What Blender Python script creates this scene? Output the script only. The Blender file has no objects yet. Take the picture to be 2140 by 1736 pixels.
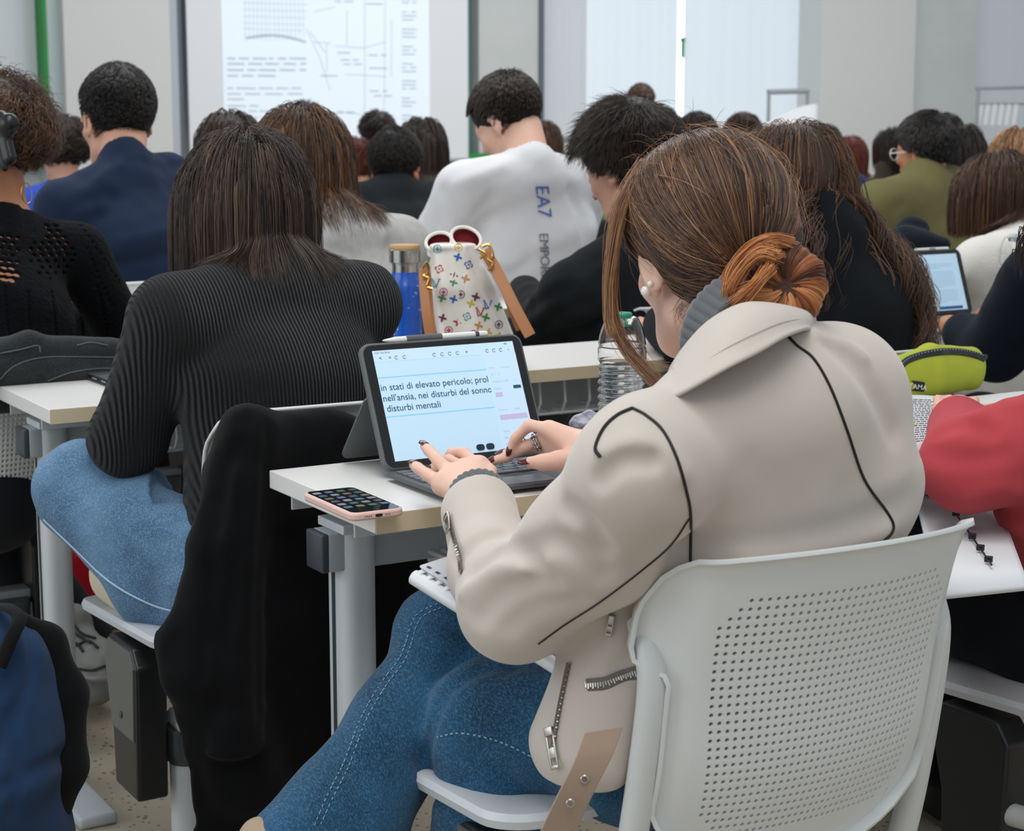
import bpy, bmesh, math, random
import numpy as np
from mathutils import Vector, Matrix

SC = bpy.context.scene
COL = SC.collection
# ---------------------------------------------------------------- camera
FPX, CX, CY = 3770.0, 1070.0, 868.0
YAW, PITCH = math.radians(30.7), math.radians(9.31)
CAM = np.array([0.0, 0.0, 1.22])
Fw = np.array([math.sin(YAW)*math.cos(PITCH), math.cos(YAW)*math.cos(PITCH), -math.sin(PITCH)])
Rt = np.array([math.cos(YAW), -math.sin(YAW), 0.0])
Up = np.cross(Rt, Fw)
def ray(px, py): return Fw + (px-CX)/FPX*Rt - (py-CY)/FPX*Up
def P(px, py, d): return CAM + d*ray(px, py)
def PZ(px, py, z):
    r = ray(px, py); return CAM + r*((z-CAM[2])/r[2])
def PV(px, py, v):
    r = ray(px, py); return CAM + r*(v/r[1])
def PU(px, py, u):
    r = ray(px, py); return CAM + r*(u/r[0])
def proj(p):
    q = np.asarray(p, float)-CAM; d = q@Fw
    return (CX+q@Rt/d*FPX, CY-q@Up/d*FPX, d)
cd = bpy.data.cameras.new('camera'); cam = bpy.data.objects.new('camera', cd); COL.objects.link(cam)
cd.sensor_width = 36; cd.lens = 36*FPX/2140; cd.clip_start = .05; cd.clip_end = 100
cam.location = CAM
cam.rotation_euler = Matrix((Rt, Up, -Fw)).transposed().to_euler()
cd.dof.use_dof = True; cd.dof.focus_distance = 2.35; cd.dof.aperture_fstop = 11
SC.camera = cam
# ---------------------------------------------------------------- world and light
w = bpy.data.worlds.new('world'); SC.world = w; w.use_nodes = True
w.node_tree.nodes['Background'].inputs[0].default_value = (.86, .93, 1, 1)
w.node_tree.nodes['Background'].inputs[1].default_value = .58
def area(name, loc, target, size, power, col=(1, 1, 1)):
    l = bpy.data.lights.new(name, 'AREA'); l.shape = 'RECTANGLE'; l.size, l.size_y = size; l.energy = power; l.color = col
    o = bpy.data.objects.new(name, l); COL.objects.link(o); o.location = loc
    o.rotation_euler = (Vector(target)-Vector(loc)).to_track_quat('-Z', 'Y').to_euler(); return o
area('ceiling_lamp_near', (.6, 1.2, 3.3), (1.0, 2.2, 0), (1.2, 3.0), 52, (1, .985, .95))
area('ceiling_lamp_mid', (2.2, 5.2, 3.4), (2.6, 5.6, 0), (4.5, 1.4), 95, (1, .985, .96))
area('ceiling_lamp_far', (7.5, 8.6, 3.5), (7.8, 10.0, 0), (8, 1.4), 150, (1, .985, .97))
area('window_light_left', (-3.2, 3.2, 2.0), (1.2, 2.6, .8), (4.5, 2.2), 60, (.88, .95, 1))
SC.view_settings.view_transform = 'Standard'; SC.view_settings.look = 'None'
SC.view_settings.exposure = 0.0; SC.view_settings.gamma = 1; SC.view_settings.use_curve_mapping = False
SC.cycles.max_bounces = 8; SC.cycles.transmission_bounces = 10; SC.cycles.transparent_max_bounces = 12

# ---------------------------------------------------------------- materials
MATS = {}
def s2l(c):
    if isinstance(c, str): c = tuple(int(c[i:i+2], 16)/255 for i in (0, 2, 4))
    return tuple((x/12.92 if x <= .04045 else ((x+.055)/1.055)**2.4) for x in c[:3])+(1,)
def mat(name, col, rough=.5, metal=0, bump=None, var=None, spec=.5, emis=None, sheen=0, coat=0, **kw):
    """bump=(scale,strength,dist) noise bump; var=(scale, colour2, contrast) noise colour variation"""
    if name in MATS: return MATS[name]
    m = bpy.data.materials.new(name); m.use_nodes = True; nt = m.node_tree; N, L = nt.nodes, nt.links
    b = N['Principled BSDF']; c = s2l(col)
    b.inputs['Base Color'].default_value = c; b.inputs['Roughness'].default_value = rough
    b.inputs['Metallic'].default_value = metal; b.inputs['Specular IOR Level'].default_value = spec
    if sheen: b.inputs['Sheen Weight'].default_value = sheen; b.inputs['Sheen Roughness'].default_value = .6
    if coat: b.inputs['Coat Weight'].default_value = coat; b.inputs['Coat Roughness'].default_value = .08
    if 'trans' in kw:
        b.inputs['Transmission Weight'].default_value = kw['trans']; b.inputs['IOR'].default_value = kw.get('ior', 1.45)
    if 'sss' in kw:
        b.inputs['Subsurface Weight'].default_value = kw['sss']; b.inputs['Subsurface Radius'].default_value = (.02, .008, .004)
        b.inputs['Subsurface Scale'].default_value = 1
    if emis:
        b.inputs['Emission Color'].default_value = s2l(emis[0]); b.inputs['Emission Strength'].default_value = emis[1]
    tc = N.new('ShaderNodeTexCoord')
    if var:
        n = N.new('ShaderNodeTexNoise'); n.inputs['Scale'].default_value = var[0]; n.inputs['Detail'].default_value = 5
        L.new(tc.outputs['Object'], n.inputs['Vector'])
        r = N.new('ShaderNodeValToRGB'); lo = .5-.5*var[2]; hi = .5+.5*var[2]
        r.color_ramp.elements[0].position = max(0, lo); r.color_ramp.elements[1].position = min(1, hi)
        r.color_ramp.elements[0].color = c; r.color_ramp.elements[1].color = s2l(var[1])
        L.new(n.outputs['Fac'], r.inputs['Fac']); L.new(r.outputs['Color'], b.inputs['Base Color'])
    if bump:
        n = N.new('ShaderNodeTexNoise'); n.inputs['Scale'].default_value = bump[0]; n.inputs['Detail'].default_value = 4
        L.new(tc.outputs['Object'], n.inputs['Vector'])
        k = N.new('ShaderNodeBump'); k.inputs['Strength'].default_value = bump[1]; k.inputs['Distance'].default_value = bump[2]
        L.new(n.outputs['Fac'], k.inputs['Height']); L.new(k.outputs['Normal'], b.inputs['Normal'])
    MATS[name] = m; return m

# ---------------------------------------------------------------- object helpers
def tag(o, label=None, cat=None, group=None, kind=None):
    if label: o['label'] = label
    if cat: o['category'] = cat
    if group: o['group'] = group
    if kind: o['kind'] = kind
    return o
def thing(name, label, cat, loc=(0, 0, 0), rz=0, group=None):
    o = bpy.data.objects.new(name, None); COL.objects.link(o); o.empty_display_size = .05
    o.location = Vector(loc); o.rotation_euler = (0, 0, rz)
    return tag(o, label, cat, group)
def link(name, me, m, parent=None, smooth=True, loc=None, world=True):
    """mesh given in WORLD coordinates when world=True and the parent is a thing"""
    o = bpy.data.objects.new(name, me); COL.objects.link(o)
    if m is not None:
        for mm in (m if isinstance(m, (list, tuple)) else [m]): me.materials.append(mm)
    if smooth:
        me.polygons.foreach_set('use_smooth', [True]*len(me.polygons))
    if parent is not None:
        o.parent = parent
        if world:
            pm = Matrix.Identity(4); q = parent
            while q is not None:
                pm = q.matrix_basis @ pm if True else pm
                q = q.parent
            o.matrix_parent_inverse = Matrix.Identity(4)
            me.transform(pm.inverted())
    elif world:
        # put the origin at the base of the mesh
        if len(me.vertices):
            co = np.empty(len(me.vertices)*3); me.vertices.foreach_get('co', co); co = co.reshape(-1, 3)
            c = (co.min(0)+co.max(0))/2; c[2] = co[:, 2].min()
            me.transform(Matrix.Translation(-Vector(c))); o.location = Vector(c)
    if loc is not None: o.location = loc
    return o
def mesh_np(name, V, F, quads=True):
    me = bpy.data.meshes.new(name)
    V = np.asarray(V, float)
    if isinstance(F, np.ndarray):
        n, k = F.shape
        me.vertices.add(len(V)); me.vertices.foreach_set('co', V.ravel())
        me.loops.add(n*k); me.loops.foreach_set('vertex_index', F.ravel().astype(np.int32))
        me.polygons.add(n); me.polygons.foreach_set('loop_start', np.arange(0, n*k, k, dtype=np.int32))
        me.update(calc_edges=True)
    else:
        me.from_pydata([tuple(v) for v in V], [], F); me.update()
    return me
class MB:
    """collects shapes into one mesh (world coordinates)"""
    def __init__(s): s.V = []; s.F = []; s.MI = []; s.cm = 0
    def add(s, V, F):
        n = len(s.V); s.V += [tuple(map(float, v)) for v in V]; s.F += [tuple(n+i for i in f) for f in F]; s.MI += [s.cm]*len(F); return s
    def box(s, c, size, M=None, bev=0):
        bm = bmesh.new(); bmesh.ops.create_cube(bm, size=1)
        for v in bm.verts: v.co = Vector((v.co.x*size[0], v.co.y*size[1], v.co.z*size[2]))
        if bev: bmesh.ops.bevel(bm, geom=bm.edges[:], offset=bev, segments=3, profile=.5, affect='EDGES')
        bm.verts.index_update()
        V = [v.co.copy() for v in bm.verts]; F = [[v.index for v in f.verts] for f in bm.faces]; bm.free()
        M = M or Matrix.Identity(3); c = Vector(c)
        return s.add([M@v+c for v in V], F)
    def tube(s, pts, r, n=10, cap=True, closed=False, flat=None, up=None):
        pts = [Vector(p) for p in pts]; m = len(pts); rr = r if hasattr(r, '__len__') else [r]*m
        V = []; F = []; prev = None
        for i, p in enumerate(pts):
            if closed: t = pts[(i+1) % m]-pts[i-1]
            else: t = pts[min(i+1, m-1)]-pts[max(i-1, 0)]
            t.normalize()
            if prev is None:
                a = Vector(up) if up is not None else (Vector((0, 0, 1)) if abs(t.z) < .9 else Vector((1, 0, 0)))
                prev = (a-a.dot(t)*t).normalized()
            else: prev = (prev-prev.dot(t)*t).normalized()
            b = t.cross(prev); fl = flat or 1
            for k in range(n):
                a = 2*math.pi*k/n; V.append(p+rr[i]*(math.cos(a)*prev+math.sin(a)*b*fl))
        for i in range(m if closed else m-1):
            for k in range(n):
                j = (i+1) % m; F.append((i*n+k, i*n+(k+1) % n, j*n+(k+1) % n, j*n+k))
        if cap and not closed: F.append(tuple(range(n-1, -1, -1))); F.append(tuple((m-1)*n+k for k in range(n)))
        return s.add(V, F)
    def lathe(s, prof, c=(0, 0, 0), n=32, M=None):
        V = []; F = []; m = len(prof); c = Vector(c); M = M or Matrix.Identity(3)
        for r, z in prof:
            for k in range(n):
                a = 2*math.pi*k/n; V.append(M@Vector((r*math.cos(a), r*math.sin(a), z))+c)
        for i in range(m-1):
            for k in range(n): F.append((i*n+k, i*n+(k+1) % n, (i+1)*n+(k+1) % n, (i+1)*n+k))
        if prof[0][0] > 1e-6: F.append(tuple(range(n-1, -1, -1)))
        if prof[-1][0] > 1e-6: F.append(tuple((m-1)*n+k for k in range(n)))
        return s.add(V, F)
    def prism(s, poly, M, h, c=(0, 0, 0)):
        """poly: 2D outline in local xy, extruded along local z by h; M 3x3 (columns = axes)"""
        n = len(poly); c = Vector(c)
        V = [M@Vector((x, y, 0))+c for x, y in poly]+[M@Vector((x, y, h))+c for x, y in poly]
        F = [tuple(range(n-1, -1, -1)), tuple(range(n, 2*n))]+[(i, (i+1) % n, n+(i+1) % n, n+i) for i in range(n)]
        return s.add(V, F)
    def sphere(s, c, r, n=12, sc=(1, 1, 1)):
        prof = [(math.sin(math.pi*i/n)*1.0, -math.cos(math.pi*i/n)) for i in range(n+1)]
        V = []; F = []; k2 = n*2; c = Vector(c)
        for a, z in prof:
            for k in range(k2): V.append(c+Vector((a*r*sc[0]*math.cos(2*math.pi*k/k2), a*r*sc[1]*math.sin(2*math.pi*k/k2), z*r*sc[2])))
        for i in range(n):
            for k in range(k2): F.append((i*k2+k, i*k2+(k+1) % k2, (i+1)*k2+(k+1) % k2, (i+1)*k2+k))
        return s.add(V, F)
    def build(s, name, m, parent=None, smooth=True, auto=35, bev=0):
        me = bpy.data.meshes.new(name); me.from_pydata(s.V, [], s.F); me.update()
        if s.cm or any(s.MI): me.polygons.foreach_set('material_index', s.MI)
        bm = bmesh.new(); bm.from_mesh(me); bmesh.ops.recalc_face_normals(bm, faces=bm.faces[:]); bm.to_mesh(me); bm.free()
        o = link(name, me, m, parent, smooth)
        if smooth and auto:
            me.set_sharp_from_angle(angle=math.radians(auto))
        if bev:
            b = o.modifiers.new('bevel', 'BEVEL'); b.width = bev; b.segments = 2; b.limit_method = 'ANGLE'; b.angle_limit = math.radians(40)
        return o
def rrect(w, h, r, n=5, cx=0, cy=0):
    pts = []
    for (sx, sy, a0) in ((1, 1, 0), (-1, 1, 90), (-1, -1, 180), (1, -1, 270)):
        for i in range(n+1):
            a = math.radians(a0+90*i/n); pts.append((cx+sx*(w/2-r)+r*math.cos(a), cy+sy*(h/2-r)+r*math.sin(a)))
    return pts
def basis(x, y, z): return Matrix((Vector(x), Vector(y), Vector(z))).transposed()
def rotm(rz=0, rx=0, ry=0): return (Matrix.Rotation(rz, 3, 'Z')@Matrix.Rotation(rx, 3, 'X')@Matrix.Rotation(ry, 3, 'Y'))
def spline(pts, n=8):
    """Catmull-Rom through pts (tuples of any length)"""
    p = [np.array(q, float) for q in pts]; p = [2*p[0]-p[1]]+p+[2*p[-1]-p[-2]]; out = []
    for i in range(1, len(p)-2):
        for k in range(n):
            t = k/n; a, b, c, d = p[i-1:i+3]
            out.append(.5*((2*b)+(c-a)*t+(2*a-5*b+4*c-d)*t*t+(3*b-a-3*c+d)*t**3))
    out.append(p[-2]); return out
def text_mesh(s, size, font=None, ex=0.0002, spacing=1.0, align='LEFT'):
    cu = bpy.data.curves.new('t', 'FONT'); cu.body = s; cu.size = size; cu.extrude = ex; cu.align_x = align; cu.space_character = spacing
    cu.resolution_u = 3
    o = bpy.data.objects.new('t', cu); COL.objects.link(o)
    dg = bpy.context.evaluated_depsgraph_get(); dg.update()
    me = bpy.data.meshes.new_from_object(o.evaluated_get(dg)); bpy.data.objects.remove(o); bpy.data.curves.remove(cu)
    return me
def text_into(mb, s, size, M, c, **kw):
    """M: 3x3 columns (x dir, y dir, normal), c origin"""
    me = text_mesh(s, size, **kw); c = Vector(c)
    mb.add([M@v.co+c for v in me.vertices], [tuple(p.vertices) for p in me.polygons]); bpy.data.meshes.remove(me)

# ---------------------------------------------------------------- signed distance sculpting
class Sdf:
    def __init__(s): s.ops = []
    def _p(s, a, b, ra, rb, R, k, op):
        a = np.array(a, float); b = np.array(b, float)
        ra = np.array(ra if hasattr(ra, '__len__') else [ra]*3, float); rb = np.array(rb if hasattr(rb, '__len__') else [rb]*3, float)
        R = np.eye(3) if R is None else np.array(R, float)
        s.ops.append(('p', a, b, ra, rb, R, k, op)); return s
    def rc(s, a, b, ra, rb=None, k=.015, op='u'): return s._p(a, b, ra, ra if rb is None else rb, None, k, op)
    def el(s, c, r, R=None, k=.015, op='u'): return s._p(c, c, r, r, R, k, op)
    def lo(s, a, b, ra, rb, R=None, k=.02, op='u'): return s._p(a, b, ra, rb, R, k, op)
    def ch(s, pts, rad, k=.015, op='u'):
        for i in range(len(pts)-1): s.rc(pts[i], pts[i+1], rad[i], rad[i+1], k, op)
        return s
    def fn(s, f): s.ops.append(('f', f)); return s      # f(P, d) -> d
    def plane(s, p, n, k=.01):      # keep the side where (x-p).n < 0
        s.ops.append(('f', lambda X, d, p=np.array(p, float), n=np.array(n, float)/np.linalg.norm(n): smax(d, (X-p)@n, k))); return s
    def ev1(s, op, X):
        _, a, b, ra, rb, R, k, o = op
        ab = b-a; L2 = ab@ab
        q = X-a
        if L2 > 1e-12:
            t = np.clip((q@ab)/L2, 0, 1)[..., None]; q = q-t*ab; r = ra+t*(rb-ra)
        else: r = ra
        if np.allclose(ra, ra[0]) and np.allclose(rb, rb[0]):
            return np.sqrt((q*q).sum(-1))-(r[..., 0] if L2 > 1e-12 else ra[0])
        q = q@R
        k0 = np.sqrt(((q/r)**2).sum(-1)); k1 = np.sqrt(((q/(r*r))**2).sum(-1))+1e-9
        return k0*(k0-1)/k1
    def __call__(s, X):
        d = np.full(X.shape[:-1], 9.0)
        for op in s.ops:
            if op[0] == 'f': d = op[1](X, d); continue
            e = s.ev1(op, X); d = smin(d, e, op[6]) if op[7] == 'u' else smax(d, -e, op[6])
        return d
    def grad(s, X, e=.002):
        g = np.stack([s(X+np.eye(3)[i]*e)-s(X-np.eye(3)[i]*e) for i in range(3)], -1)
        return g/(np.linalg.norm(g, axis=-1, keepdims=True)+1e-9)
    def mesh(s, vox, bounds=None, smooth=0):
        lo = np.full(3, 1e9); hi = -lo
        for op in s.ops:
            if op[0] == 'p' and op[7] == 'u':
                m = max(op[3].max(), op[4].max())+.02
                lo = np.minimum(lo, np.minimum(op[1], op[2])-m); hi = np.maximum(hi, np.maximum(op[1], op[2])+m)
        if bounds is not None: lo = np.maximum(lo, bounds[0]); hi = np.minimum(hi, bounds[1])
        n = np.ceil((hi-lo)/vox).astype(int)+1
        ax = [lo[i]+vox*np.arange(n[i]) for i in range(3)]
        f = np.full(n, 9.0, np.float32)
        cache = None
        for op in s.ops:
            if op[0] == 'f':
                # evaluate only near the surface, once for a run of surface functions
                if cache is None:
                    idx = np.nonzero(np.abs(f) < max(.024, 2.5*vox)); cache = (idx, np.stack([ax[i][idx[i]] for i in range(3)], -1), f[idx].astype(float))
                cache = (cache[0], cache[1], op[1](cache[1], cache[2])); continue
            if cache is not None: f[cache[0]] = cache[2]; cache = None
            _, a, b, ra, rb, R, k, o = op
            m = max(ra.max(), rb.max())+k*1.5+.03+2*vox
            l = np.maximum(((np.minimum(a, b)-m-lo)/vox).astype(int), 0); h = np.minimum(((np.maximum(a, b)+m-lo)/vox).astype(int)+2, n)
            if (h <= l).any(): continue
            X = np.stack(np.meshgrid(*[ax[i][l[i]:h[i]] for i in range(3)], indexing='ij'), -1)
            e = s.ev1(op, X); sl = tuple(slice(l[i], h[i]) for i in range(3)); g = f[sl]
            f[sl] = smin(g, e, k) if o == 'u' else smax(g, -e, k)
        if cache is not None: f[cache[0]] = cache[2]
        return nets(f, lo, vox, smooth)
def smin(a, b, k):
    h = np.clip(.5+.5*(b-a)/k, 0, 1); return b*(1-h)+a*h-k*h*(1-h)
def smax(a, b, k): return -smin(-a, -b, k)
def nets(f, lo, vox, smooth=0):
    f[0] = f[-1] = 1; f[:, 0] = f[:, -1] = 1; f[:, :, 0] = f[:, :, -1] = 1
    ins = f < 0; nx, ny, nz = f.shape
    c8 = [(i, j, k) for i in (0, 1) for j in (0, 1) for k in (0, 1)]
    sub = lambda a, i, j, k: a[i:nx-1+i, j:ny-1+j, k:nz-1+k]
    cnt = sum(sub(ins, *c).astype(np.int8) for c in c8); act = (cnt > 0) & (cnt < 8)
    idx = np.full(act.shape, -1, np.int64); A = np.nonzero(act); N = len(A[0]); idx[A] = np.arange(N)
    pos = np.zeros((N, 3)); num = np.zeros(N)
    fv = {c: f[A[0]+c[0], A[1]+c[1], A[2]+c[2]].astype(float) for c in c8}
    for c in c8:
        for axx in range(3):
            if c[axx] == 0:
                e = list(c); e[axx] = 1; e = tuple(e); a, b = fv[c], fv[e]
                m = (a < 0) != (b < 0); t = np.where(m, a/np.where(m, a-b, 1), 0)
                q = np.tile(np.array(c, float), (N, 1)); q[:, axx] += t
                pos += q*m[:, None]; num += m
    pos /= num[:, None]; V = lo+vox*(np.stack(A, -1)+pos)
    Fs = []
    for axx in range(3):
        o1, o2 = [(1, 2), (2, 0), (0, 1)][axx]
        sl0 = [slice(None)]*3; sl1 = [slice(None)]*3; sl0[axx] = slice(0, -1); sl1[axx] = slice(1, None)
        a, b = ins[tuple(sl0)], ins[tuple(sl1)]
        for flip in (False, True):
            m = (a & ~b) if not flip else (~a & b)
            E = np.stack(np.nonzero(m), -1)
            if not len(E): continue
            E = E[(E[:, o1] > 0) & (E[:, o2] > 0) & (E[:, o1] < f.shape[o1]-1) & (E[:, o2] < f.shape[o2]-1)]
            q = []
            for (d1, d2) in ((-1, -1), (0, -1), (0, 0), (-1, 0)):
                G = E.copy(); G[:, o1] += d1; G[:, o2] += d2; q.append(idx[G[:, 0], G[:, 1], G[:, 2]])
            q = np.stack(q, -1)
            Fs.append(q[:, ::-1] if flip else q)
    F = np.concatenate(Fs) if Fs else np.zeros((0, 4), int)
    F = F[(F >= 0).all(1)]
    for _ in range(smooth):
        S = np.zeros_like(V); c = np.zeros(len(V))
        for i in range(4):
            a, b = F[:, i], F[:, (i+1) % 4]
            for x in range(3):
                S[:, x] += np.bincount(a, V[b, x], len(V))+np.bincount(b, V[a, x], len(V))
            c += np.bincount(a, minlength=len(V))+np.bincount(b, minlength=len(V))
        V = .5*V+.5*S/c[:, None]
    return V, F
def sdf_obj(name, sdf, vox, m, parent=None, smooth=1, bounds=None):
    V, F = sdf.mesh(vox, bounds, smooth); return link(name, mesh_np(name, V, F), m, parent)
def vnoise(X, scale, seed=0):
    """cheap smooth value noise, -1..1"""
    X = X*scale+seed*17.3; i = np.floor(X).astype(np.int64); fr = X-i; fr = fr*fr*(3-2*fr)
    def h(a, b, c):
        n = (a*73856093) ^ (b*19349663) ^ (c*83492791); n = (n ^ (n >> 13))*1274126177 & 0x7fffffff; return n/0x3fffffff-1
    r = 0
    for dx in (0, 1):
        for dy in (0, 1):
            for dz in (0, 1):
                wt = (fr[..., 0] if dx else 1-fr[..., 0])*(fr[..., 1] if dy else 1-fr[..., 1])*(fr[..., 2] if dz else 1-fr[..., 2])
                r = r+wt*h(i[..., 0]+dx, i[..., 1]+dy, i[..., 2]+dz)
    return r
def folds(sdf, pts, w, depth):
    """groove (depth>0) or ridge (depth<0) along a polyline on the surface"""
    pts = np.array(pts, float); lo = pts.min(0)-3*w; hi = pts.max(0)+3*w
    def f(X, d):
        m = ((X > lo) & (X < hi)).all(-1)
        if not m.any(): return d
        Y = X[m]; best = np.full(len(Y), 9.0)
        for i in range(len(pts)-1):
            a, b = pts[i], pts[i+1]; ab = b-a; t = np.clip(((Y-a)@ab)/(ab@ab), 0, 1)
            best = np.minimum(best, np.linalg.norm(Y-a-t[:, None]*ab, axis=-1))
        d = d.copy(); d[m] += depth*np.exp(-(best/w)**2); return d
    return sdf.fn(f)
# ================================================================ ROOM
WALLV = 12.0
FT = 6.0
def uw(px, v=WALLV): return PV(px, 250, v)[0]
def slab(name, u0, u1, v0, v1, z0, z1, m, kind='structure', bev=0, parent=None):
    mb = MB().box(((u0+u1)/2, (v0+v1)/2, (z0+z1)/2), (abs(u1-u0), abs(v1-v0), z1-z0)); o = mb.build(name, m, parent, bev=bev)
    if kind: o['kind'] = kind
    return o
# floor: pale speckled vinyl
fm = mat('floor_vinyl', 'A89C88', .42, var=(3.2, 'B4A995', .5), bump=(60, .05, .002))
nt = fm.node_tree; N, L = nt.nodes, nt.links; b = N['Principled BSDF']
tc = [n for n in N if n.type == 'TEX_COORD'][0]
base = b.inputs['Base Color'].links[0].from_socket
vo = N.new('ShaderNodeTexVoronoi'); vo.inputs['Scale'].default_value = 60; L.new(tc.outputs['Object'], vo.inputs['Vector'])
nn = N.new('ShaderNodeTexNoise'); nn.inputs['Scale'].default_value = 30; L.new(tc.outputs['Object'], nn.inputs['Vector'])
ad = N.new('ShaderNodeMath'); ad.operation = 'MULTIPLY_ADD'; L.new(nn.outputs['Fac'], ad.inputs[0]); ad.inputs[1].default_value = -.40; L.new(vo.outputs['Distance'], ad.inputs[2])
rp = N.new('ShaderNodeValToRGB'); rp.color_ramp.elements[0].position = -.0; rp.color_ramp.elements[1].position = .03
rp.color_ramp.elements[0].color = (1, 1, 1, 1); rp.color_ramp.elements[1].color = (0, 0, 0, 1); L.new(ad.outputs[0], rp.inputs['Fac'])
mx = N.new('ShaderNodeMix'); mx.data_type = 'RGBA'; L.new(rp.outputs['Color'], mx.inputs[0]); L.new(base, mx.inputs[6]); mx.inputs[7].default_value = s2l('6E6250')
L.new(mx.outputs[2], b.inputs['Base Color'])
slab('floor', -4, 16, -2.5, 13, -.1, 0, fm)
M_WALL = mat('wall_paint', 'C9CBCA', .8, bump=(25, .08, .004))
M_CONC = mat('fair_concrete', 'B4B9BA', .75, var=(2.5, 'C2C6C6', .7), bump=(18, .15, .004))
M_CONC2 = mat('blue_grey_panel', 'BFC5CB', .7, var=(1.2, 'CBD0D5', .8))
M_GREEN = mat('green_trim', '1F8A3C', .5)
M_TEAL = mat('glass_edge', '7FB3B0', .3)
M_DARKLINE = mat('dark_joint', '55606A', .6)
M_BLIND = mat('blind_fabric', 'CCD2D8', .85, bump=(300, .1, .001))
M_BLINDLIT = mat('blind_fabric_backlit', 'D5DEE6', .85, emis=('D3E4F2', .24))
M_DAY = mat('daylight_glass', 'FFFFFF', .3, emis=('F4FAFF', 1.6))
HT = 3.6
slab('wall_front', -3, 16, WALLV+.30, WALLV+.5, 0, HT, M_CONC2)
# recessed panels, pillars and joints, left to right
slab('trim_1', uw(97), uw(105), WALLV-.01, WALLV+.30, 0.9, HT, M_GREEN)
slab('trim_2', uw(105), uw(133), WALLV+.0, WALLV+.30, 0, HT, mat('glass_strip', 'B9C8CA', .35))
slab('wall_pillar_left', uw(131), uw(350), WALLV-.1, WALLV+.30, 0, HT, M_WALL)
slab('wall_reveal', uw(349, WALLV-.1), uw(384, WALLV-.1), WALLV-.085, WALLV+.30, 0, HT, mat('reveal_paint', 'AEB3BC', .8))
slab('trim_3', uw(379, WALLV-.1), uw(385, WALLV-.1), WALLV-.095, WALLV+.16, 0, HT, M_DARKLINE)
slab('wall_column', uw(1004), uw(1130), WALLV+.02, WALLV+.30, 0, HT, M_CONC)
slab('trim_4', uw(968), uw(1004), WALLV+.2, WALLV+.30, 0, HT, mat('grey_strip', 'A9B2B8', .6))
slab('trim_5', uw(993), uw(1002), WALLV+.14, WALLV+.24, 0, HT, M_TEAL)
slab('trim_6', uw(1128), uw(1137), WALLV+.0, WALLV+.2, 0, HT, M_DARKLINE)
slab('wall_pillar_mid', uw(1688), uw(1882), WALLV-.15, WALLV+.30, 0, HT, M_WALL)
slab('wall_pillar_right', uw(1880), uw(2032), WALLV-.02, WALLV+.30, 0, HT, M_CONC)
slab('trim_7', uw(2030), uw(2040), WALLV+.1, WALLV+.30, 0, HT, M_TEAL)
slab('trim_8', uw(2038), 16, WALLV+.2, WALLV+.30, .0, .9, M_WALL)
# green skirting ledge that shows between the heads
zg = lambda py: PV(1190, py, WALLV)[2]
slab('trim_9', uw(960), uw(1700), WALLV-.02, WALLV+.16, .0, zg(318), M_GREEN)
slab('trim_10', uw(1150), uw(1692), WALLV+.02, WALLV+.2, zg(318), zg(296), mat('sill_stone', 'BDC0B8', .6))
# window with two roller blinds and the bright gap between them
w1 = slab('window_1', uw(1240), uw(1690), WALLV+.27, WALLV+.31, zg(296), HT, M_DAY)
def blind(a, b_, m, label, z0):
    t = thing('roller_blind', label, 'blind', ((uw(a)+uw(b_))/2, WALLV+.15, z0), group=None)
    mb = MB(); n = 60; u0, u1 = uw(a), uw(b_); V = []; F = []
    for i in range(n+1):
        u = u0+(u1-u0)*i/n; dv = .002*math.sin(i*.35)+.0012*math.sin(i*.9+1)
        for (z, y) in ((z0, -.004), (HT, -.004), (HT, .004), (z0, .004)): V.append((u, WALLV+.15+dv+y, z))
    for i in range(n):
        for k in range(4): F.append((i*4+k, i*4+(k+1) % 4, i*4+4+(k+1) % 4, i*4+4+k))
    mb.add(V, F); mb.build('blind_fabric', m, t)
    MB().box(((u0+u1)/2, WALLV+.15, z0+.012), (u1-u0-.01, .03, .024), bev=.004).build('bottom_bar', mat('alu', 'B8BDC2', .4, .6), t)
blind(1138, 1246, M_BLIND, 'narrow grey roller blind between the concrete column and the lit window', zg(290))
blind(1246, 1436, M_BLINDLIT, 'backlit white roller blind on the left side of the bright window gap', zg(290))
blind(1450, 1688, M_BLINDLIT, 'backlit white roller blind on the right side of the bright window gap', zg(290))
MB().box((uw(1441), WALLV+.11, 1.86), (.03, .03, .03)).box((uw(1441), WALLV+.11, 1.78), (.012, .03, .13)).build('window_latch', M_GREEN)
tag(bpy.data.objects['window_latch'], 'small green latch in the bright gap between the two backlit blinds', 'latch')
blind(2042, 2330, M_BLIND, 'grey roller blind behind the newspaper stand at the right end of the wall', .9)
blind(-120, 96, M_BLIND, 'grey roller blind beside the green strip at the left end of the wall', .9)

# projection screen with the projected page
scr = thing('projection_screen', 'white projection screen on the front wall showing a pale text page and diagram', 'screen', (uw(675), WALLV-.05, .8))
zs = PV(960, 333, WALLV-.1)[2]
MB().box(((uw(386)+uw(966))/2, WALLV-.08, (zs+HT)/2), (uw(966)-uw(386), .02, HT-zs)).build('screen_fabric', mat('screen_white', 'DADDE2', .85), scr)
MB().box(((uw(386)+uw(966))/2, WALLV-.09, zs), (uw(966)-uw(386), .04, .03), bev=.005).build('bottom_bar', mat('alu', 'B8BDC2', .4, .6), scr)
vS = WALLV-.093
pu0, pu1 = PV(468, 250, vS)[0], PV(898, 250, vS)[0]; pz0 = PV(898, 325, vS)[2]
pim = MB().box(((pu0+pu1)/2, vS, (pz0+HT)/2), (pu1-pu0, .003, HT-pz0)).build('projected_page', mat('projected', 'DDE8F2', .9, emis=('DCEBF8', .20)), scr)
ink = MB(); vi = vS-.003
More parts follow.
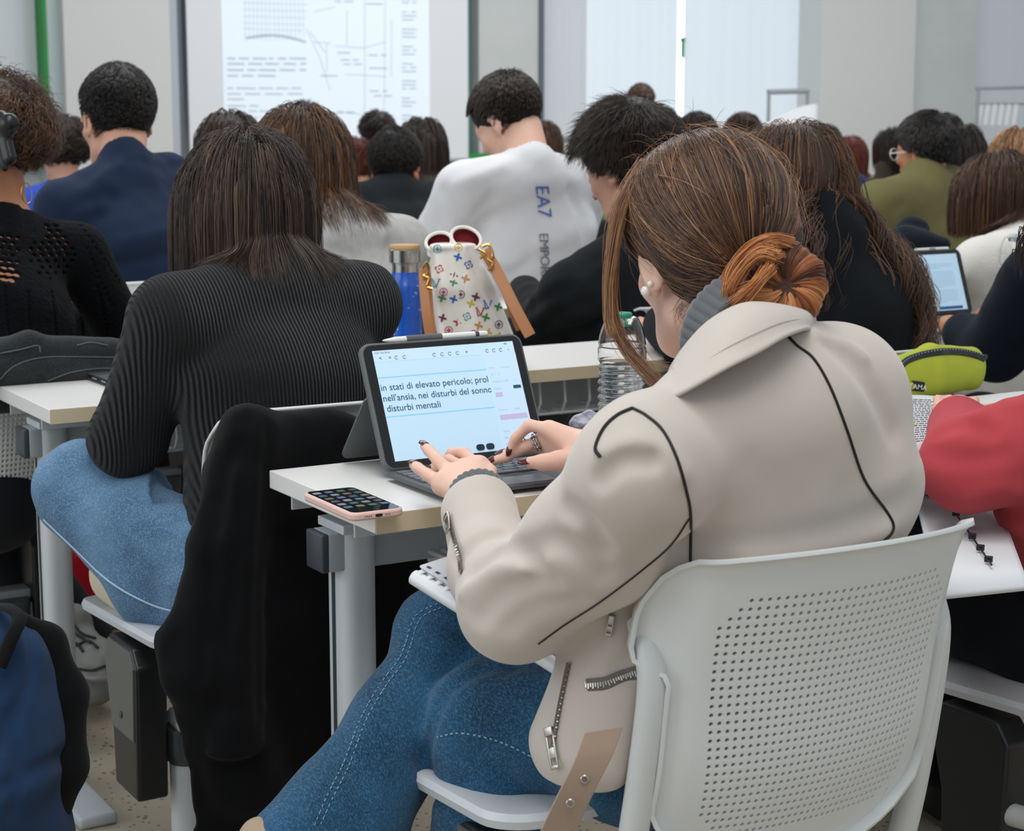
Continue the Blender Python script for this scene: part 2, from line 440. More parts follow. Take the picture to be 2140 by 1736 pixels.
def seg(x0, y0, x1, y1, t=3):
    a = PV(x0, y0, vi); b_ = PV(x1, y1, vi); tt = t*.0038*.5
    d = np.array([b_[0]-a[0], b_[2]-a[2]]); l = np.linalg.norm(d)+1e-9; n_ = np.array([-d[1], d[0]])/l*tt
    ink.add([(a[0]-n_[0], vi, a[2]-n_[1]), (b_[0]-n_[0], vi, b_[2]-n_[1]), (b_[0]+n_[0], vi, b_[2]+n_[1]), (a[0]+n_[0], vi, a[2]+n_[1])], [(0, 1, 2, 3)])
rs = random.Random(3)
def words_line(x0, x1, y, t=4, gap=.35):
    x = x0
    while x < x1-6:
        l = min(rs.uniform(9, 42), x1-x); seg(x, y, x+l, y+.02*l, t); x += l+rs.uniform(4, 10)
for k, (y, e) in enumerate(((122, 640), (133, 640), (146, 640), (158, 576))): words_line(475, e, y, 3.4)
for (y, e) in ((184, 640), (196, 640), (207, 510), (221, 540), (232, 640), (245, 625)): words_line(475, e, y, 2.6)
for y in range(5, 260, 36):
    for j in range(3): words_line(840, 870, y+j*8-16, 2.6)
for i in range(15):
    x = 512+i*8.6; seg(x, 0, x+(6 if i > 6 else 2)*.5, 78+8*math.sin(i/14*3.14), .8)
for y in (6, 20, 34, 48, 60): seg(508, y, 645-y*.2, y+4, .9)
for i in range(10): seg(513+i*12.6, 80-10*math.sin(i/10*3.14)+i*.8, 513+(i+1)*12.6, 80-10*math.sin((i+1)/10*3.14)+i*.8+.8, 5)
for (a, b_) in (((640, 60), (668, 120)), ((668, 120), (690, 190)), ((648, 66), (680, 110)), ((725, 20), (725, 96)), ((762, 0), (762, 235)), ((805, 0), (803, 235)), ((818, 40), (818, 160)),
               ((700, 96), (760, 100)), ((760, 100), (806, 88)), ((720, 155), (808, 160)), ((706, 232), (765, 240)), ((655, 25), (700, 15)), ((655, 88), (690, 90)), ((683, 90), (683, 150))): seg(*a, *b_, 1.2)
for (x, y) in ((705, 110), (712, 125), (718, 134), (770, 115), (772, 142), (772, 190), (782, 200), (670, 158), (703, 235), (765, 8), (700, 3)): words_line(x, x+38, y, 2.6)
ink.build('page_print', mat('projected_ink', 'AEBCC8', .9, emis=('B4C4D0', .18)), pim)

# ================================================================ TABLES
M_TOP = mat('table_laminate', 'E4E3E0', .38, bump=(180, .05, .0005))
M_EDGE = mat('table_edge_band', 'D3C3A2', .5)
M_STEEL = mat('painted_steel', 'C6CACD', .42, bump=(90, .04, .0005))
M_STEEL2 = mat('painted_steel_frame', 'A9AFB3', .45)
M_BLK = mat('black_plastic', '14171A', .38, bump=(220, .12, .0006))
M_GRY = mat('dark_grey_cap', '3C4248', .4)
TZ = .74; TD = .33
def table(u0, u1, vn, label, group, detail=True, foot=False):
    t = thing('student_table', label, 'table', ((u0+u1)/2, vn+TD/2, 0), group=group)
    mb = MB(); mb.box(((u0+u1)/2, vn+TD/2+.001, TZ-.0125), (u1-u0, TD-.002, .025))
    mb.build('tabletop', M_TOP, t, bev=.0012)
    MB().box(((u0+u1)/2, vn-.0006, TZ-.0125), (u1-u0-.001, .0016, .0246)).build('edge_band', M_EDGE, t)
    vm = vn+TD/2+.01
    for s, ul in ((1, u0+.05), (-1, u1-.05)):
        mb = MB(); poly = rrect(.052, .066, .02, 6); 
        mb.prism(poly, Matrix.Identity(3), TZ-.055, (ul, vm, .0))
        leg = mb.build('leg', M_STEEL, t)
        MB().box((ul-.0275*s, vm, .35), (.002, .006, .66)).build('leg_groove', M_GRY, leg)
        MB().box((ul, vm, .012), (.07, .40, .024), bev=.008).build('foot', M_STEEL2, t)
        mb = MB()      # folded steel bracket under the top
        mb.box((ul-.0, vm, TZ-.0275), (.085, .20, .004)).box((ul-.0, vm-.098, TZ-.036), (.085, .004, .02)).box((ul, vm+.098, TZ-.036), (.085, .004, .02)).box((ul, vm, TZ-.05), (.06, .08, .012))
        br = mb.build('bracket', M_STEEL, t, bev=.001)
        sc = MB()
        for dv in (-.06, .06): MB().lathe([(0, -.001), (.009, -.001), (.009, .001), (0, .001)], (ul, vm+dv, TZ-.0305), 12).build('screw', M_GRY, br)
        MB().box((ul-.032*s, vm, TZ-.082), (.026, .05, .052), bev=.003).build('rail_end', M_STEEL2, t)
        MB().box((ul-.049*s, vm, TZ-.082), (.012, .05, .052), bev=.003).build('end_cap', M_GRY, t)
    MB().box(((u0+u1)/2, vm+.0, TZ-.075), (u1-u0-.15, .03, .07), bev=.002).build('rail', M_STEEL2, t)
    if foot: MB().box(((u0+u1)/2, vm, .125), (u1-u0-.15, .025, .09), bev=.002).build('foot_rail', M_STEEL2, t)
    if detail:
        n = 0; u = u0+.18
        mb = MB()
        while u < u1-.2:
            pts = [(u, vn+.045, TZ-.027), (u, vn+.04, TZ-.075), (u, vn+.055, TZ-.10), (u, vn+.27, TZ-.10), (u, vn+.285, TZ-.08)]
            mb.tube(pts, .0032, 8); u += .058
        for v_, z_ in ((vn+.05, TZ-.098), (vn+.12, TZ-.104), (vn+.20, TZ-.104), (vn+.268, TZ-.104)): mb.tube([(u0+.16, v_, z_), (u1-.2, v_, z_)], .0032, 8)
        mb.tube([(u0+.16, vn+.05, TZ-.10), (u0+.16, vn+.268, TZ-.10)], .0032, 8)
        mb.build('wire_basket', mat('wire_white', 'C9CDD0', .35), t)
    return t
U0 = .965
table(U0, 2.72, 1.955, 'white student table under the tablet with keyboard, black jacket hanging behind it', 'white student tables in rows')
table(.858, 2.75, 2.965, 'white student table carrying the blue flask and patterned handbag', 'white student tables in rows')
table(.845, 2.80, 3.99, 'white student table in front of the crochet sweater, mostly hidden by people', 'white student tables in rows', foot=True)
table(3.05, 5.0, 3.99, 'white student table in front of the white sleeved student with brown hair', 'white student tables in rows', False)
table(2.2, 3.9, 4.98, 'white student table in front of the boy in the white shirt', 'white student tables in rows', False)
table(4.6, 6.6, 5.0, 'white student table in front of the olive sweater', 'white student tables in rows', False)

# ================================================================ CHAIRS
M_SHELL = mat('chair_plastic', 'DCDFDE', .36, bump=(260, .05, .0004))
M_TUBE = mat('chair_tube', 'CFD2D1', .40)
HB = .365      # backrest height
def surf(x, y):
    """backrest shell: x across (-.22...22), y height from its foot 0...HB -> local (x, depth, z)"""
    rec = -.115*(y/HB)+.055*(1-y/HB)**2*0
    cv = 1.05*x*x*(1+.15*y/HB)           # wraps forward at both sides
    cv -= .018*math.exp(-((y-.10)/.10)**2)
    cv += .042*min(1, max(0, (abs(x)-.168)/.05))**1.5
    return (x, rec-cv*-1.0*1.0, y)
def halfw(y):
    t = y/HB
    st = min(1, max(0, (t-.64)/.06)); st = st*st*(3-2*st)
    wd = .187+.003*t+.026*st
    if t > .80: wd -= .030*((t-.80)/.20)**2.4
    if t < .22: wd -= .085*((.22-t)/.22)**1.8
    return wd
def backrest_mesh(hi=True):
    nx, ny = (33, 29)
    hw, y0, y1 = .152, .034, .325
    g = []; V = []; F = []
    cell = (2*hw/nx, (y1-y0)/ny)
    gid = {}
    def gv(i, j):
        if (i, j) not in gid:
            y = y0+cell[1]*j; x = -hw+cell[0]*i; x *= (.92+.14*(j/ny)); gid[(i, j)] = len(V); V.append((x, y))
        return gid[(i, j)]
    r = .0024
    for i in range(nx):
        for j in range(ny):
            q = [gv(i, j), gv(i+1, j), gv(i+1, j+1), gv(i, j+1)]
            c = (sum(V[k][0] for k in q)/4, sum(V[k][1] for k in q)/4)
            e = 0
            ci, cj = min(i, nx-1-i), min(j, ny-1-j)
            if ci+cj < 3: F.append(q); continue
            n = 12; ids = []
            for k in range(n):
                a = 2*math.pi*(k/n)-3*math.pi/4; ids.append(len(V)); V.append((c[0]+r*math.cos(a), c[1]+r*math.sin(a)))
            s = n//4
            for k in range(4):
                for m in range(s):
                    a, b_ = ids[(k*s+m) % n], ids[(k*s+m+1) % n]
                    if m == 0: F.append((q[k], q[(k+1) % 4], b_, a)) if s == 1 else F.append((q[k], b_, a))
                    elif m == s-1: F.append((q[k], q[(k+1) % 4], b_, a))
                    else: F.append((q[k], b_, a))
    # ring from the perforated field to the outline
    loop = [(i, 0) for i in range(nx)]+[(nx, j) for j in range(ny)]+[(i, ny) for i in range(nx, 0, -1)]+[(0, j) for j in range(ny, 0, -1)]
    inner = [gv(*l) for l in loop]
    out = []
    for (i, j) in loop:
        sx = -1+2*i/nx; sy = -1+2*j/ny
        y = HB*(j/ny) if i in (0, nx) else (0 if j == 0 else HB)
        y = min(max(y, .0), HB)
        x = sx*halfw(y)
        if j == 0: y = .0+.022*abs(sx)**3*0 + (-.016+.020*sx*sx)
        if j == ny: y = HB+.006*(1-sx*sx)-.004
        out.append((x, y))
    rings = [inner]
    K = 5
    for q in range(1, K+1):
        ids = []
        for a, b_ in zip(inner, out):
            t = q/K; ids.append(len(V)); V.append((V[a][0]*(1-t)+b_[0]*t, V[a][1]*(1-t)+b_[1]*t))
        rings.append(ids)
    n = len(inner)
    for q in range(K):
        for k in range(n):
            F.append((rings[q][k], rings[q][(k+1) % n], rings[q+1][(k+1) % n], rings[q+1][k]))
    W3 = []
    edge = set(rings[-1])
    for k, (x, y) in enumerate(V):
        a, b_, c = surf(x, y)
        W3.append((a, b_+.0, c))
    # lip: the rim turns back a little
    ids = []
    for k in rings[-1]:
        x, y, z = W3[k]; ids.append(len(W3)); W3.append((x*1.0+(.004 if x > 0 else -.004), y-.012, z+(.004 if z > HB*.9 else (-.004 if z < .03 else 0))))
    for k in range(n): F.append((rings[-1][k], rings[-1][(k+1) % n], ids[(k+1) % n], ids[k]))
    return W3, F
BR = {}
def chair(u, v, label, group, hi=False, yaw=0, sz=.432, back_only=False, top=.80, tilt=0, du=0, df=0):
    """v = line of the backrest top"""
    t = thing('student_chair', label, 'chair', (u, v+.2, 0), yaw, group)
    if hi not in BR:
        V, F = backrest_mesh(hi); me = bpy.data.meshes.new('backrest'); me.from_pydata(V, [], F); me.update()
        bm = bmesh.new(); bm.from_mesh(me); bmesh.ops.recalc_face_normals(bm, faces=bm.faces[:]); bm.to_mesh(me); bm.free()
        c_ = sum((p.normal.y*p.area for p in me.polygons))
        if c_ > 0: me.flip_normals()
        me.materials.append(M_SHELL); me.polygons.foreach_set('use_smooth', [True]*len(me.polygons)); BR[hi] = me
    o = bpy.data.objects.new('backrest', BR[hi]); COL.objects.link(o); o.parent = t; o.location = (0, -.085, top-HB)
    s = o.modifiers.new('solid', 'SOLIDIFY'); s.thickness = .0052; s.offset = -1
    if hi: b_ = o.modifiers.new('bev', 'BEVEL'); b_.width = .0012; b_.segments = 2; b_.limit_method = 'ANGLE'; b_.angle_limit = math.radians(60)
    def loc(nm, mb, m, par=t, bev=0):
        me = bpy.data.meshes.new(nm); me.from_pydata(mb.V, [], mb.F); me.update()
        bm = bmesh.new(); bm.from_mesh(me); bmesh.ops.recalc_face_normals(bm, faces=bm.faces[:]); bm.to_mesh(me); bm.free()
        q = link(nm, me, m, par, world=False); me.set_sharp_from_angle(angle=math.radians(35))
        if bev: b2 = q.modifiers.new('bevel', 'BEVEL'); b2.width = bev; b2.segments = 3; b2.limit_method = 'ANGLE'; b2.angle_limit = math.radians(40)
        return q
    z0 = top-HB
    for sx in (-1, 1):
        pts = [(sx*.194, -.066, z0+.285), (sx*.199, -.090, z0+.255), (sx*.201, -.096, z0+.20), (sx*.204, -.068, z0+.04), (sx*.206, -.042, z0-.06), (sx*.207, -.018, z0-.12), (sx*.21, .01, z0-.155), (sx*.21, .05, z0-.165), (sx*.21, .10, z0-.165)]
        mb = MB(); mb.tube(spline(pts, 6), .0165 if hi else .016, 16)
        tb = loc('back_tube', mb, M_TUBE)
    # seat pan
    mb = MB(); n = 24; prof = rrect(.45, .44, .055, 7); m_ = len(prof)
    layers = [(.93, -.006), (.99, -.002), (1.0, .008), (.985, .016), (.93, .016), (.5, .006), (0.02, .004)]
    V = []; F = []
    for s_, dz in layers:
        for (x, y) in prof:
            X, Y = x*s_, y*s_
            V.append((X*(1+df)+du, Y*(1+df)+.16+df, sz-.015+dz+(-.018*((Y-.0)/.2)**2 if Y > 0 else .01*(Y/.2)**2)-.0*X))
    for k in range(len(layers)-1):
        for i in range(m_): F.append((k*m_+i, k*m_+(i+1) % m_, (k+1)*m_+(i+1) % m_, (k+1)*m_+i))
    F.append(tuple(range(m_-1, -1, -1))); F.append(tuple((len(layers)-1)*m_+i for i in range(m_)))
    mb.V = V; mb.F = F
    loc('seat', mb, mat('seat_plastic', 'C8CCD0', .35))
    for sx in (-1, 1):
        poly = [(-.045, -.25), (.065, -.25), (.07, -.13), (.095, -.04), (.075, .0), (-.03, .0), (-.055, -.03)]
        poly = [(x, y) for x, y in poly]
        mb = MB(); mb.prism(poly, basis((0, 1, 0), (0, 0, 1), (1, 0, 0)), .052, (sx*.205-.026+du, .10, sz-.03))
        bx = loc('hinge_box', mb, M_BLK, bev=.006)
        if hi is not None:
            mb = MB(); pl = [(-.04, -.15), (.062, -.15), (.088, -.045), (.07, -.006), (-.028, -.006), (-.048, -.03)]
            mb.prism(pl, basis((0, 1, 0), (0, 0, 1), (1, 0, 0)), .003, (du+(sx*.205-.0285 if sx < 0 else sx*.205+.0255), .10, sz-.03)); loc('side_plate', mb, mat('grey_plate', '5E605C', .5, bump=(150, .1, .0005)) if sx < 0 else M_BLK, bx)
            mb = MB(); mb.sphere((du+(sx*.205-.03 if sx < 0 else sx*.205+.03), .115, sz-.15), .006, 8, (.3, 1, 1)); loc('plug', mb, M_GRY, bx)
    mb = MB(); mb.box((0, .10, sz-.17), (.40, .05, .03), bev=.004); loc('cross_bar', mb, M_STEEL2)
    for sx in (-1, 1):
        mb = MB(); mb.lathe([(.034, 0), (.034, .012), (.03, .014), (.03, sz-.225)], (sx*.14+du, .07, 0), 24); pd = loc('pedestal', mb, M_STEEL)
        mb = MB(); mb.lathe([(.022, sz-.24), (.034, sz-.225), (.036, sz-.20), (.036, sz-.17)], (sx*.14+du, .07, 0), 24); loc('bushing', mb, M_GRY, pd)
    return t
GCH = 'white perforated plastic chairs'
chair(1.255, 1.385, 'white perforated plastic chair carrying the student in the beige jacket', GCH, True, top=.778, sz=.458, du=-.07, df=.09)
chair(1.17, 2.385, 'white plastic chair with a black jacket over its back, under the black ribbed sweater', GCH, du=-.06)
chair(.80, 3.30, 'white perforated chair with a dark denim jacket over its back, under the crochet sweater', GCH)
chair(1.52, 4.36, 'white perforated chair behind the navy shirt', GCH, top=.81)
chair(2.02, 1.44, 'white perforated chair under the student in the red sweatshirt', GCH, None)
chair(2.55, 3.36, 'white perforated chair showing behind the clear water bottle', GCH, top=.79)
chair(2.20, 2.42, 'white chair whose top bar shows just right of the water bottle', GCH)
chair(3.32, 3.50, 'white chair carrying the heaped dark blue coat below the olive sweater', GCH)
chair(3.05, 2.50, 'white chair whose back shows behind the lime pencil case', GCH)
# ================================================================ PEOPLE: anatomy, clothes and hair
def skin(name, c='C99A80', c2='B9816A'):
    return mat(name, c, .5, bump=(700, .08, .0004), var=(22, c2, .9), sss=.12, spec=.35)
SK = skin('skin_light', 'D9AC94', 'C8917A'); SK2 = skin('skin_tan', 'C08866', 'A86E50'); SK3 = skin('skin_pale', 'E2BBA5', 'D29F8C')
def cloth(name, c, c2=None, rough=.9, bump=(900, .25, .0006), sheen=.06, var=None):
    return mat(name, c, rough, bump=bump, var=var or (6, c2 or c, .8), sheen=sheen, spec=.08)
def hair_mat(name, cols, rough=.30):
    """cols: colour stops along the per-strand tint"""
    if name in MATS: return MATS[name]
    m = bpy.data.materials.new(name); m.use_nodes = True; nt = m.node_tree; N, L = nt.nodes, nt.links
    b = N['Principled BSDF']; a = N.new('ShaderNodeAttribute'); a.attribute_name = 'tint'
    r = N.new('ShaderNodeValToRGB'); cr = r.color_ramp
    while len(cr.elements) < len(cols): cr.elements.new(.5)
    for i, c in enumerate(cols): cr.elements[i].position = i/(len(cols)-1); cr.elements[i].color = s2l(c)
    L.new(a.outputs['Fac'], r.inputs['Fac']); L.new(r.outputs['Color'], b.inputs['Base Color'])
    b.inputs['Roughness'].default_value = rough; b.inputs['Specular IOR Level'].default_value = .42
    b.inputs['Coat Weight'].default_value = .04; b.inputs['Coat Roughness'].default_value = .3
    MATS[name] = m; return m
def head_frame(C, yaw, pitch=0, roll=0):
    """columns: right, forward, up; yaw positive = turned to the left, pitch positive = looking down"""
    return np.array((Matrix.Rotation(math.radians(yaw), 3, 'Z')@Matrix.Rotation(math.radians(-pitch), 3, 'X')@Matrix.Rotation(math.radians(roll), 3, 'Y')))
class Head:
    def __init__(s, C, yaw, pitch=0, roll=0, sc=1.0): s.C = np.array(C, float); s.R = head_frame(C, yaw, pitch, roll); s.s = sc
    def __call__(s, x, y=None, z=None):
        q = np.array([x, y, z], float) if y is not None else np.asarray(x, float)
        return s.C+(s.R@q)*s.s
    def prims(s, S, male=False, ears=True):
        H, k = s, s.s
        S.el(H(0, -.014, .034), np.array([.074, .094, .084])*k, H.R, .02)
        S.el(H(0, .030, -.028), np.array([.060, .060, .078])*k, H.R, .03)
        S.rc(H(-.028, .052, -.090), H(.028, .052, -.090), .016*k, None, .03)
        S.rc(H(-.050, .0, -.068), H(-.024, .052, -.09), .015*k, None, .03); S.rc(H(.050, .0, -.068), H(.024, .052, -.09), .015*k, None, .03)
        S.el(H(0, .064, -.096), np.array([.020, .016, .015])*k, H.R, .015)
        S.rc(H(-.03, .076, .022), H(.03, .076, .022), .010*k, None, .015)              # brow
        S.rc(H(0, .083, .012), H(0, .104, -.026), .0065*k, .0105*k, .008)              # nose
        S.el(H(-.011, .094, -.030), np.full(3, .007)*k, None, .006); S.el(H(.011, .094, -.030), np.full(3, .007)*k, None, .006)
        for sx in (-1, 1):
            S.el(H(sx*.031, .087, .002), np.array([.015, .012, .009])*k, H.R, .01, 'd')    # eye socket
            S.el(H(sx*.031, .075, .001), np.full(3, .0125)*k, None, .003)                  # eyeball
            S.el(H(sx*.045, .060, -.022), np.array([.016, .014, .016])*k, H.R, .02)        # cheek
        S.el(H(0, .086, -.056), np.array([.022, .009, .0055])*k, H.R, .005); S.el(H(0, .084, -.066), np.array([.019, .009, .006])*k, H.R, .005)
        S.rc(H(-.021, .095, -.061), H(.021, .095, -.061), .0015*k, None, .003, 'd')
        if ears:
            for sx in (-1, 1):
                E = H.R@np.array(Matrix.Rotation(math.radians(-24*sx), 3, 'Z')@Matrix.Rotation(math.radians(-8), 3, 'X'))
                S.el(H(sx*.083, -.012, -.008), np.array([.0065, .019, .032])*k, E, .006)
                S.el(H(sx*.078, -.002, -.034), np.array([.006, .010, .012])*k, E, .006)
                S.el(H(sx*.090, -.009, -.006), np.array([.0055, .011, .020])*k, E, .005, 'd')
        return S
class Fig:
    """a seated figure from its joints"""
    def __init__(s, head, c7, shL, shR, hip, syaw=0, elL=None, elR=None, wrL=None, wrR=None, knL=None, knR=None, anL=None, anR=None, handz=.79):
        s.H = head; f = np.array([-math.sin(math.radians(syaw)), math.cos(math.radians(syaw)), 0]); r = np.array([f[1], -f[0], 0]); s.f, s.r = f, r
        A = lambda q: None if q is None else np.array(q, float)
        s.c7, s.shL, s.shR, s.hip = A(c7), A(shL), A(shR), A(hip)
        z = np.array([0, 0, 1.])
        s.elL = A(elL) if elL is not None else s.shL+f*.16-z*.215-r*.035
        s.elR = A(elR) if elR is not None else s.shR+f*.16-z*.215+r*.035
        if wrL is None: q = s.elL+f*.20+r*.075; q[2] = handz; wrL = q
        if wrR is None: q = s.elR+f*.20-r*.075; q[2] = handz; wrR = q
        s.wrL, s.wrR = A(wrL), A(wrR)
        s.knL = A(knL) if knL is not None else s.hip+f*.43-r*.10+z*.01
        s.knR = A(knR) if knR is not None else s.hip+f*.43+r*.10+z*.01
        s.anL = A(anL) if anL is not None else np.array([*(s.knL-f*.02)[:2], .09])
        s.anR = A(anR) if anR is not None else np.array([*(s.knR-f*.02)[:2], .09])
        up = s.c7-s.hip; up /= np.linalg.norm(up); lat = s.shR-s.shL; lat /= np.linalg.norm(lat); lat -= lat@up*up; lat /= np.linalg.norm(lat)
        s.up = up; s.lat = lat; s.dep = np.cross(up, lat); s.R = np.stack([lat, s.dep, up], -1)
        if s.dep@f < 0: s.dep = -s.dep
    def torso(s, S, o=0, w=1.0, k=.035, hipw=.165, bust=False):
        m = (s.shL+s.shR)/2; top = .5*m+.5*s.c7
        T = lambda t, back=0: s.hip+(top-s.hip)*t-s.dep*back
        S.lo(s.hip, T(.35), (hipw*w+o, .115+o, .10+o), (.128*w+o, .095+o, .10), s.R, k)
        S.lo(T(.35), T(.72, .01), (.128*w+o, .095+o, .10), (.158*w+o, .108+o, .10), s.R, k)
        S.lo(T(.72, .01), T(.94, .0), (.158*w+o, .108+o, .08), (.125*w+o, .072+o, .05+o), s.R, k)
        S.rc(s.shL, m+.25*(s.c7-m), .045+o, .052+o, k); S.rc(m+.25*(s.c7-m), s.shR, .052+o, .045+o, k)
        S.rc(s.c7-s.up*.03, s.shL+s.up*.005, .050+o, .042+o, k); S.rc(s.c7-s.up*.03, s.shR+s.up*.005, .050+o, .042+o, k)
        return S
    def arms(s, S, o=0, o2=None, k=.02, t=1.0, sides='LR', fat=1.0):
        o2 = o if o2 is None else o2
        for q, (a, b, c) in (('L', (s.shL, s.elL, s.wrL)), ('R', (s.shR, s.elR, s.wrR))):
            if q not in sides: continue
            if t <= .5: S.rc(a, a+(b-a)*t*2, .048*fat+o, .043*fat+o2, k)
            else:
                S.rc(a, b, .045*fat+o, .038*fat+o2, k); S.rc(b, b+(c-b)*(t-.5)*2, .038*fat+o2, .028+o2, k)
        return S
    def neck(s, S, o=0, w=.050, k=.03):
        S.rc(s.H(0, -.030, -.045), s.c7-s.dep*-.015, w*s.H.s+o, w+.004+o, k); return S
    def hands(s, S, k=.008):
        for sg, a, b in ((-1, s.elL, s.wrL), (1, s.elR, s.wrR)):
            d = b-a; d[2] *= .15; d /= np.linalg.norm(d); sd = np.cross(d, [0, 0, 1])*sg
            pal = b+d*.05-np.array([0, 0, .004]); S.lo(b, pal, (.024, .016, .016), (.040, .024, .013), np.stack([np.cross(d, [0, 0, 1]), d, np.array([0, 0, 1.])], -1), .012)
            for i, (x, l) in enumerate(((-.028, .070), (-.010, .080), (.010, .076), (.028, .060))):
                r0 = pal+d*.03-sd*x; kn = r0+d*l*.5+np.array([0, 0, .006]); tp = r0+d*l*.85-np.array([0, 0, .012]); S.ch([r0, kn, tp], [.0088, .0080, .0065], .004)
            th = b+d*.02-sd*.03; S.ch([th, th-sd*.03+d*.03, th-sd*.034+d*.062-np.array([0, 0, .006])], [.0115, .0100, .0075], .006)
        return S
    def legs(s, S, o=0, k=.03, flare=0, t=1.0):
        for a, b, c, sg in ((-s.r, s.knL, s.anL, -1), (s.r, s.knR, s.anR, 1)):
            h = s.hip+a*.085
            S.rc(h, b, .088+o, .062+o, k); S.rc(b, b+(c-b)*t, .060+o, .042+o+flare, .02)
        return S
def hair_curves(name, Pts, rad, tint, m, parent, taper=True):
    N, n, _ = Pts.shape
    cu = bpy.data.hair_curves.new(name); cu.add_curves([n]*N)
    inv = Matrix.Identity(4); q = parent; pm = Matrix.Identity(4)
    while q is not None: pm = q.matrix_basis @ pm; q = q.parent
    M = np.array(pm.inverted()); X = Pts.reshape(-1, 3)@M[:3, :3].T+M[:3, 3]
    cu.attributes['position'].data.foreach_set('vector', X.ravel().astype(np.float32))
    t = np.linspace(0, 1, n); prof = np.where(t < .7, 1, 1-.8*(t-.7)/.3) if taper else np.ones(n)
    rr = np.broadcast_to(np.asarray(rad).reshape(-1, 1), (N, 1))*prof[None]
    ra = cu.attributes.get('radius') or cu.attributes.new('radius', 'FLOAT', 'POINT')
    ra.data.foreach_set('value', rr.ravel().astype(np.float32))
    ta = cu.attributes.new('tint', 'FLOAT', 'CURVE'); ta.data.foreach_set('value', np.asarray(tint, np.float32))
    cu.materials.append(m); o = bpy.data.objects.new(name, cu); COL.objects.link(o); o.parent = parent
    return o
def nrm(v): return v/(np.linalg.norm(v, axis=-1, keepdims=True)+1e-9)
def grow(S, P0, D0, L, n=14, stiff=.6, off=.003, grav=1.0, noise=.1, seed=0, pull=None, pullw=0, relax=None):
    rng = np.random.default_rng(seed); N = len(P0); P_ = P0.copy(); D = D0.copy(); h = (L/(n-1))
    h = h[:, None] if hasattr(h, '__len__') else h
    out = [P_.copy()]; nz = nrm(rng.normal(size=(N, 3)))*noise
    off = np.asarray(off)*np.ones(N)
    for i in range(n-1):
        st = stiff if relax is None else stiff+(relax-stiff)*i/(n-1)
        tgt = np.array([0, 0, -grav])+nz*(1 if i % 4 < 2 else -1)
        if pull is not None: tgt = tgt*(1-pullw)+pullw*nrm(pull-P_)
        D = nrm(st*D+(1-st)*tgt); Q = P_+D*h; d = S(Q); m = d < off
        if m.any():
            g = S.grad(Q[m]); Q[m] += (off[m]-d[m])[:, None]*g
            d2 = S(Q[m]); mm = d2 < off[m]; Qm = Q[m]; Qm[mm] += ((off[m]-d2)[:, None]*g)[mm]; Q[m] = Qm
        D = nrm(Q-P_); P_ = Q; out.append(P_.copy())
    return np.stack(out, 1)
def curl(Pts, amp, turns, seed=0, start=.15):
    rng = np.random.default_rng(seed); N, n, _ = Pts.shape; T = nrm(np.gradient(Pts, axis=1)); a = np.array([0, 0, 1.]); 
    E1 = nrm(np.cross(T, [.3, .9, .2])); E2 = np.cross(T, E1); t = np.linspace(0, 1, n)[None, :, None]
    ph = rng.uniform(0, 6.28, (N, 1, 1)); am = np.asarray(amp)*np.clip((t-start)/.3, 0, 1)*rng.uniform(.6, 1.3, (N, 1, 1)); w = turns*6.28*rng.uniform(.8, 1.2, (N, 1, 1))
    return Pts+am*(np.cos(w*t+ph)*E1+np.sin(w*t+ph)*E2)
def clump(Pts, k, w, seed=0):
    """pull strands towards k guide strands, more towards the tips"""
    rng = np.random.default_rng(seed); N, n, _ = Pts.shape; g = rng.choice(N, min(k, N), False)
    G = Pts[g]; d = np.linalg.norm(Pts[:, None, 0]-G[None, :, 0], axis=-1); near = d.argmin(1)
    t = (np.linspace(0, 1, n)**.8)[None, :, None]*w
    return Pts*(1-t)+G[near]*t, near
def scalp_roots(H, n, mask, seed=0, e=1.02):
    rng = np.random.default_rng(seed); d = nrm(rng.normal(size=(n*4, 3))); d = d[mask(d)][:n]
    q = np.array([0, -.014, .034])+d*np.array([.074, .094, .084])*e
    return H.C+(q@H.R.T)*H.s, d, d@H.R.T
def m_short(d): return ~(((d[:, 1] > .30) & (d[:, 2] < .42+.25*(1-np.abs(d[:, 0])))) | (d[:, 2] < -.62) | ((d[:, 2] < -.25) & (d[:, 1] > -.05)) | ((d[:, 2] < .12) & (d[:, 1] > .02) & (np.abs(d[:, 0]) > .5) & (d[:, 1] > .25)))
def m_long(d): return ~(((d[:, 1] > .42) & (d[:, 2] < .40)) | (d[:, 2] < -.70))
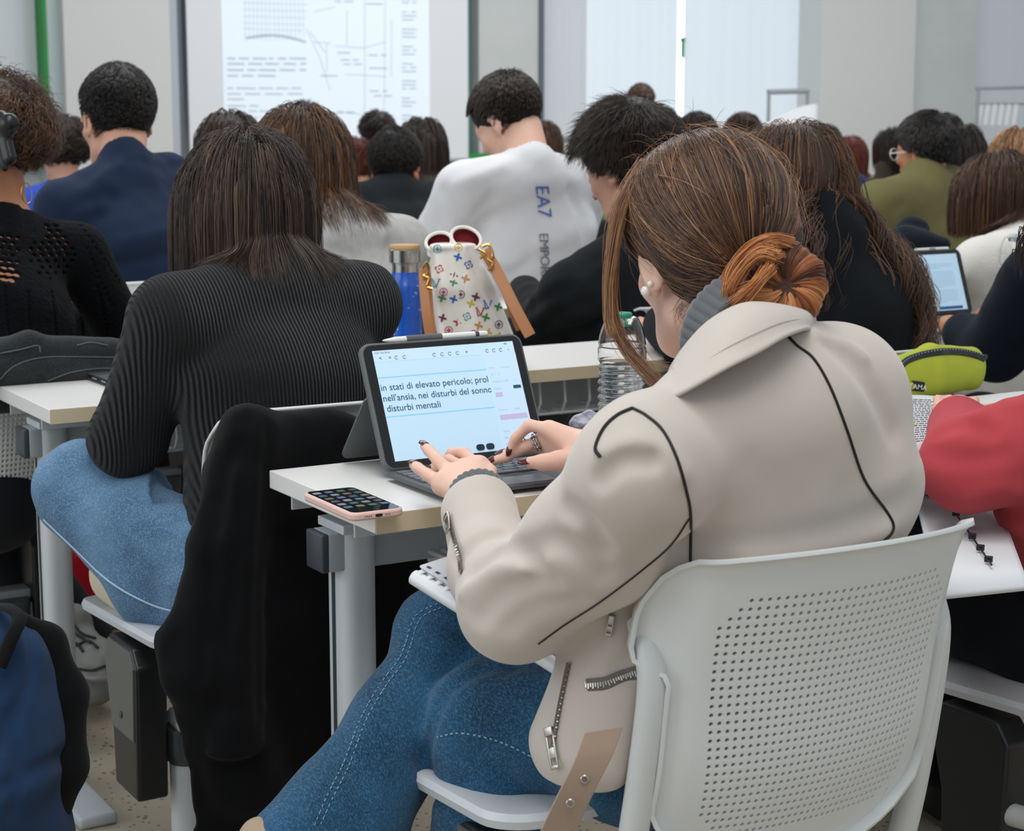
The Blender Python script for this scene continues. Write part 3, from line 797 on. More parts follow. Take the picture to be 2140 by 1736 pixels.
def hair(fig, parent, style, hm, shell_m, n=5000, length=.4, rad=.00045, seed=1, body=None, amp=.0, turns=2, thick=.010, part=0.0, clumpw=.25, side=None, vox=.004, spread=.02, curtain=None, tipz=None, rootf=None):
    H = fig.H; k = H.s; long_ = style == 'long'
    rng = np.random.default_rng(seed)
    # the solid mass under the strands
    S = Sdf(); S.el(H(0, -.016, .036+(0 if long_ else thick*.7)), (np.array([.074, .094, .084])+thick*(1 if long_ else np.array([.55, .7, .8])))*k, H.R, .01)
    if long_:
        S.lo(H(0, -.03, .0), H(0, -.040, -.055), (.078*k, .072*k, .05*k), (.070*k, .055*k, .03*k), H.R, .02)
        for q in (curtain or []): S.lo(*q[:4], q[4] if len(q) > 4 else H.R, .03)
        S.el(H(0, .085, -.035), np.array([.078, .062, .088])*k, H.R, .02, 'd')
    else:
        S.lo(H(0, -.045, -.01), H(0, -.045, -.040), (.060*k, .050*k, .03*k), (.050*k, .036*k, .02*k), H.R, .02)
        S.el(H(0, .096, -.045), np.array([.085, .058, .098])*k, H.R, .012, 'd')
        for sx in (-1, 1):
            S.el(H(sx*.090, -.002, -.030), np.array([.024, .034, .048])*k, H.R, .01, 'd')
            S.el(H(sx*.092, .045, -.03), np.array([.030, .034, .06])*k, H.R, .01, 'd')
    nzs = {'curly': (.006, 70), 'short': (.0030 if length < .045 else .006, 90 if length < .045 else 45), 'long': (.0012, 60)}[style]
    S.fn(lambda X, d: d+nzs[0]*vnoise(X, nzs[1], seed))
    sh = sdf_obj('hair', S, vox, shell_m, parent, 1)
    C = body if body is not None else Sdf()
    Cc = Sdf(); Cc.ops = [o for o in C.ops if o[0] == 'p']; Cc.el(H(0, -.016, .036), (np.array([.074, .094, .084])+thick*.7)*k, H.R, .01)
    Cc.el(H(0, .02, -.03), np.array([.062, .06, .075])*k, H.R, .02)
    R0, dl, dw = scalp_roots(H, n, m_long if long_ else m_short, seed, 1.0+thick*6)
    if rootf is not None: kk = rootf(dl); R0, dl, dw = R0[kk], dl[kk], dw[kk]
    if long_:
        x = dl[:, :1]-part; sgn = np.where(np.abs(x) < .05, rng.choice([-1, 1], (len(x), 1)), np.sign(x))
        tp = np.clip(dl[:, 2:]*1.3+.1, 0, 1)*np.where(dl[:, 1:2] < -.35, .35, 1); t = np.concatenate([sgn*.9*tp, -.35-0*x, .15-.9*(1-tp)], 1)@H.R.T
        D0 = nrm(t-(t*dw).sum(-1, keepdims=True)*dw); L = length*rng.uniform(.78, 1.05, len(R0))
        L = L*(1-.12*np.abs(dl[:, 2]))
        if tipz is not None: L = np.clip((R0[:, 2]-tipz)*1.10+.035*np.clip(dl[:, 2], 0, 1), .05, 1)*rng.uniform(.90, 1.03, len(R0))
        off = rng.uniform(.001, 1, len(R0))**2*spread+.001
        Pts = grow(Cc, R0, D0, L, 18 if amp == 0 else 30, .55, off, 1.0, .10, seed)
        if side is not None: Pts = Pts+0
    else:
        wh = np.array([0, -.45, .89]); c = dl@wh; t = dl*c[:, None]-wh; t[:, 1] += .25*(dl[:, 2] > .5)
        t = nrm(t)@H.R.T; D0 = nrm(t*.9+dw*(.55 if style == 'short' else .9)+rng.normal(size=dw.shape)*.18)
        L = length*rng.uniform(.6, 1.15, len(R0))*np.clip(.45+.75*(dl[:, 2]+.35), .3, 1.1)
        Pts = grow(Cc, R0, D0, L, 8 if amp == 0 else 12, .72, .002, .6 if length < .045 else .35, .35 if length < .045 else .75, seed)
        fd = nrm(rng.normal(size=(n, 3))); fd = fd[(fd[:, 2] < -.30) & (fd[:, 2] > -.80) & (fd[:, 1] < .15)][:n//5]; FQ = H.C+((np.array([0, -.014, .034])+fd*np.array([.074, .094, .084])*1.01)@H.R.T)*H.s
        if body is not None and len(FQ): fs = grow(Cc, FQ, nrm((fd*.3+np.array([0, -.1, -1.]))@H.R.T), .012, 5, .8, .0006, .5, .2, seed+1); hair_curves('nape_fuzz', fs, rad*.45, rng.uniform(0, .5, len(fs)), hm, sh)
    near = None
    if amp and long_: Pts = curl(Pts, amp, turns, seed); amp = 0
    if clumpw: Pts, near = clump(Pts, max(40, n//(22 if long_ else 14)), clumpw, seed)
    if amp: Pts = curl(Pts, amp, turns, seed)
    tint = rng.uniform(0, 1, len(Pts))
    if near is not None: tint = .45*tint+.55*np.random.default_rng(seed+5).uniform(0, 1, 100000)[near]
    hair_curves('hair_strands', Pts, rad, tint, hm, sh)
    return sh
def trace(S, px, py, d0=1.2, d1=None, lift=0.0):
    """the point of a sculpted surface seen at a photo pixel"""
    r = ray(px, py); r = r/np.linalg.norm(r); t = d0
    for _ in range(90):
        p = CAM+r*t; d = float(S(p[None])[0])
        if d < .0006: break
        t += d*.7
        if t > 14: return None
    p = CAM+r*t
    return p+lift*S.grad(p[None])[0] if lift else p
def trace_many(S, pts, lift=0.0, d0=1.2):
    r = nrm(np.array([ray(p[0], p[1]) for p in pts])); t = np.full(len(r), d0); live = np.ones(len(r), bool)
    for _ in range(80):
        if not live.any(): break
        d = S(CAM+r[live]*t[live, None]); i = np.nonzero(live)[0]; t[i] += np.maximum(d, .0003)*.7; live[i[(d < .0006) | (t[i] > 14)]] = False
    X = CAM+r*t[:, None]; ok = t < 14
    if lift: X = X+lift*S.grad(X)
    return [x if o else None for x, o in zip(X, ok)]
def trace_line(S, pts, lift=0.001, n=6):
    out = []
    for p in trace_many(S, spline(pts, n), lift):
        if p is not None and (not out or np.linalg.norm(p-out[-1]) < .15): out.append(p)
    return out
def px_folds(T, lists, w=.014, depth=.008):
    B0 = Sdf(); B0.ops = list(T.ops)
    for i, l in enumerate(lists):
        q = [x for x in trace_many(B0, spline(l, 3)) if x is not None]
        if len(q) > 2: folds(T, q, w, depth if i % 3 != 2 else -depth*.7)
HAIRS = {
 'black': ('0E0C0C', '1A1614', '241D19', '35302C'), 'dark': ('17110E', '241A15', '33261E', '4A382C'), 'brown': ('2A1B13', '3D281C', '523726', '75543B'),
 'chestnut': ('271A13', '432E22', '60432F', 'A87A54'), 'red': ('3A1812', '5E281B', '7A3826', '96503A'), 'blonde': ('6B4A30', '8E6845', 'AD865C', 'C9A47A'), 'grey_brown': ('191311', '2B201B', '42332A', '7A6252')}
def HM(c): return hair_mat('hair_'+c, HAIRS[c])
def HS(c): return mat('hairmass_'+c, HAIRS[c][0], .5, bump=(160, .6, .003), var=(40, HAIRS[c][1], .8), spec=.4)
ALLP = {}
TR = cloth('trousers_dark', '14171C', '1B1F26'); SHOE = mat('shoe_black', '1A1A1C', .6)
def student(name, label, head, yaw, pitch, c7, shL, shR, top, hairc, style, hip=None, syaw=0, roll=0, sc=1.0, skinm=None, body_vox=.0085, sleeve=1.0, length=.045, n=3000, rad=.0006, amp=0, turns=2, w=1.0, off=.014,
            trousers=None, build_hair=True, collar=.0, fold=None, thick=.010, part=0, group=None, knL=None, knR=None, elL=None, elR=None, wrL=None, wrR=None, neckw=.050, top_name='sweater', vox2=.006, ns=.004, spread=.02, clumpw=.25, handz=.79, fat=1.0, shoe=None, anL=None, anR=None, curtain=None, tipz=None, rootf=None, collo=None):
    H = Head(head, yaw, pitch, roll, sc)
    c7, shL, shR = np.array(c7), np.array(shL), np.array(shR)
    f = np.array([-math.sin(math.radians(syaw)), math.cos(math.radians(syaw)), 0])
    if hip is None: hip = c7-f*.13; hip[2] = .52
    F = Fig(H, c7, shL, shR, hip, syaw, elL=elL, elR=elR, wrL=wrL, wrR=wrR, knL=knL, knR=knR, handz=handz, anL=anL, anR=anR)
    t = thing('person', label, 'person', (hip[0], hip[1], 0), 0, group)
    B = Sdf(); F.torso(B, 0, w); F.arms(B, 0); F.neck(B, 0, neckw); H.prims(B); F.legs(B, 0)
    if sleeve or True: F.hands(B)
    for a in (F.anL, F.anR): B.lo(a-np.array([0, 0, .04]), a+f*.13-np.array([0, 0, .055]), (.035, .045, .03), (.038, .05, .024), np.stack([F.r, f, [0, 0, 1]], -1), .02)
    sdf_obj('body', B, body_vox, skinm or SK, t, 1)
    T = Sdf(); F.torso(T, off, w); F.arms(T, off*1.0, off*.9, t=sleeve, fat=fat)
    pn = F.H(0, -.03, -.09); ax = nrm(F.H(0, -.01, 0)-F.c7)
    T.rc(F.c7-F.up*.03, F.c7+ax*(.012+collar), .064+off*.4, .052+off*.4, .03)
    if fold: fold(T)
    T.fn(lambda X, d: d+ns*(vnoise(X*np.array([1, 1, .7]), 13, 2)+.4*vnoise(X, 31, 5)))
    T.rc(F.c7+ax*(.006+collar), F.c7+ax*.14, .052, .05, .006, 'd')
    sdf_obj(top_name, T, vox2, top, t, 1)
    trousers = trousers or TR
    if trousers != 'own':
        G = Sdf(); F.legs(G, .012, flare=.02, t=.9); G.lo(F.hip, F.hip+F.up*.06, (.165*w+.012, .125, .1), (.14*w+.012, .112, .08), F.R, .03)
        sdf_obj('trousers', G, .010, trousers, t, 1)
    if trousers != 'own' or True:
        for a in (F.anL, F.anR):
            Z = Sdf(); e = np.stack([F.r, f, [0, 0, 1]], -1); Z.lo(a-np.array([0, 0, .045]), a+f*.14-np.array([0, 0, .052]), (.042, .05, .036), (.045, .055, .032), e, .02); Z.rc(a-np.array([0, 0, .04]), a+np.array([0, 0, .01]), .045, .042)
            Z.plane(np.array([0, 0, .004]), (0, 0, -1), .004); sdf_obj('shoe', Z, .008, shoe or SHOE, t, 1)
    co = off+.002 if collo is None else collo; C = Sdf(); F.torso(C, co, w); F.arms(C, co, t=.5); F.neck(C, 0, neckw)
    if build_hair: hair(F, t, style, HM(hairc), HS(hairc), n, length, rad, hash_seed(name), C, amp, turns, thick, part, spread=spread, clumpw=clumpw, curtain=curtain, tipz=tipz, rootf=rootf)
    ALLP[name] = (F, t, T, C, B); return F, t
def hash_seed(s): return sum(ord(c)*(i+3) for i, c in enumerate(s)) % 9973

def knit(name, c, c2, ribs=150, axis=0, strength=.9, rot=0.0):
    """ribbed knit: ribs run up the body"""
    if name in MATS: return MATS[name]
    m = mat(name, c, .92, spec=.12, sheen=.12); nt = m.node_tree; N, L = nt.nodes, nt.links; b = N['Principled BSDF']
    tc = N.new('ShaderNodeTexCoord'); mp = N.new('ShaderNodeMapping'); mp.inputs['Rotation'].default_value = (0, rot, 0); L.new(tc.outputs['Object'], mp.inputs['Vector'])
    wv = N.new('ShaderNodeTexWave'); wv.bands_direction = 'XYZ'[axis]; wv.inputs['Scale'].default_value = ribs; wv.inputs['Distortion'].default_value = .5
    wv.inputs['Detail'].default_value = 2; wv.inputs['Detail Scale'].default_value = 3; L.new(mp.outputs['Vector'], wv.inputs['Vector'])
    n = N.new('ShaderNodeTexNoise'); n.inputs['Scale'].default_value = 500; L.new(tc.outputs['Object'], n.inputs['Vector'])
    a = N.new('ShaderNodeMath'); a.operation = 'MULTIPLY_ADD'; L.new(n.outputs['Fac'], a.inputs[0]); a.inputs[1].default_value = .35; L.new(wv.outputs['Fac'], a.inputs[2])
    k = N.new('ShaderNodeBump'); k.inputs['Strength'].default_value = strength; k.inputs['Distance'].default_value = .004; L.new(a.outputs[0], k.inputs['Height']); L.new(k.outputs['Normal'], b.inputs['Normal'])
    r = N.new('ShaderNodeValToRGB'); r.color_ramp.elements[0].color = s2l(c); r.color_ramp.elements[1].color = s2l(c2); L.new(wv.outputs['Fac'], r.inputs['Fac']); L.new(r.outputs['Color'], b.inputs['Base Color'])
    return m
def denim(name, c, c2, fade):
    if name in MATS: return MATS[name]
    m = mat(name, c, .88, spec=.15, sheen=.1); nt = m.node_tree; N, L = nt.nodes, nt.links; b = N['Principled BSDF']
    tc = N.new('ShaderNodeTexCoord'); n = N.new('ShaderNodeTexNoise'); n.inputs['Scale'].default_value = 9; n.inputs['Detail'].default_value = 6; L.new(tc.outputs['Object'], n.inputs['Vector'])
    mp = N.new('ShaderNodeMapping'); mp.inputs['Scale'].default_value = (900, 160, 420); L.new(tc.outputs['Object'], mp.inputs['Vector'])
    n2 = N.new('ShaderNodeTexNoise'); n2.inputs['Scale'].default_value = 1; n2.inputs['Detail'].default_value = 3; L.new(mp.outputs['Vector'], n2.inputs['Vector'])
    r = N.new('ShaderNodeValToRGB'); r.color_ramp.elements[0].position = .32; r.color_ramp.elements[1].position = .68
    r.color_ramp.elements[0].color = s2l(c); r.color_ramp.elements[1].color = s2l(c2); L.new(n.outputs['Fac'], r.inputs['Fac'])
    r2 = N.new('ShaderNodeValToRGB'); r2.color_ramp.elements[0].position = .45; r2.color_ramp.elements[1].position = .72; r2.color_ramp.elements[0].color = (0, 0, 0, 1); r2.color_ramp.elements[1].color = (.6, .6, .6, 1); L.new(n2.outputs['Fac'], r2.inputs['Fac'])
    mx = N.new('ShaderNodeMix'); mx.data_type = 'RGBA'; L.new(r2.outputs['Color'], mx.inputs[0]); L.new(r.outputs['Color'], mx.inputs[6]); mx.inputs[7].default_value = s2l(fade); L.new(mx.outputs[2], b.inputs['Base Color'])
    k = N.new('ShaderNodeBump'); k.inputs['Strength'].default_value = .35; k.inputs['Distance'].default_value = .0008; L.new(n2.outputs['Fac'], k.inputs['Height']); L.new(k.outputs['Normal'], b.inputs['Normal'])
    return m
D_LIGHT = denim('denim_mid_blue', '3E5F80', '5E82A3', '8FB0C8'); D_DARK = denim('denim_deep_blue', '103149', '224F70', '4A7D9E'); D_BLACK = denim('denim_black', '1B1F22', '2B3033', '4A5052')
# ================================================================ THE OTHER STUDENTS
WORLD_Z = np.array([0, 0, 1.])

# ---- black ribbed sweater
KN = knit('black_ribbed_knit', '07090C', '14181C', 52, 0, 1.0, .12)
def rib_fold(T):
    # the raised ribs themselves, running up the back
    return T
F, t_rib = student('rib', 'student in a black ribbed sweater and blue jeans, legs crossed, straight dark hair', P(512, 462, 2.94), 4, 30, P(580, 575, 2.88), P(368, 668, 2.77), P(745, 640, 2.97),
    KN, 'grey_brown', 'long', hip=(1.11, 2.60, .50), sc=1.0, skinm=SK3, body_vox=.006, vox2=.0045, n=15000, rad=.00042, length=.25, ns=.003, roll=5,
    elL=P(268, 915, 2.88), wrL=P(330, 735, 3.10), knL=P(172, 1024, 2.96), knR=(1.30, 2.98, .52), thick=.012, collar=.02, part=-.1, off=.017, fat=1.18, clumpw=.35, trousers='own', anL=P(430, 1265, 2.93), curtain=[(P(520, 430, 2.95), P(548, 545, 2.94), (.085, .055, .05), (.075, .035, .04))], spread=.022, tipz=P(530, 625, 2.85)[2], collo=.005)
J = Sdf(); hL = F.hip-F.r*.08
J.rc(hL+np.array([0, 0, .03]), F.knL, .098, .077, .04); J.rc(F.knL, P(330, 1215, 2.90), .072, .070, .03); J.rc(P(330, 1215, 2.90), P(470, 1270, 2.86), .070, .060, .03)
J.rc(F.hip+F.r*.08, F.knR, .098, .07, .03); J.rc(F.knR, F.anR+np.array([0, 0, .08]), .068, .055, .02); J.lo(F.hip, F.hip+F.up*.06, (.18, .135, .1), (.155, .12, .08), F.R, .03)
for a, b_ in (((330, 985), (420, 1085)), ((300, 1040), (400, 1130)), ((150, 1100), (300, 1240)), ((340, 1120), (400, 1190))):
    A, B_ = P(*a, 2.78), P(*b_, 2.78); folds(J, [A, (A+B_)/2+np.array([.01, 0, .008]), B_], .012, .006)
J.fn(lambda X, d: d+.0035*vnoise(X, 17, 3)+.002*vnoise(X, 40, 4)); J.fn(lambda X, d: np.where(np.linalg.norm(X-F.hip-F.up*.15, axis=-1) < .2, smax(d, (X-F.hip-F.up*.12)@F.up, .01), d))
jo = sdf_obj('jeans', J, .005, D_LIGHT, t_rib, 1)
SS = Sdf(); SS.lo(P(238, 1200, 2.99), P(330, 1262, 2.93), (.040, .045, .050), (.045, .045, .050), None, .02)
sdf_obj('shoe', SS, .005, mat('cream_sole', 'CFC3AC', .8, bump=(90, .5, .002)), t_rib, 1)
ln = trace_line(J, [(92, 1085), (150, 1140), (230, 1215), (310, 1260), (385, 1282)], .001)
MB().tube(ln, .0016, 6).build('seam_stitching', mat('denim_thread', 'A9C0D2', .9), jo)
# ---- crochet sweater
SKT = SK2
CR = cloth('crochet_black', '07090C', '101318', bump=(130, 1.0, .006), sheen=.02)
def crochet_fold(T):
    B0 = Sdf(); B0.ops = list(T.ops); pts = []
    for (x0, x1, y0, y1, sl, mask) in ((-30, 44, 488, 580, .12, 0), (66, 158, 470, 592, .0, 1)):
        y_ = y0; r = 0
        while y_ < y1:
            x_ = x0+(6 if r % 2 else 0)
            while x_ < x1:
                if not mask or abs((x_-112)/46)+abs((y_-530)/66) < 1.25 and not (x_ < 96 and y_ < 500): pts.append((x_, y_+sl*(x_-x0), r))
                x_ += 17
            y_ += 12.5; r += 1
    for (xa, ya, xb, yb) in ((170, 470, 250, 590), (182, 520, 235, 640), (10, 600, 20, 700), (60, 610, 64, 705), (110, 610, 120, 710), (160, 600, 175, 705), (205, 600, 225, 700)):
        for k in range(11): pts.append((xa+(xb-xa)*k/10, ya+(yb-ya)*k/10, 9))
    q = trace_many(B0, [(p[0], p[1]) for p in pts]); 
    for p, a in zip(pts, q):
        if a is None: continue
        g = B0.grad(a[None])[0]; big = p[2] != 9; e1 = nrm(np.cross(g, [0, 0, 1])); R_ = np.stack([nrm(e1+np.array([0, 0, .25])), g, np.cross(nrm(e1+np.array([0, 0, .25])), g)], -1)
        T.el(a-g*.002, (.0070, .013, .0042) if big else (.0030, .0035, .0045), R_, .0012, 'd')
F, t_cro = student('crochet', 'student in a black crochet sweater with curly clipped-up hair and a gold hoop earring', P(-25, 318, 3.68), 8, 12, P(8, 462, 3.66), P(-150, 560, 3.52), P(160, 530, 3.74),
    CR, 'chestnut', 'curly', hip=(.80, 3.46, .50), sc=1.0, skinm=SK2, n=6000, rad=.0005, length=.10, amp=.006, turns=2.5, thick=.024, vox2=.0028, off=.0075, elR=P(255, 690, 3.86), fat=1.25, neckw=.052, ns=.002, collar=-.045, body_vox=.006,
    anR=(1.10, 3.56, .10), shoe=mat('shoe_grey', '8C8D88', .7, bump=(60, .4, .003)), fold=crochet_fold)

SN = Sdf(); e_ = np.eye(3)
SN.lo(P(150, 1338, 3.70), P(205, 1372, 3.62), (.045, .05, .045), (.042, .06, .034), None, .02); SN.rc(P(150, 1338, 3.70), P(150, 1300, 3.70), .042, .040, .02)
SN.lo(P(165, 1408, 3.66), P(210, 1400, 3.62), (.052, .06, .016), (.050, .065, .014), None, .008); SN.fn(lambda X, d: smax(d, .004-X[..., 2], .003)); SN.fn(lambda X, d: d+.003*vnoise(X, 45, 2))
sn = sdf_obj('shoe', SN, .0035, mat('shoe_grey', '8C8D88', .7), t_cro, 1)
for q in ([(140, 1310), (165, 1330), (190, 1345)], [(150, 1300), (172, 1325), (200, 1335)], [(160, 1350), (185, 1340), (205, 1355)], [(135, 1335), (160, 1345), (175, 1362)], [(150, 1395), (190, 1400), (235, 1385)]):
    l_ = trace_line(SN, q, .002, 6)
    if len(l_) > 2: MB().tube(l_, .0028, 6).build('shoe_lace', mat('lace_dark', '2A2C2C', .8), sn)

# ---- navy shirt
NV = cloth('navy_cotton', '19243A', '202E46', sheen=.05)
def navfold(T): px_folds(T, ([(120, 470), (160, 430), (230, 405)], [(100, 520), (150, 470), (210, 450)], [(230, 520), (290, 500), (380, 470)], [(200, 560), (290, 545), (390, 520)], [(300, 335), (340, 350), (385, 345)], [(180, 400), (220, 360), (250, 345)], [(140, 560), (160, 520), (165, 480)]), .018, .008)
F, t_nav = student('navy', 'student in a navy long sleeved shirt with short dark hair, both ears showing', P(243, 252, 4.83), 8, 8, P(262, 340, 4.75), P(138, 440, 4.63), P(345, 380, 4.88),
    NV, 'black', 'short', hip=(1.66, 4.55, .50), sc=1.10, skinm=SK, n=9000, rad=.0006, length=.020, vox2=.0055, w=1.1, off=.02, fat=1.3, thick=.012, ns=.006, neckw=.056, top_name='shirt', fold=navfold)
# white undershirt edge at the collar
# ---- grey sweatshirt
GR = cloth('grey_marl', 'A7A6A5', 'B7B5B2', bump=(500, .35, .001), var=(60, 'C3C0BC', .9))
student('grey', 'student in a light grey sweatshirt with long loose chestnut hair falling over the back', P(622, 372, 4.0), -4, 16, P(690, 468, 3.92), P(600, 530, 3.82), P(830, 520, 4.05),
    GR, 'chestnut', 'long', hip=(1.72, 3.60, .50), roll=6, sc=1.02, skinm=SK, n=9000, rad=.0006, length=.37, tipz=P(690, 520, 3.92)[2], vox2=.006, off=.018, thick=.014, neckw=.05, spread=.03, amp=.003, turns=1.2, fat=1.3, collar=-.025, collo=.004, fold=lambda T: px_folds(T, ([(700, 520), (740, 540), (760, 590)], [(820, 510), (840, 550), (850, 610)], [(700, 490), (750, 480), (800, 490)]), .02, .010))
# ---- black T-shirt, curly hair
BK = cloth('black_jersey', '121518', '1B1F23', sheen=.05)
student('tee', 'student in a black T-shirt with cropped curly black hair, right ear showing', P(828, 352, 6.3), -50, 12, P(822, 392, 6.25), P(745, 428, 6.2), P(905, 425, 6.4),
    BK, 'black', 'curly', sc=1.0, skinm=SK2, n=5000, rad=.0008, length=.030, amp=.003, turns=2, off=.018, thick=.014, w=1.1, top_name='shirt', fat=1.2)
# ---- white shirt
WH = cloth('white_cotton', 'CFCFD2', 'D6D6D8', sheen=.04)
F, t_wht = student('white', 'student in a white T-shirt with blue lettering down the back, short brown hair, head bowed', P(1060, 256, 5.0), 26, 34, P(1112, 345, 4.92), P(968, 398, 4.85), P(1222, 390, 5.12),
    WH, 'dark', 'short', hip=(2.70, 4.42, .50), sc=1.0, skinm=SK3, n=9000, rad=.0007, length=.030, vox2=.006, w=1.12, off=.022, thick=.012, sleeve=.5, neckw=.056, ns=.005, top_name='shirt', fat=1.1,
    fold=lambda T: px_folds(T, ([(925, 400), (950, 440), (975, 480), (985, 530)], [(1020, 420), (985, 465), (960, 520)], [(1045, 350), (1000, 368), (955, 385)], [(1190, 400), (1215, 450), (1225, 500)], [(1075, 565), (1140, 535), (1200, 525)], [(960, 565), (1010, 545), (1070, 550)]), .020, .011))
# ---- black sweater, bushy dark hair
F, t_bsh = student('bushy', 'student in a black sweater with bushy dark hair, bent over beside the patterned handbag', P(1312, 352, 4.3), 20, 22, P(1350, 480, 4.23), P(1196, 618, 4.17), P(1440, 580, 4.35),
    BK, 'dark', 'short', hip=(2.52, 3.62, .50), sc=1.08, skinm=SK, n=11000, rad=.0005, length=.075, vox2=.006, w=1.1, off=.022, thick=.022, ns=.006, fat=1.2, fold=lambda T: px_folds(T, ([(1100, 650), (1150, 620), (1200, 600)], [(1130, 690), (1180, 650), (1230, 630)], [(1200, 610), (1240, 570), (1270, 560)], [(1150, 705), (1200, 690), (1250, 670)]), .016, .010), elL=P(1130, 680, 4.3))
# ---- black hoodie, long curly hair
HD = cloth('black_hoodie', '0C0F13', '15191D', sheen=.03)
def hoodfold(T):
    T.ch([P(1640, 520, 3.30), P(1700, 540, 3.26), P(1770, 525, 3.32), P(1800, 480, 3.45)], [.045, .05, .045, .04], .03)
F, t_cur = student('curly', 'student in a black hoodie with very long wavy brown hair falling over the back', P(1650, 418, 3.52), 0, 20, P(1712, 470, 3.44), P(1560, 570, 3.34), P(1762, 560, 3.52),
    HD, 'chestnut', 'long', hip=(2.42, 2.62, .50), sc=1.0, skinm=SK, n=6500, rad=.0005, length=.55, amp=.020, turns=3.4, rootf=lambda d: ~((d[:, 1] < .1) & (d[:, 0] < .30) & (d[:, 2] < .55)), vox2=.006, off=.024, w=1.05, thick=.022, fat=1.05, elR=P(1790, 700, 3.62), clumpw=.86, spread=.022, elL=P(1450, 720, 3.6), part=.0)
# ---- olive sweater
OL = cloth('olive_wool', '5E5A38', '6B6742', bump=(250, .5, .002))
F, t_olv = student('olive', 'student in an olive green sweater with thick black hair and clear framed glasses', P(1930, 318, 6.0), 18, 6, P(1928, 382, 5.95), P(1838, 432, 5.85), P(2018, 432, 6.1),
    OL, 'black', 'short', hip=(4.62, 4.55, .50), sc=.93, skinm=SK2, n=6000, rad=.0009, length=.04, w=1.2, off=.03, thick=.018, fat=1.25, collar=.02, fold=lambda T: px_folds(T, ([(1850, 475), (1862, 445), (1890, 430)], [(1870, 490), (1885, 465), (1915, 455)], [(1980, 480), (2000, 450), (2010, 435)]), .022, .012))
# ---- white sleeve, brown hair
CRM = cloth('cream_wool', 'D2CFC8', 'DDDAD3', bump=(160, .5, .003))
student('cream', 'student in a cream knitted sweater with straight highlighted brown hair, behind the clear bottle', P(2085, 437, 5.05), 8, 30, P(2150, 500, 4.95), P(2048, 560, 4.9), P(2230, 540, 5.1),
    CRM, 'brown', 'long', hip=(3.75, 3.62, .50), sc=1.08, skinm=SK, n=6000, rad=.0008, length=.30, off=.024, w=1.1, thick=.016, fat=1.3, elL=P(2040, 620, 5.1), elR=(4.3, 3.6, .7), tipz=P(2085, 482, 5.0)[2])
# ---- navy sweater at the far right with the tablet
NV2 = cloth('dark_navy_knit', '0D141F', '151E2C', bump=(400, .5, .0015))
F, t_tab = student('tab', 'student in a dark navy sweater reaching for the dark cased tablet', P(2285, 330, 4.0), 6, 12, P(2280, 470, 3.95), P(2165, 590, 3.85), P(2400, 560, 4.1),
    NV2, 'dark', 'long', hip=(3.20, 2.62, .50), sc=1.05, skinm=SK2, off=.022, fat=1.3, elL=P(2085, 730, 3.95), wrL=P(1985, 682, 4.08), sleeve=.84, wrR=P(2110, 660, 4.55), elR=P(2330, 740, 4.1), build_hair=True, n=1500, rad=.001, collar=.0)
# ---- red sweatshirt
RD = cloth('red_sweatshirt', 'A93C44', 'B9494F', bump=(500, .3, .001), var=(5, 'B9494F', .8))
def redfold(T):
    T.fn(lambda X, d: smax(d, .57-X[..., 2], .006))
    px_folds(T, ([(1960, 900), (2010, 885), (2070, 900)], [(1950, 945), (2010, 960), (2090, 950)], [(2030, 1040), (2080, 1020), (2139, 1030)], [(2090, 1130), (2110, 1220), (2139, 1290)], [(2060, 1150), (2075, 1230), (2100, 1300)], [(2040, 870), (2080, 850), (2139, 845)]), .014, .009)
F, t_red = student('red', 'student in a red sweatshirt and black trousers, elbow out over an open book', P(2290, 590, 2.55), 10, 25, P(2310, 830, 2.48), P(2195, 935, 2.42), P(2480, 880, 2.55),
    RD, 'dark', 'long', hip=(2.06, 1.78, .50), sc=1.0, skinm=SK3, off=.020, fat=1.15, elL=P(2018, 968, 2.44), wrL=P(2003, 862, 2.74), sleeve=.86, elR=P(2500, 1000, 2.5), wrR=P(2300, 900, 2.8), vox2=.005, body_vox=.006,
    trousers=cloth('black_trousers', '0B0D11', '12151A'), n=2500, rad=.0006, fold=redfold, knL=(1.88, 2.22, .52), knR=(2.2, 2.22, .52), handz=.8)

# ---- heads and shoulders farther back, one figure each
def far(name, label, px, top, d, wpx, yaw, pitch, topc, hairc, style, **kw):
    th = kw.get('thick', .010); sc = max(.85, min(1.12, wpx*d/FPX/(.148+2*th)))
    c = P(px, top+(.115+th)*sc*FPX/d, d); c7 = c+np.array([.0, -.03, -.150*sc]); r = np.array([1., 0, 0])
    kw.setdefault('skinm', SK); m = MATS.get('far_'+topc) or cloth('far_'+topc, topc, topc)
    return student(name, label, c, yaw, pitch, c7, c7-r*.17-np.array([0, 0, .055]), c7+r*.17-np.array([0, 0, .055]), m, hairc, style, sc=sc, body_vox=.012, vox2=.011, n=kw.pop('n', 1600), rad=.0014, **kw)
far('f1', 'student in a royal blue top with dark wavy bobbed hair, left of the navy shirt', 128, 255, 6.6, 92, 10, 12, '2C49A8', 'dark', 'curly', length=.07, amp=.006, thick=.028)
far('f2', 'student with smooth dark hair just behind the black ribbed sweater student\'s crown', 478, 243, 5.4, 112, 5, 15, '30343A', 'dark', 'long', length=.2, thick=.016)
far('f3', 'student with curly black hair in front of the projected text', 636, 220, 9.2, 78, 10, 15, '3A3F48', 'black', 'curly', length=.05, thick=.024)
far('f4', 'student with a smooth rounded dark bun of hair in front of the projected diagram', 787, 238, 9.9, 66, 0, 10, '3D4D48', 'dark', 'short', length=.05, thick=.016)
far('f5', 'student with curly red hair and a pale yellow neckline left of the black T-shirt', 742, 300, 8.2, 72, 5, 20, 'C9B98C', 'red', 'curly', length=.06, amp=.006, thick=.03)
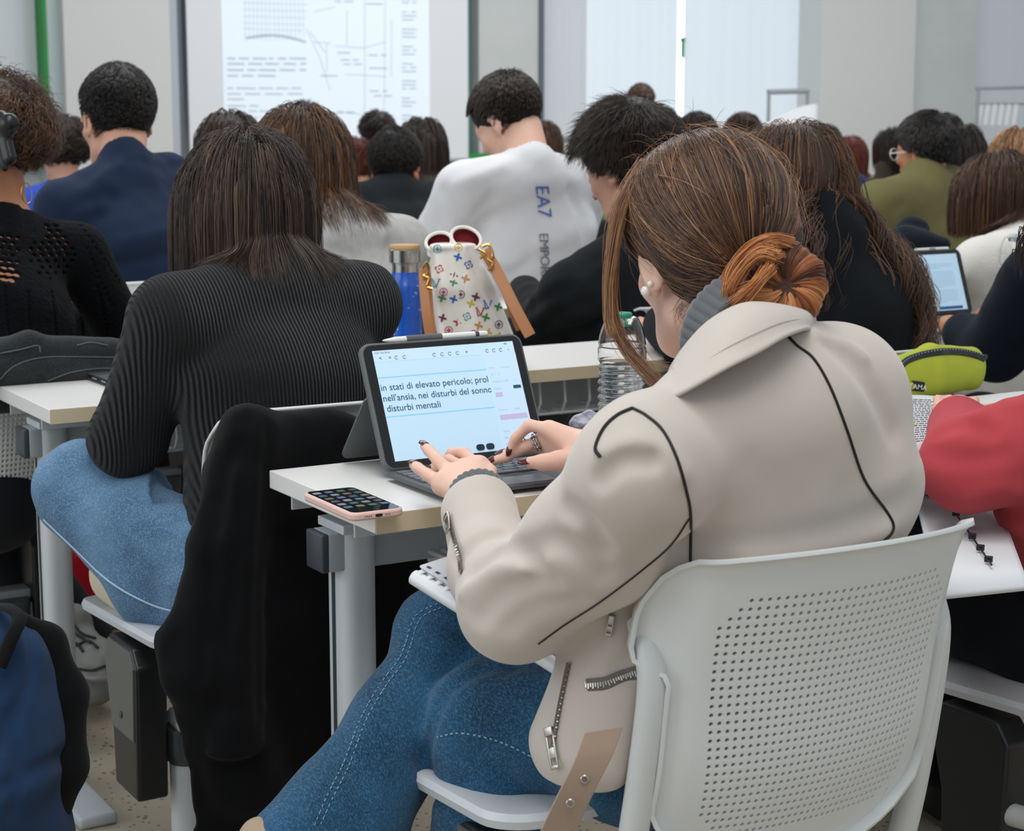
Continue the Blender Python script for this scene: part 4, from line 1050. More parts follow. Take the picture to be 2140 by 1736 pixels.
far('f6', 'student with long straight dark hair and an olive top near the screen edge', 882, 253, 7.3, 68, -8, 20, '4F5A36', 'dark', 'long', length=.30, thick=.014)
far('f7', 'student whose brown hair shows just behind the white T-shirt student\'s neck', 1130, 262, 8.0, 52, 0, 20, '8A8F96', 'brown', 'long', length=.15)
far('f8', 'standing person with short reddish brown hair in front of the lit blinds', 1336, 178, 11.0, 46, 0, 0, '5D4038', 'brown', 'short', length=.03, thick=.014, hip=None)
far('f9', 'student with a dark bun of hair below the bright window gap', 1455, 240, 8.0, 72, 0, 20, '3F444B', 'dark', 'short', length=.04, thick=.024)
far('f10', 'student with rounded brown hair just right of the bright window gap', 1551, 241, 8.6, 64, 0, 20, '5B5148', 'brown', 'short', length=.04, thick=.024)
far('f11', 'student with dark reddish hair behind the curly haired student\'s crown', 1686, 265, 11.0, 52, 0, 18, '4A3A3A', 'red', 'short', length=.04, thick=.02)
far('f12', 'student with short dark hair, bare nape and a blue top beyond the curly hair', 1722, 265, 8.8, 64, -5, 12, '1F4C8C', 'black', 'short', length=.02, thick=.012)
far('f13', 'student in a white top with a reddish brown ponytail in front of the white pillar', 1775, 290, 10.3, 52, -6, 10, 'E0DFDA', 'red', 'long', length=.16, thick=.014)
far('f14', 'dark haired student with one hand raised to the face, left of the olive sweater', 1866, 272, 9.4, 64, 25, 6, '3E362E', 'dark', 'long', length=.2, elL=P(1848, 400, 9.3), wrL=P(1846, 350, 9.35))
far('f15', 'student with short dark hair hidden behind the olive sweater student\'s head', 1972, 242, 8.5, 60, 0, 8, '6A6F74', 'black', 'short', length=.03, thick=.014)
far('f16', 'student in a white shirt with long straight black hair right of the olive sweater', 2008, 268, 7.6, 66, -14, 22, 'D9DBDE', 'dark', 'long', length=.33, thick=.013)
far('f17', 'student with wavy blond hair at the right edge of the photo', 2124, 275, 6.6, 84, -6, 12, '6E5A48', 'blonde', 'long', length=.24, thick=.02, amp=.005)
# ================================================================ THE STUDENT IN THE BEIGE JACKET
def suede(name, c, c2):
    return mat(name, c, .92, bump=(1100, .22, .0006), var=(4, c2, .9), sheen=.35, spec=.15)
M_SUEDE = suede('beige_suede', 'BBB0A6', 'C6BCB2')
HM_ = Head(P(1478, 532, 2.06), -7, 14, -3, .97)
c7 = P(1600, 705, 1.93)
shL, shR = P(1362, 972, 1.81), P(1748, 822, 2.03)
elL, wrL = P(1078, 1262, 1.96), P(1003, 1050, 2.15)
elR, wrR = P(1500, 1180, 2.25), P(1245, 946, 2.33)
FM = Fig(HM_, c7, shL, shR, (1.215, 1.67, .52), 0, elL=elL, elR=elR, wrL=wrL, wrR=wrR)
FM.knL = P(1028, 1518, 2.15); FM.knR = P(962, 1350, 2.27); FM.anL = FM.knL+np.array([-.02, .03, -.40]); FM.anR = P(590, 1860, 2.12)
t_main = thing('person', 'student in a beige suede jacket typing on a tablet, brown hair in a low bun', 'person', (1.215, 1.67, 0))
SKM = skin('skin_main', 'EAC6B4', 'DEAE99')
FM.c7 = c7-FM.up*.035; BM = Sdf(); FM.torso(BM, -.018, .9, hipw=.17); FM.arms(BM, -.006)
BM.rc(HM_(0, -.024, -.050), c7+np.array([0, .03, -.01]), .049, .052, .02); HM_.prims(BM)
h = FM.hip; BM.rc(h-FM.r*.08, FM.knL, .085, .058, .03); BM.rc(FM.knL, FM.anL, .05, .036, .02); BM.rc(h+FM.r*.08, FM.knR, .085, .058, .03); BM.rc(FM.knR, FM.anR, .05, .036, .02)
for a in (FM.anL, FM.anR): BM.rc(a, a+np.array([-.03, .10, -.06]), .036, .026, .02)
# hands: palms and fingers posed from their joints
def finger(S, pts, r0=.0088, r1=.0062):
    n = len(pts); S.ch(pts, [r0+(r1-r0)*i/(n-1) for i in range(n)], .0035)
    return pts
NAILS = []
# left hand, palm down, fingers spread over the keys
kL = [P(925, 1012, 2.20), P(942, 990, 2.215), P(968, 978, 2.235), P(1000, 975, 2.25)]      # little, ring, middle, index knuckles
for q in kL: BM.rc(wrL, q, .0185, .0125, .016)
BM.rc(kL[0], kL[3], .012, .013, .01); BM.rc(wrL+(wrL-kL[1])*.3, wrL, .026, .023, .02)
fl = [[kL[0], P(895, 993, 2.225), P(874, 978, 2.245), P(864, 971, 2.255)],
      [kL[1], P(916, 962, 2.235), P(897, 942, 2.255), P(887, 932, 2.265)],
      [kL[2], P(938, 962, 2.27), P(916, 970, 2.30), P(903, 981, 2.305)],
      [kL[3], P(968, 947, 2.275), P(945, 946, 2.30), P(932, 960, 2.315)]]
for q in fl: finger(BM, q)
finger(BM, [P(1020, 1010, 2.19), P(1022, 985, 2.24), P(1010, 972, 2.28), P(1000, 968, 2.30)], .0105, .0075)
# right hand
kR = [P(1160, 905, 2.37), P(1165, 920, 2.36), P(1172, 935, 2.355), P(1180, 945, 2.35)]
kR = [P(1148, 896, 2.36), P(1142, 912, 2.385), P(1140, 926, 2.40), P(1146, 938, 2.41)]      # index, middle, ring, little
for q in kR: BM.rc(wrR, q, .0185, .0122, .016)
BM.rc(wrR+(wrR-kR[1])*.25, wrR, .026, .022, .02)
fr = [[kR[0], P(1106, 888, 2.375), P(1078, 915, 2.385), P(1067, 938, 2.39)],
      [kR[1], P(1100, 932, 2.39), P(1058, 955, 2.40), P(1030, 963, 2.405)],
      [kR[2], P(1112, 932, 2.415), P(1075, 944, 2.43), P(1050, 948, 2.44)],
      [kR[3], P(1120, 935, 2.43), P(1092, 940, 2.45), P(1075, 948, 2.46)]]
for q in fr: finger(BM, q)
th = [P(1205, 958, 2.325), P(1168, 962, 2.325), P(1136, 966, 2.33), P(1108, 966, 2.335)]
BM.ch(th, [.0145, .0120, .0100, .0080], .008)
bod = sdf_obj('body', BM, .0033, SKM, t_main, 1)
# nails, ring
M_NAIL = mat('dark_red_nail', '560C18', .2, coat=.6, spec=.4)
def nail(tip, prev, up=(0, 0, 1), l=.015, w=.0058):
    tip, prev = np.array(tip), np.array(prev); d = nrm(tip-prev); s = nrm(np.cross(d, up)); n = np.cross(s, d)
    mb = MB(); V = []; F = []; nu, nv = 8, 6
    for i in range(nu+1):
        tt = i/nu; ww = w*(1-.75*max(0, tt-.55)**1.3/.45**1.3*.9)*(.85+.3*math.sin(min(1, tt*2)*1.57)*.5)
        for j in range(nv+1):
            x = -1+2*j/nv; V.append(tip-d*.004+d*(l*tt)+s*ww*x+n*(.0052*(1-.55*x*x)+.0006-.0035*tt*tt))
    for i in range(nu):
        for j in range(nv): F.append((i*(nv+1)+j, (i+1)*(nv+1)+j, (i+1)*(nv+1)+j+1, i*(nv+1)+j+1))
    mb.add(V, F); o = mb.build('fingernail', M_NAIL, bod); m = o.modifiers.new('s', 'SOLIDIFY'); m.thickness = .0009; m.offset = 1
for q in fl[:3]: nail(q[-1], q[-2], (0, -.25, 1))
for q in fr[:3]: nail(q[-1], q[-2], (-.3, -.5, 1))
nail(th[-1], th[-2], (.1, -.75, .8), .020, .0072)
rc0 = P(1121, 924, 2.387); rdir = nrm(fr[1][1]-fr[1][0])
e1 = nrm(np.cross(rdir, [0, 0, 1])); e2 = np.cross(rdir, e1)
mb = MB()
for k in (-1, 0, 1): mb.tube([rc0+rdir*k*.0028+(e1*math.cos(a)+e2*math.sin(a))*.0105 for a in np.linspace(0, 6.283, 25)[:-1]], .0014, 6, closed=True)
for k in range(12):
    a = k*6.283/12; mb.sphere(rc0+(e1*math.cos(a)+e2*math.sin(a))*.0115, .0018, 5)
mb.build('ring', mat('silver', 'C4C2BE', .25, 1), t_main)
# pearl earrings
mb = MB(); ear = HM_(-.086, .004, -.036)
pe = trace(BM, 1353, 607, lift=.002); mb.sphere(pe, .0062, 10); M_PEARL = mat('pearl', 'EDE8E2', .18, coat=.6)
mb.build('pearl_earring', M_PEARL, t_main)
mb = MB(); pe = trace(BM, 1360, 593, lift=.001); mb.sphere(pe, .0036, 8); mb.build('pearl_earring', M_PEARL, t_main)

# ---- jacket
JK = Sdf(); off = .020
T_ = lambda t: FM.hip+(.5*(shL+shR)/2+.5*c7-FM.hip)*t
JK.lo(FM.hip, T_(.35), (.188, .13, .12), (.155, .115, .10), FM.R, .04); JK.lo(T_(.35), T_(.70), (.155, .115, .10), (.165, .105, .08), FM.R, .04); JK.lo(T_(.70), T_(.84), (.165, .105, .08), (.13, .075, .05), FM.R, .04)
m_ = (shL+shR)/2; JK.rc(shL, m_+np.array([0, 0, .01]), .062, .066, .04); JK.rc(m_+np.array([0, 0, .01]), shR, .066, .064, .04)
JK.rc(c7-FM.up*.052, shL, .056, .052, .04); JK.rc(c7-FM.up*.045, shR, .056, .054, .04)
JK.lo(P(1620, 1120, 1.98), P(1620, 900, 1.95), (.175, .09, .1), (.17, .09, .1), FM.R, .05)        # broad boxy back
JK.rc(P(1738, 850, 2.02), P(1792, 1010, 2.02), .060, .074, .05)                                      # right shoulder and hanging sleeve side
JK.rc(shL, P(1340, 1000, 1.80), .056, .062, .03)
JK.rc(P(1345, 972, 1.80), P(1240, 1130, 1.87), .064, .064, .03); JK.rc(P(1240, 1130, 1.87), elL, .066, .062, .03)
JK.rc(elL, P(1036, 1190, 2.03), .060, .053, .02); JK.rc(P(1036, 1190, 2.03), P(1002, 1075, 2.13), .051, .0425, .02)
JK.rc(P(1002, 1075, 2.13), P(999, 1062, 2.14), .0425, .042, .01)
JK.rc(shR, P(1760, 1000, 2.18), .065, .062, .03); JK.rc(P(1760, 1000, 2.18), P(1500, 1060, 2.27), .060, .052, .02); JK.rc(P(1500, 1060, 2.27), P(1290, 960, 2.315), .05, .036, .02)
JK.rc(P(1350, 925, 1.83), P(1298, 930, 1.86), .038, .036, .03)                                     # raised sleeve head
# skirt of the jacket hanging over the hip
JK.lo(P(1310, 1330, 1.98), P(1215, 1560, 1.98), (.062, .075, .05), (.050, .075, .05), np.stack([FM.r, FM.f, [0, 0, 1]], -1), .03)
def cr(pts, w, dp, d=1.95): 
    q = trace_many(BASEJ, spline(pts, 3)); q = [x for x in q if x is not None]; folds(JK, q, w, dp*1.45)
BASEJ = Sdf(); BASEJ.ops = list(JK.ops)
for pts, w_, dp in (([(1270, 945), (1330, 925), (1390, 950), (1420, 990)], .012, -.004),
        ([(1255, 1000), (1300, 965), (1360, 960)], .010, .009), ([(1190, 1060), (1230, 1090), (1260, 1150)], .011, .007), ([(1100, 1150), (1160, 1130), (1220, 1160), (1260, 1200)], .012, .008),
        ([(985, 1190), (1040, 1150), (1085, 1150), (1120, 1180)], .010, .009), ([(960, 1160), (1010, 1120), (1065, 1110)], .009, .007), ([(970, 1235), (1040, 1190), (1090, 1190)], .012, -.005),
        ([(1000, 1290), (1070, 1230), (1150, 1215)], .012, .006), ([(1060, 1310), (1120, 1270), (1200, 1260)], .014, .004),
        ([(1440, 1150), (1600, 1145), (1760, 1110), (1900, 1050)], .020, .006), ([(1560, 1170), (1700, 1150), (1850, 1110)], .016, -.005),
        ([(1740, 720), (1790, 770), (1840, 840), (1870, 900)], .016, .006), ([(1700, 700), (1760, 720), (1800, 745)], .010, -.005), ([(1450, 840), (1500, 880), (1560, 960)], .022, .003),
        ([(1300, 1400), (1330, 1350), (1345, 1290)], .014, .006)):
    cr(pts, w_, dp)
JK.fn(lambda X, d: d+.0028*vnoise(X, 9, 2)+.0012*vnoise(X, 26, 5))
JK.fn(lambda X, d: smax(d, (X-P(1200, 1645, 1.95))@np.array([0, 0, -1.]), .004))    # hem
# opening at the cuff
ax = nrm(wrL-P(1040, 1190, 2.03)); JK.plane(P(1001, 1052, 2.145), ax, .004)
jk = sdf_obj('jacket', JK, .0032, M_SUEDE, t_main, 2)
# black piping along the seams
M_PIPE = mat('black_piping', '0E0E10', .6)
def piping(pts, r=.0016, n=8, S=JK, m=M_PIPE, nm='piping', lift=.0006):
    q = trace_line(S, pts, lift, n)
    if len(q) > 2: MB().tube(q, r, 7).build(nm, m, jk)
piping([(1640, 695), (1665, 722), (1700, 750), (1735, 810), (1770, 900), (1805, 1000), (1850, 1065), (1866, 1095), (1862, 1115), (1842, 1135), (1838, 1158)])
piping([(1322, 853), (1350, 868), (1385, 900), (1415, 960), (1435, 1030), (1443, 1080), (1443, 1180)])
piping([(1322, 853), (1290, 868), (1262, 895), (1245, 935), (1255, 955)], .0019)
piping([(1440, 1083), (1400, 1140), (1330, 1200), (1250, 1260), (1180, 1305), (1125, 1345)], .0009)
# sleeve cuff of the grey ribbed sweater
M_RIBG = mat('grey_rib_knit', '4C5054', .9, sheen=.3)
def ribbed_ring(c, ax, r, l, name, n=30, m=M_RIBG, amp=.0018, flare=.0, par=t_main, ell=1.0, up=None):
    ax = nrm(np.array(ax)); e1 = nrm(np.cross(ax, up if up is not None else [0, 0, 1])); e2 = np.cross(ax, e1); V = []; F = []; K = n*6; rows = 8
    for i in range(rows+1):
        tt = i/rows; rr = r*(1+flare*tt)
        for k in range(K):
            a = 2*math.pi*k/K; w_ = amp*abs(math.sin(a*n/2))**.8
            q = math.sin(math.pi*min(1, tt*1.2+.0))*.0 + (-.003 if i == rows else 0)
            V.append(np.array(c)+ax*l*tt+(e1*math.cos(a)*ell+e2*math.sin(a))*(rr+w_+q))
    for i in range(rows):
        for k in range(K): F.append((i*K+k, i*K+(k+1) % K, (i+1)*K+(k+1) % K, (i+1)*K+k))
    o = MB().add(V, F).build(name, m, par, auto=0); s_ = o.modifiers.new('s', 'SOLIDIFY'); s_.thickness = .003; return o
ribbed_ring(P(1002, 1050, 2.143), ax, .0345, .022, 'sweater_cuff', 26)
# turtleneck
nk = nrm(HM_(0, -.02, -.05)-c7); ribbed_ring(c7+np.array([0, .012, -.01]), nk+np.array([-.15, .25, 0]), .067, .050, 'sweater_collar', 40, amp=.0025, flare=.05)
# collar: a folded band standing round the neck
def collar():
    # upper fold line and lower edge as pixel/depth points, left front -> back -> right
    topl = [(1405, 790, 1.90), (1430, 745, 1.88), (1480, 690, 1.86), (1545, 655, 1.86), (1600, 655, 1.88), (1650, 668, 1.92), (1690, 685, 1.97)]
    botl = [(1400, 835, 1.80), (1445, 812, 1.78), (1520, 770, 1.77), (1585, 738, 1.79), (1640, 706, 1.82), (1682, 690, 1.87), (1697, 693, 1.95)]
    A = spline([tuple(P(*q)) for q in topl], 8); B = spline([tuple(P(*q)) for q in botl], 8)
    V = []; F = []; K = 10
    for a, b_ in zip(A, B):
        out = nrm((b_-a)*np.array([1, 1, .3])); 
        for k in range(K+1):
            tt = k/K
            if tt < .3: s_ = tt/.3; p = a+np.array([0, .018, -.012])*(1-s_)+nrm(np.array([0, 0, 1.]))*.006*math.sin(s_*1.57)
            else: s_ = (tt-.3)/.7; p = a+(b_-a)*s_+np.array([0, -.6, .8])*.012*math.sin(math.pi*min(1, s_+.12)); p = p+np.array([0, 0, .006])*(1-s_)
            V.append(p)
    n = len(A)
    for i in range(n-1):
        for k in range(K): F.append((i*(K+1)+k, (i+1)*(K+1)+k, (i+1)*(K+1)+k+1, i*(K+1)+k+1))
    o = MB().add(V, F).build('collar', M_SUEDE, t_main, auto=0)
    s_ = o.modifiers.new('s', 'SOLIDIFY'); s_.thickness = .0065; s_.offset = 0; ss = o.modifiers.new('sub', 'SUBSURF'); ss.levels = 2; ss.render_levels = 2
    # stitched line near its edge
    st = MB()
    for i in range(0, n-2, 1):
        for h_ in (.1, .6):
            q0 = np.array(V[i*(K+1)+8])*(1-h_)+np.array(V[(i+1)*(K+1)+8])*h_; q1 = np.array(V[i*(K+1)+8])*(1-h_-.3)+np.array(V[(i+1)*(K+1)+8])*(h_+.3)
            nn_ = np.array([-.3, -.7, .6])*.0042; st.tube([q0+nn_, q1+nn_], .0005, 4)
    st.build('collar_stitching', mat('beige_thread', '9A8F86', .9), o)
collar()
# zips
M_ZIP = mat('zip_metal', 'B5B1A8', .3, 1); M_ZTAPE = mat('zip_tape', '6E675F', .9)
def zipper(pts, S, w=.006, pull=None, par=None, lift=.001, step=.0032):
    q = trace_line(S, pts, lift, 10)
    L_ = [0]; 
    for a, b_ in zip(q, q[1:]): L_.append(L_[-1]+np.linalg.norm(b_-a))
    z = MB(); MB().tube(q, w*.75, 6, flat=.3).build('zip_tape', M_ZTAPE, par)
    s_ = 0; i = 0
    while s_ < L_[-1]:
        while i < len(q)-2 and L_[i+1] < s_: i += 1
        t_ = (s_-L_[i])/(L_[i+1]-L_[i]); p = q[i]*(1-t_)+q[i+1]*t_; d = nrm(q[i+1]-q[i]); n = S.grad(p[None])[0]; e = nrm(np.cross(d, n))
        sg = 1 if int(s_/step) % 2 else -1
        z.box(p+n*.0015+e*.0008*sg, (w*.6, .0016, .0022), basis(e, d, n)); s_ += step
    z.build('zip_teeth', M_ZIP, par)
zipper([(940, 1082), (950, 1120), (962, 1165), (966, 1195)], JK, .006, par=jk)
zipper([(1192, 1385), (1180, 1440), (1168, 1500), (1158, 1560)], JK, .006, par=jk)
zipper([(1228, 1432), (1265, 1428), (1300, 1415), (1335, 1404)], JK, .010, par=jk, step=.0028)
def puller(px, py, px2, py2, w=.009, S=JK):
    a = trace(S, px, py, lift=.004); b_ = trace(S, px2, py2, lift=.005)
    if a is None or b_ is None: print('puller miss', px, py); return
    d = nrm(b_-a); n = S.grad(a[None])[0]; e = nrm(np.cross(d, n)); L_ = np.linalg.norm(b_-a); mb = MB()
    mb.box(a, (w, .010, .005), basis(e, d, n), .001)
    for sg in (-1, 1): mb.box((a+b_)/2+e*sg*w*.4, (w*.22, L_, .0022), basis(e, d, n), .0006)
    mb.box(b_, (w, .004, .0022), basis(e, d, n), .0006); mb.box(a+(b_-a)*.6, (w*.9, L_*.3, .0014), basis(e, d, n), .0004)
    mb.build('zip_puller', M_ZIP, jk)
puller(940, 1082, 944, 1112, .010); puller(1153, 1530, 1166, 1600, .012); puller(1278, 1290, 1275, 1325, .007)

# ---- jeans
JE = Sdf(); hp = FM.hip
JE.lo(hp+np.array([0, -.01, 0]), hp+FM.up*.07, (.19, .14, .11), (.17, .13, .08), FM.R, .03)
JE.rc(hp+FM.r*.07+np.array([0, 0, .03]), FM.knR, .098, .070, .025); JE.rc(FM.knR, P(845, 1520, 2.21), .070, .067, .02); JE.rc(P(845, 1520, 2.21), P(715, 1720, 2.14), .067, .074, .02); JE.rc(P(715, 1720, 2.14), FM.anR, .074, .085, .02)
JE.el(P(915, 1318, 2.29), .055, None, .03)
JE.rc(hp-FM.r*.09+np.array([0, 0, .01]), FM.knL, .105, .082, .012); JE.rc(FM.knL, P(1040, 1670, 2.13), .080, .073, .008); JE.rc(P(1040, 1670, 2.13), FM.anL, .073, .085, .008)
BASEJE = Sdf(); BASEJE.ops = list(JE.ops)
for pts, w_, dp in (([(1150, 1385), (1060, 1385), (985, 1405), (930, 1450), (900, 1520), (885, 1600)], .010, .012), ([(885, 1280), (930, 1300), (990, 1330)], .010, .006), ([(870, 1330), (900, 1370), (930, 1380)], .012, .006),
        ([(800, 1420), (860, 1450), (880, 1500)], .014, .005), ([(890, 1620), (920, 1640), (960, 1650)], .008, .008), ([(880, 1590), (930, 1620), (990, 1635)], .007, .006), ([(900, 1655), (940, 1672), (1000, 1670)], .008, .007),
        ([(700, 1560), (740, 1620), (760, 1700)], .016, .005), ([(1060, 1400), (1100, 1350), (1140, 1330)], .012, .006)):
    q = trace_many(BASEJE, spline(pts, 3)); folds(JE, [x for x in q if x is not None], w_, dp)
JE.fn(lambda X, d: d+.0025*vnoise(X, 18, 3)+.0012*vnoise(X, 45, 4))
je = sdf_obj('jeans', JE, .0042, D_DARK, t_main, 1)
M_THR = mat('jean_stitch', '7FA3B8', .9)
def stitches(pts, gap=.0075, l=.005, r=.0007, lift=.0008, off=0):
    q = trace_line(JE, pts, lift, 24); mb = MB(); acc = 0; p0 = None; seg_ = []
    for a, b_ in zip(q, q[1:]):
        L_ = np.linalg.norm(b_-a); acc += L_
        if int(acc/(gap/2)) % 2 == 0: mb.tube([a, b_], r, 4)
    mb.build('seam_stitching', M_THR, je)
stitches([(915, 1262), (880, 1278), (862, 1300), (838, 1370), (795, 1430), (755, 1500), (720, 1590), (685, 1660), (655, 1730)])
stitches([(922, 1270), (890, 1284), (872, 1306), (848, 1376), (805, 1436), (765, 1506), (731, 1596), (696, 1666), (667, 1730)])
stitches([(915, 1540), (960, 1532), (1020, 1542), (1070, 1560), (1110, 1580)], r=.001)
SO = Sdf(); SO.lo(P(560, 1785, 2.10), P(490, 1850, 2.14), (.04, .05, .035), (.045, .07, .03), None, .02); SO.rc(P(560, 1785, 2.10), P(540, 1740, 2.11), .03, .016, .02)
sdf_obj('shoe', SO, .004, mat('tan_shoe', 'A38F79', .8), t_main, 1)
SO = Sdf(); a = FM.anL; SO.lo(a+np.array([0, 0, -.05]), a+np.array([0, .14, -.055]), (.042, .05, .035), (.045, .055, .03), None, .02); sdf_obj('shoe', SO, .005, mat('tan_shoe', 'A38F79', .8), t_main, 1)

# ---- hair: swept back into a low bun
HC = ('211712', '3D291F', '5B3F2E', '855D40', 'BC8C62'); HCB = ('4A2A1C', '80482A', 'A7653B', 'CC854F', 'E0A870')
mh = hair_mat('hair_main', HC, .30); mhb = hair_mat('hair_bun', HCB, .33)
H = HM_; BUN = P(1636, 596, 1.935); base = P(1562, 575, 1.97)
HS_ = Sdf(); HS_.el(H(0, -.016, .040), np.array([.090, .108, .096])*H.s, H.R, .01); HS_.lo(H(0, -.05, -.01), H(.0, -.07, -.055), (.075, .06, .04), (.055, .035, .03), H.R, .03)
HS_.el(H(0, .10, -.050), np.array([.085, .066, .092])*H.s, H.R, .02, 'd')
HS_.el(H(-.088, -.004, -.026), np.array([.034, .030, .034])*H.s, H.R, .008, 'd'); HS_.el(H(.085, .0, -.040), np.array([.020, .034, .030])*H.s, H.R, .012, 'd')
for k in range(26):       # combed furrows converging on the bun
    a = k/26*6.283
HS_.fn(lambda X, d: d+.0012*vnoise(X, 60, 9))
HSC = Sdf(); HSC.ops = [o for o in HS_.ops if o[0] == 'p']
hb = sdf_obj('hair', HS_, .003, mat('hairmass_main', '241812', .5, bump=(200, .5, .002)), t_main, 1)
rng = np.random.default_rng(7)
def comb(n, seed, offr, tocol, rad, lo_=.0, hi_=1, wild=0., frac=1.0, npts=26):
    rng = np.random.default_rng(seed); d = nrm(rng.normal(size=(n*5, 3)))
    keep = ~((d[:, 1] > .50) & (d[:, 2] < .35)) & ~((d[:, 1] > .22) & (d[:, 2] < .10)) & ~((np.abs(d[:, 0]) > .5) & (d[:, 1] > -.25) & (d[:, 2] < .10)) & (d[:, 2] > -.62) & ~((np.abs(d[:, 0]) > .6) & (d[:, 1] > -.12) & (d[:, 2] < -.12)); d = d[keep]
    q = np.array([0, -.016, .040])+d*np.array([.090, .108, .096])*.995; P0 = H.C+(q@H.R.T)*H.s
    far_ = np.linalg.norm(P0-base, axis=-1); o = np.argsort(-far_+rng.normal(size=len(far_))*.05)[:n]; P0 = P0[o]; d = d[o]
    N = len(P0); dist = np.linalg.norm(P0-base, axis=-1); L = dist*1.35; out = [P0.copy()]; P_ = P0.copy(); D = nrm(base-P_)
    off = rng.uniform(0, 1, N)**1.5*offr+.0005; nz = nrm(rng.normal(size=(N, 3)))*wild; lift = rng.uniform(-.4, .4, (N, 1))
    part = H.R@np.array([0, 1., 0])
    for i in range(npts-1):
        rem = np.linalg.norm(base-P_, axis=-1, keepdims=True)
        tgt = nrm(base+lift*np.array([0, 0, .05])-P_)+nz*np.clip(rem/.15, 0, 1)
        # strands leave the parting outwards and sag before they turn to the bun
        sag = np.clip((rem-.07)/.14, 0, 1)*np.array([0, 0, -.16])
        D = nrm(.35*D+.65*(tgt+sag)); h_ = np.minimum(L[:, None]/(npts-1), rem*.6)
        Q = P_+D*h_; dd = HSC(Q); m = dd < off
        if m.any(): Q[m] += (off[m]-dd[m])[:, None]*HSC.grad(Q[m])
        P_ = Q; out.append(P_.copy())
    Pt = np.stack(out, 1); return Pt, rng
Pt, rng = comb(15000, 3, .0075, 0, 0); g = rng.choice(len(Pt), 500, False)
near = np.linalg.norm(Pt[:, None, 8]-Pt[g][None, :, 8], axis=-1).argmin(1) if False else np.array([np.linalg.norm(Pt[g, 8]-p, axis=-1).argmin() for p in Pt[:, 8]])
tt_ = (np.linspace(0, 1, Pt.shape[1]))[None, :, None]*.30; Pt = Pt*(1-tt_)+Pt[g][near]*tt_
gt = rng.uniform(0, 1, 500)**1.6
hair_curves('hair_strands', Pt, .00034, np.clip(.72*gt[near]+.28*rng.uniform(0, 1, len(Pt)), 0, 1), mh, hb, taper=False)
Pt, rng = comb(260, 11, .016, 0, 0, wild=.55)
hair_curves('flyaway_hair', Pt[:, :17], .00022, rng.uniform(.5, 1, len(Pt)), mh, hb)
# crown flyaways
n = 220; d = nrm(rng.normal(size=(n*6, 3))); d = d[(d[:, 2] > .55)][:n]; q = np.array([0, -.016, .040])+d*np.array([.090, .108, .096]); P0 = H.C+(q@H.R.T)*H.s
D0 = nrm(d@H.R.T*.8+rng.normal(size=d.shape)*.6); fa = grow(HSC, P0, D0, rng.uniform(.02, .05, len(P0)), 10, .8, .002, .6, .5, 4)
hair_curves('flyaway_hair', fa, .0002, rng.uniform(.3, 1, len(fa)), mh, hb)
# the bun: hair wound over a ring, converging at its centre
bx = nrm(P(1672, 606, 1.84)-BUN); e1 = nrm(np.cross(bx, [0, 0, 1])); e2 = np.cross(bx, e1)
BS = Sdf(); nseg = 20
for k in range(nseg):
    a0, a1 = 2*math.pi*k/nseg, 2*math.pi*(k+1)/nseg; BS.rc(BUN+(e1*math.cos(a0)+e2*math.sin(a0))*.0225, BUN+(e1*math.cos(a1)+e2*math.sin(a1))*.0225, .0215, .0215, .004)
BS.rc(base, BUN-bx*.01, .028, .03, .01)
bo = sdf_obj('hair_bun', BS, .0025, mat('hairmass_bun', '4A2A1A', .5, bump=(200, .5, .002)), t_main, 1)
n = 5200; ph = rng.uniform(0, 6.283, n); m = 22; tt = np.linspace(0, 1, m); Pt = np.zeros((n, m, 3)); st = rng.uniform(-.2, .5, n); R0 = .0225
for j in range(m):
    al = 3.05-(tt[j]*1.0)*3.9*rng.uniform(.995, 1.005, n)+st*0; al = np.linspace(3.3, -.9, m)[j]+rng.normal(size=n)*.0
    th_ = ph+.9*tt[j]+.10*np.sin(ph*3); rr = .0225+rng.uniform(0, 1, n)*0; tb = .0236+.0016*np.sin(ph*9)+.0007*np.sin(ph*31)
    cr_ = R0+tb*np.cos(np.pi-al); 
    Pt[:, j] = BUN+((e1[None]*np.cos(th_)[:, None]+e2[None]*np.sin(th_)[:, None])*(np.maximum(cr_, .0008))[:, None])+bx[None]*(tb*np.sin(al))[:, None]
Pt += (rng.normal(size=(n, 1, 3))*.0005)
tint = np.clip(.45+.3*np.sin(ph*5+1)*1+.35*np.cos(ph-1.2)+rng.normal(size=n)*.15, 0, 1)
hair_curves('bun_strands', Pt, .00036, tint, mhb, bo, taper=False)
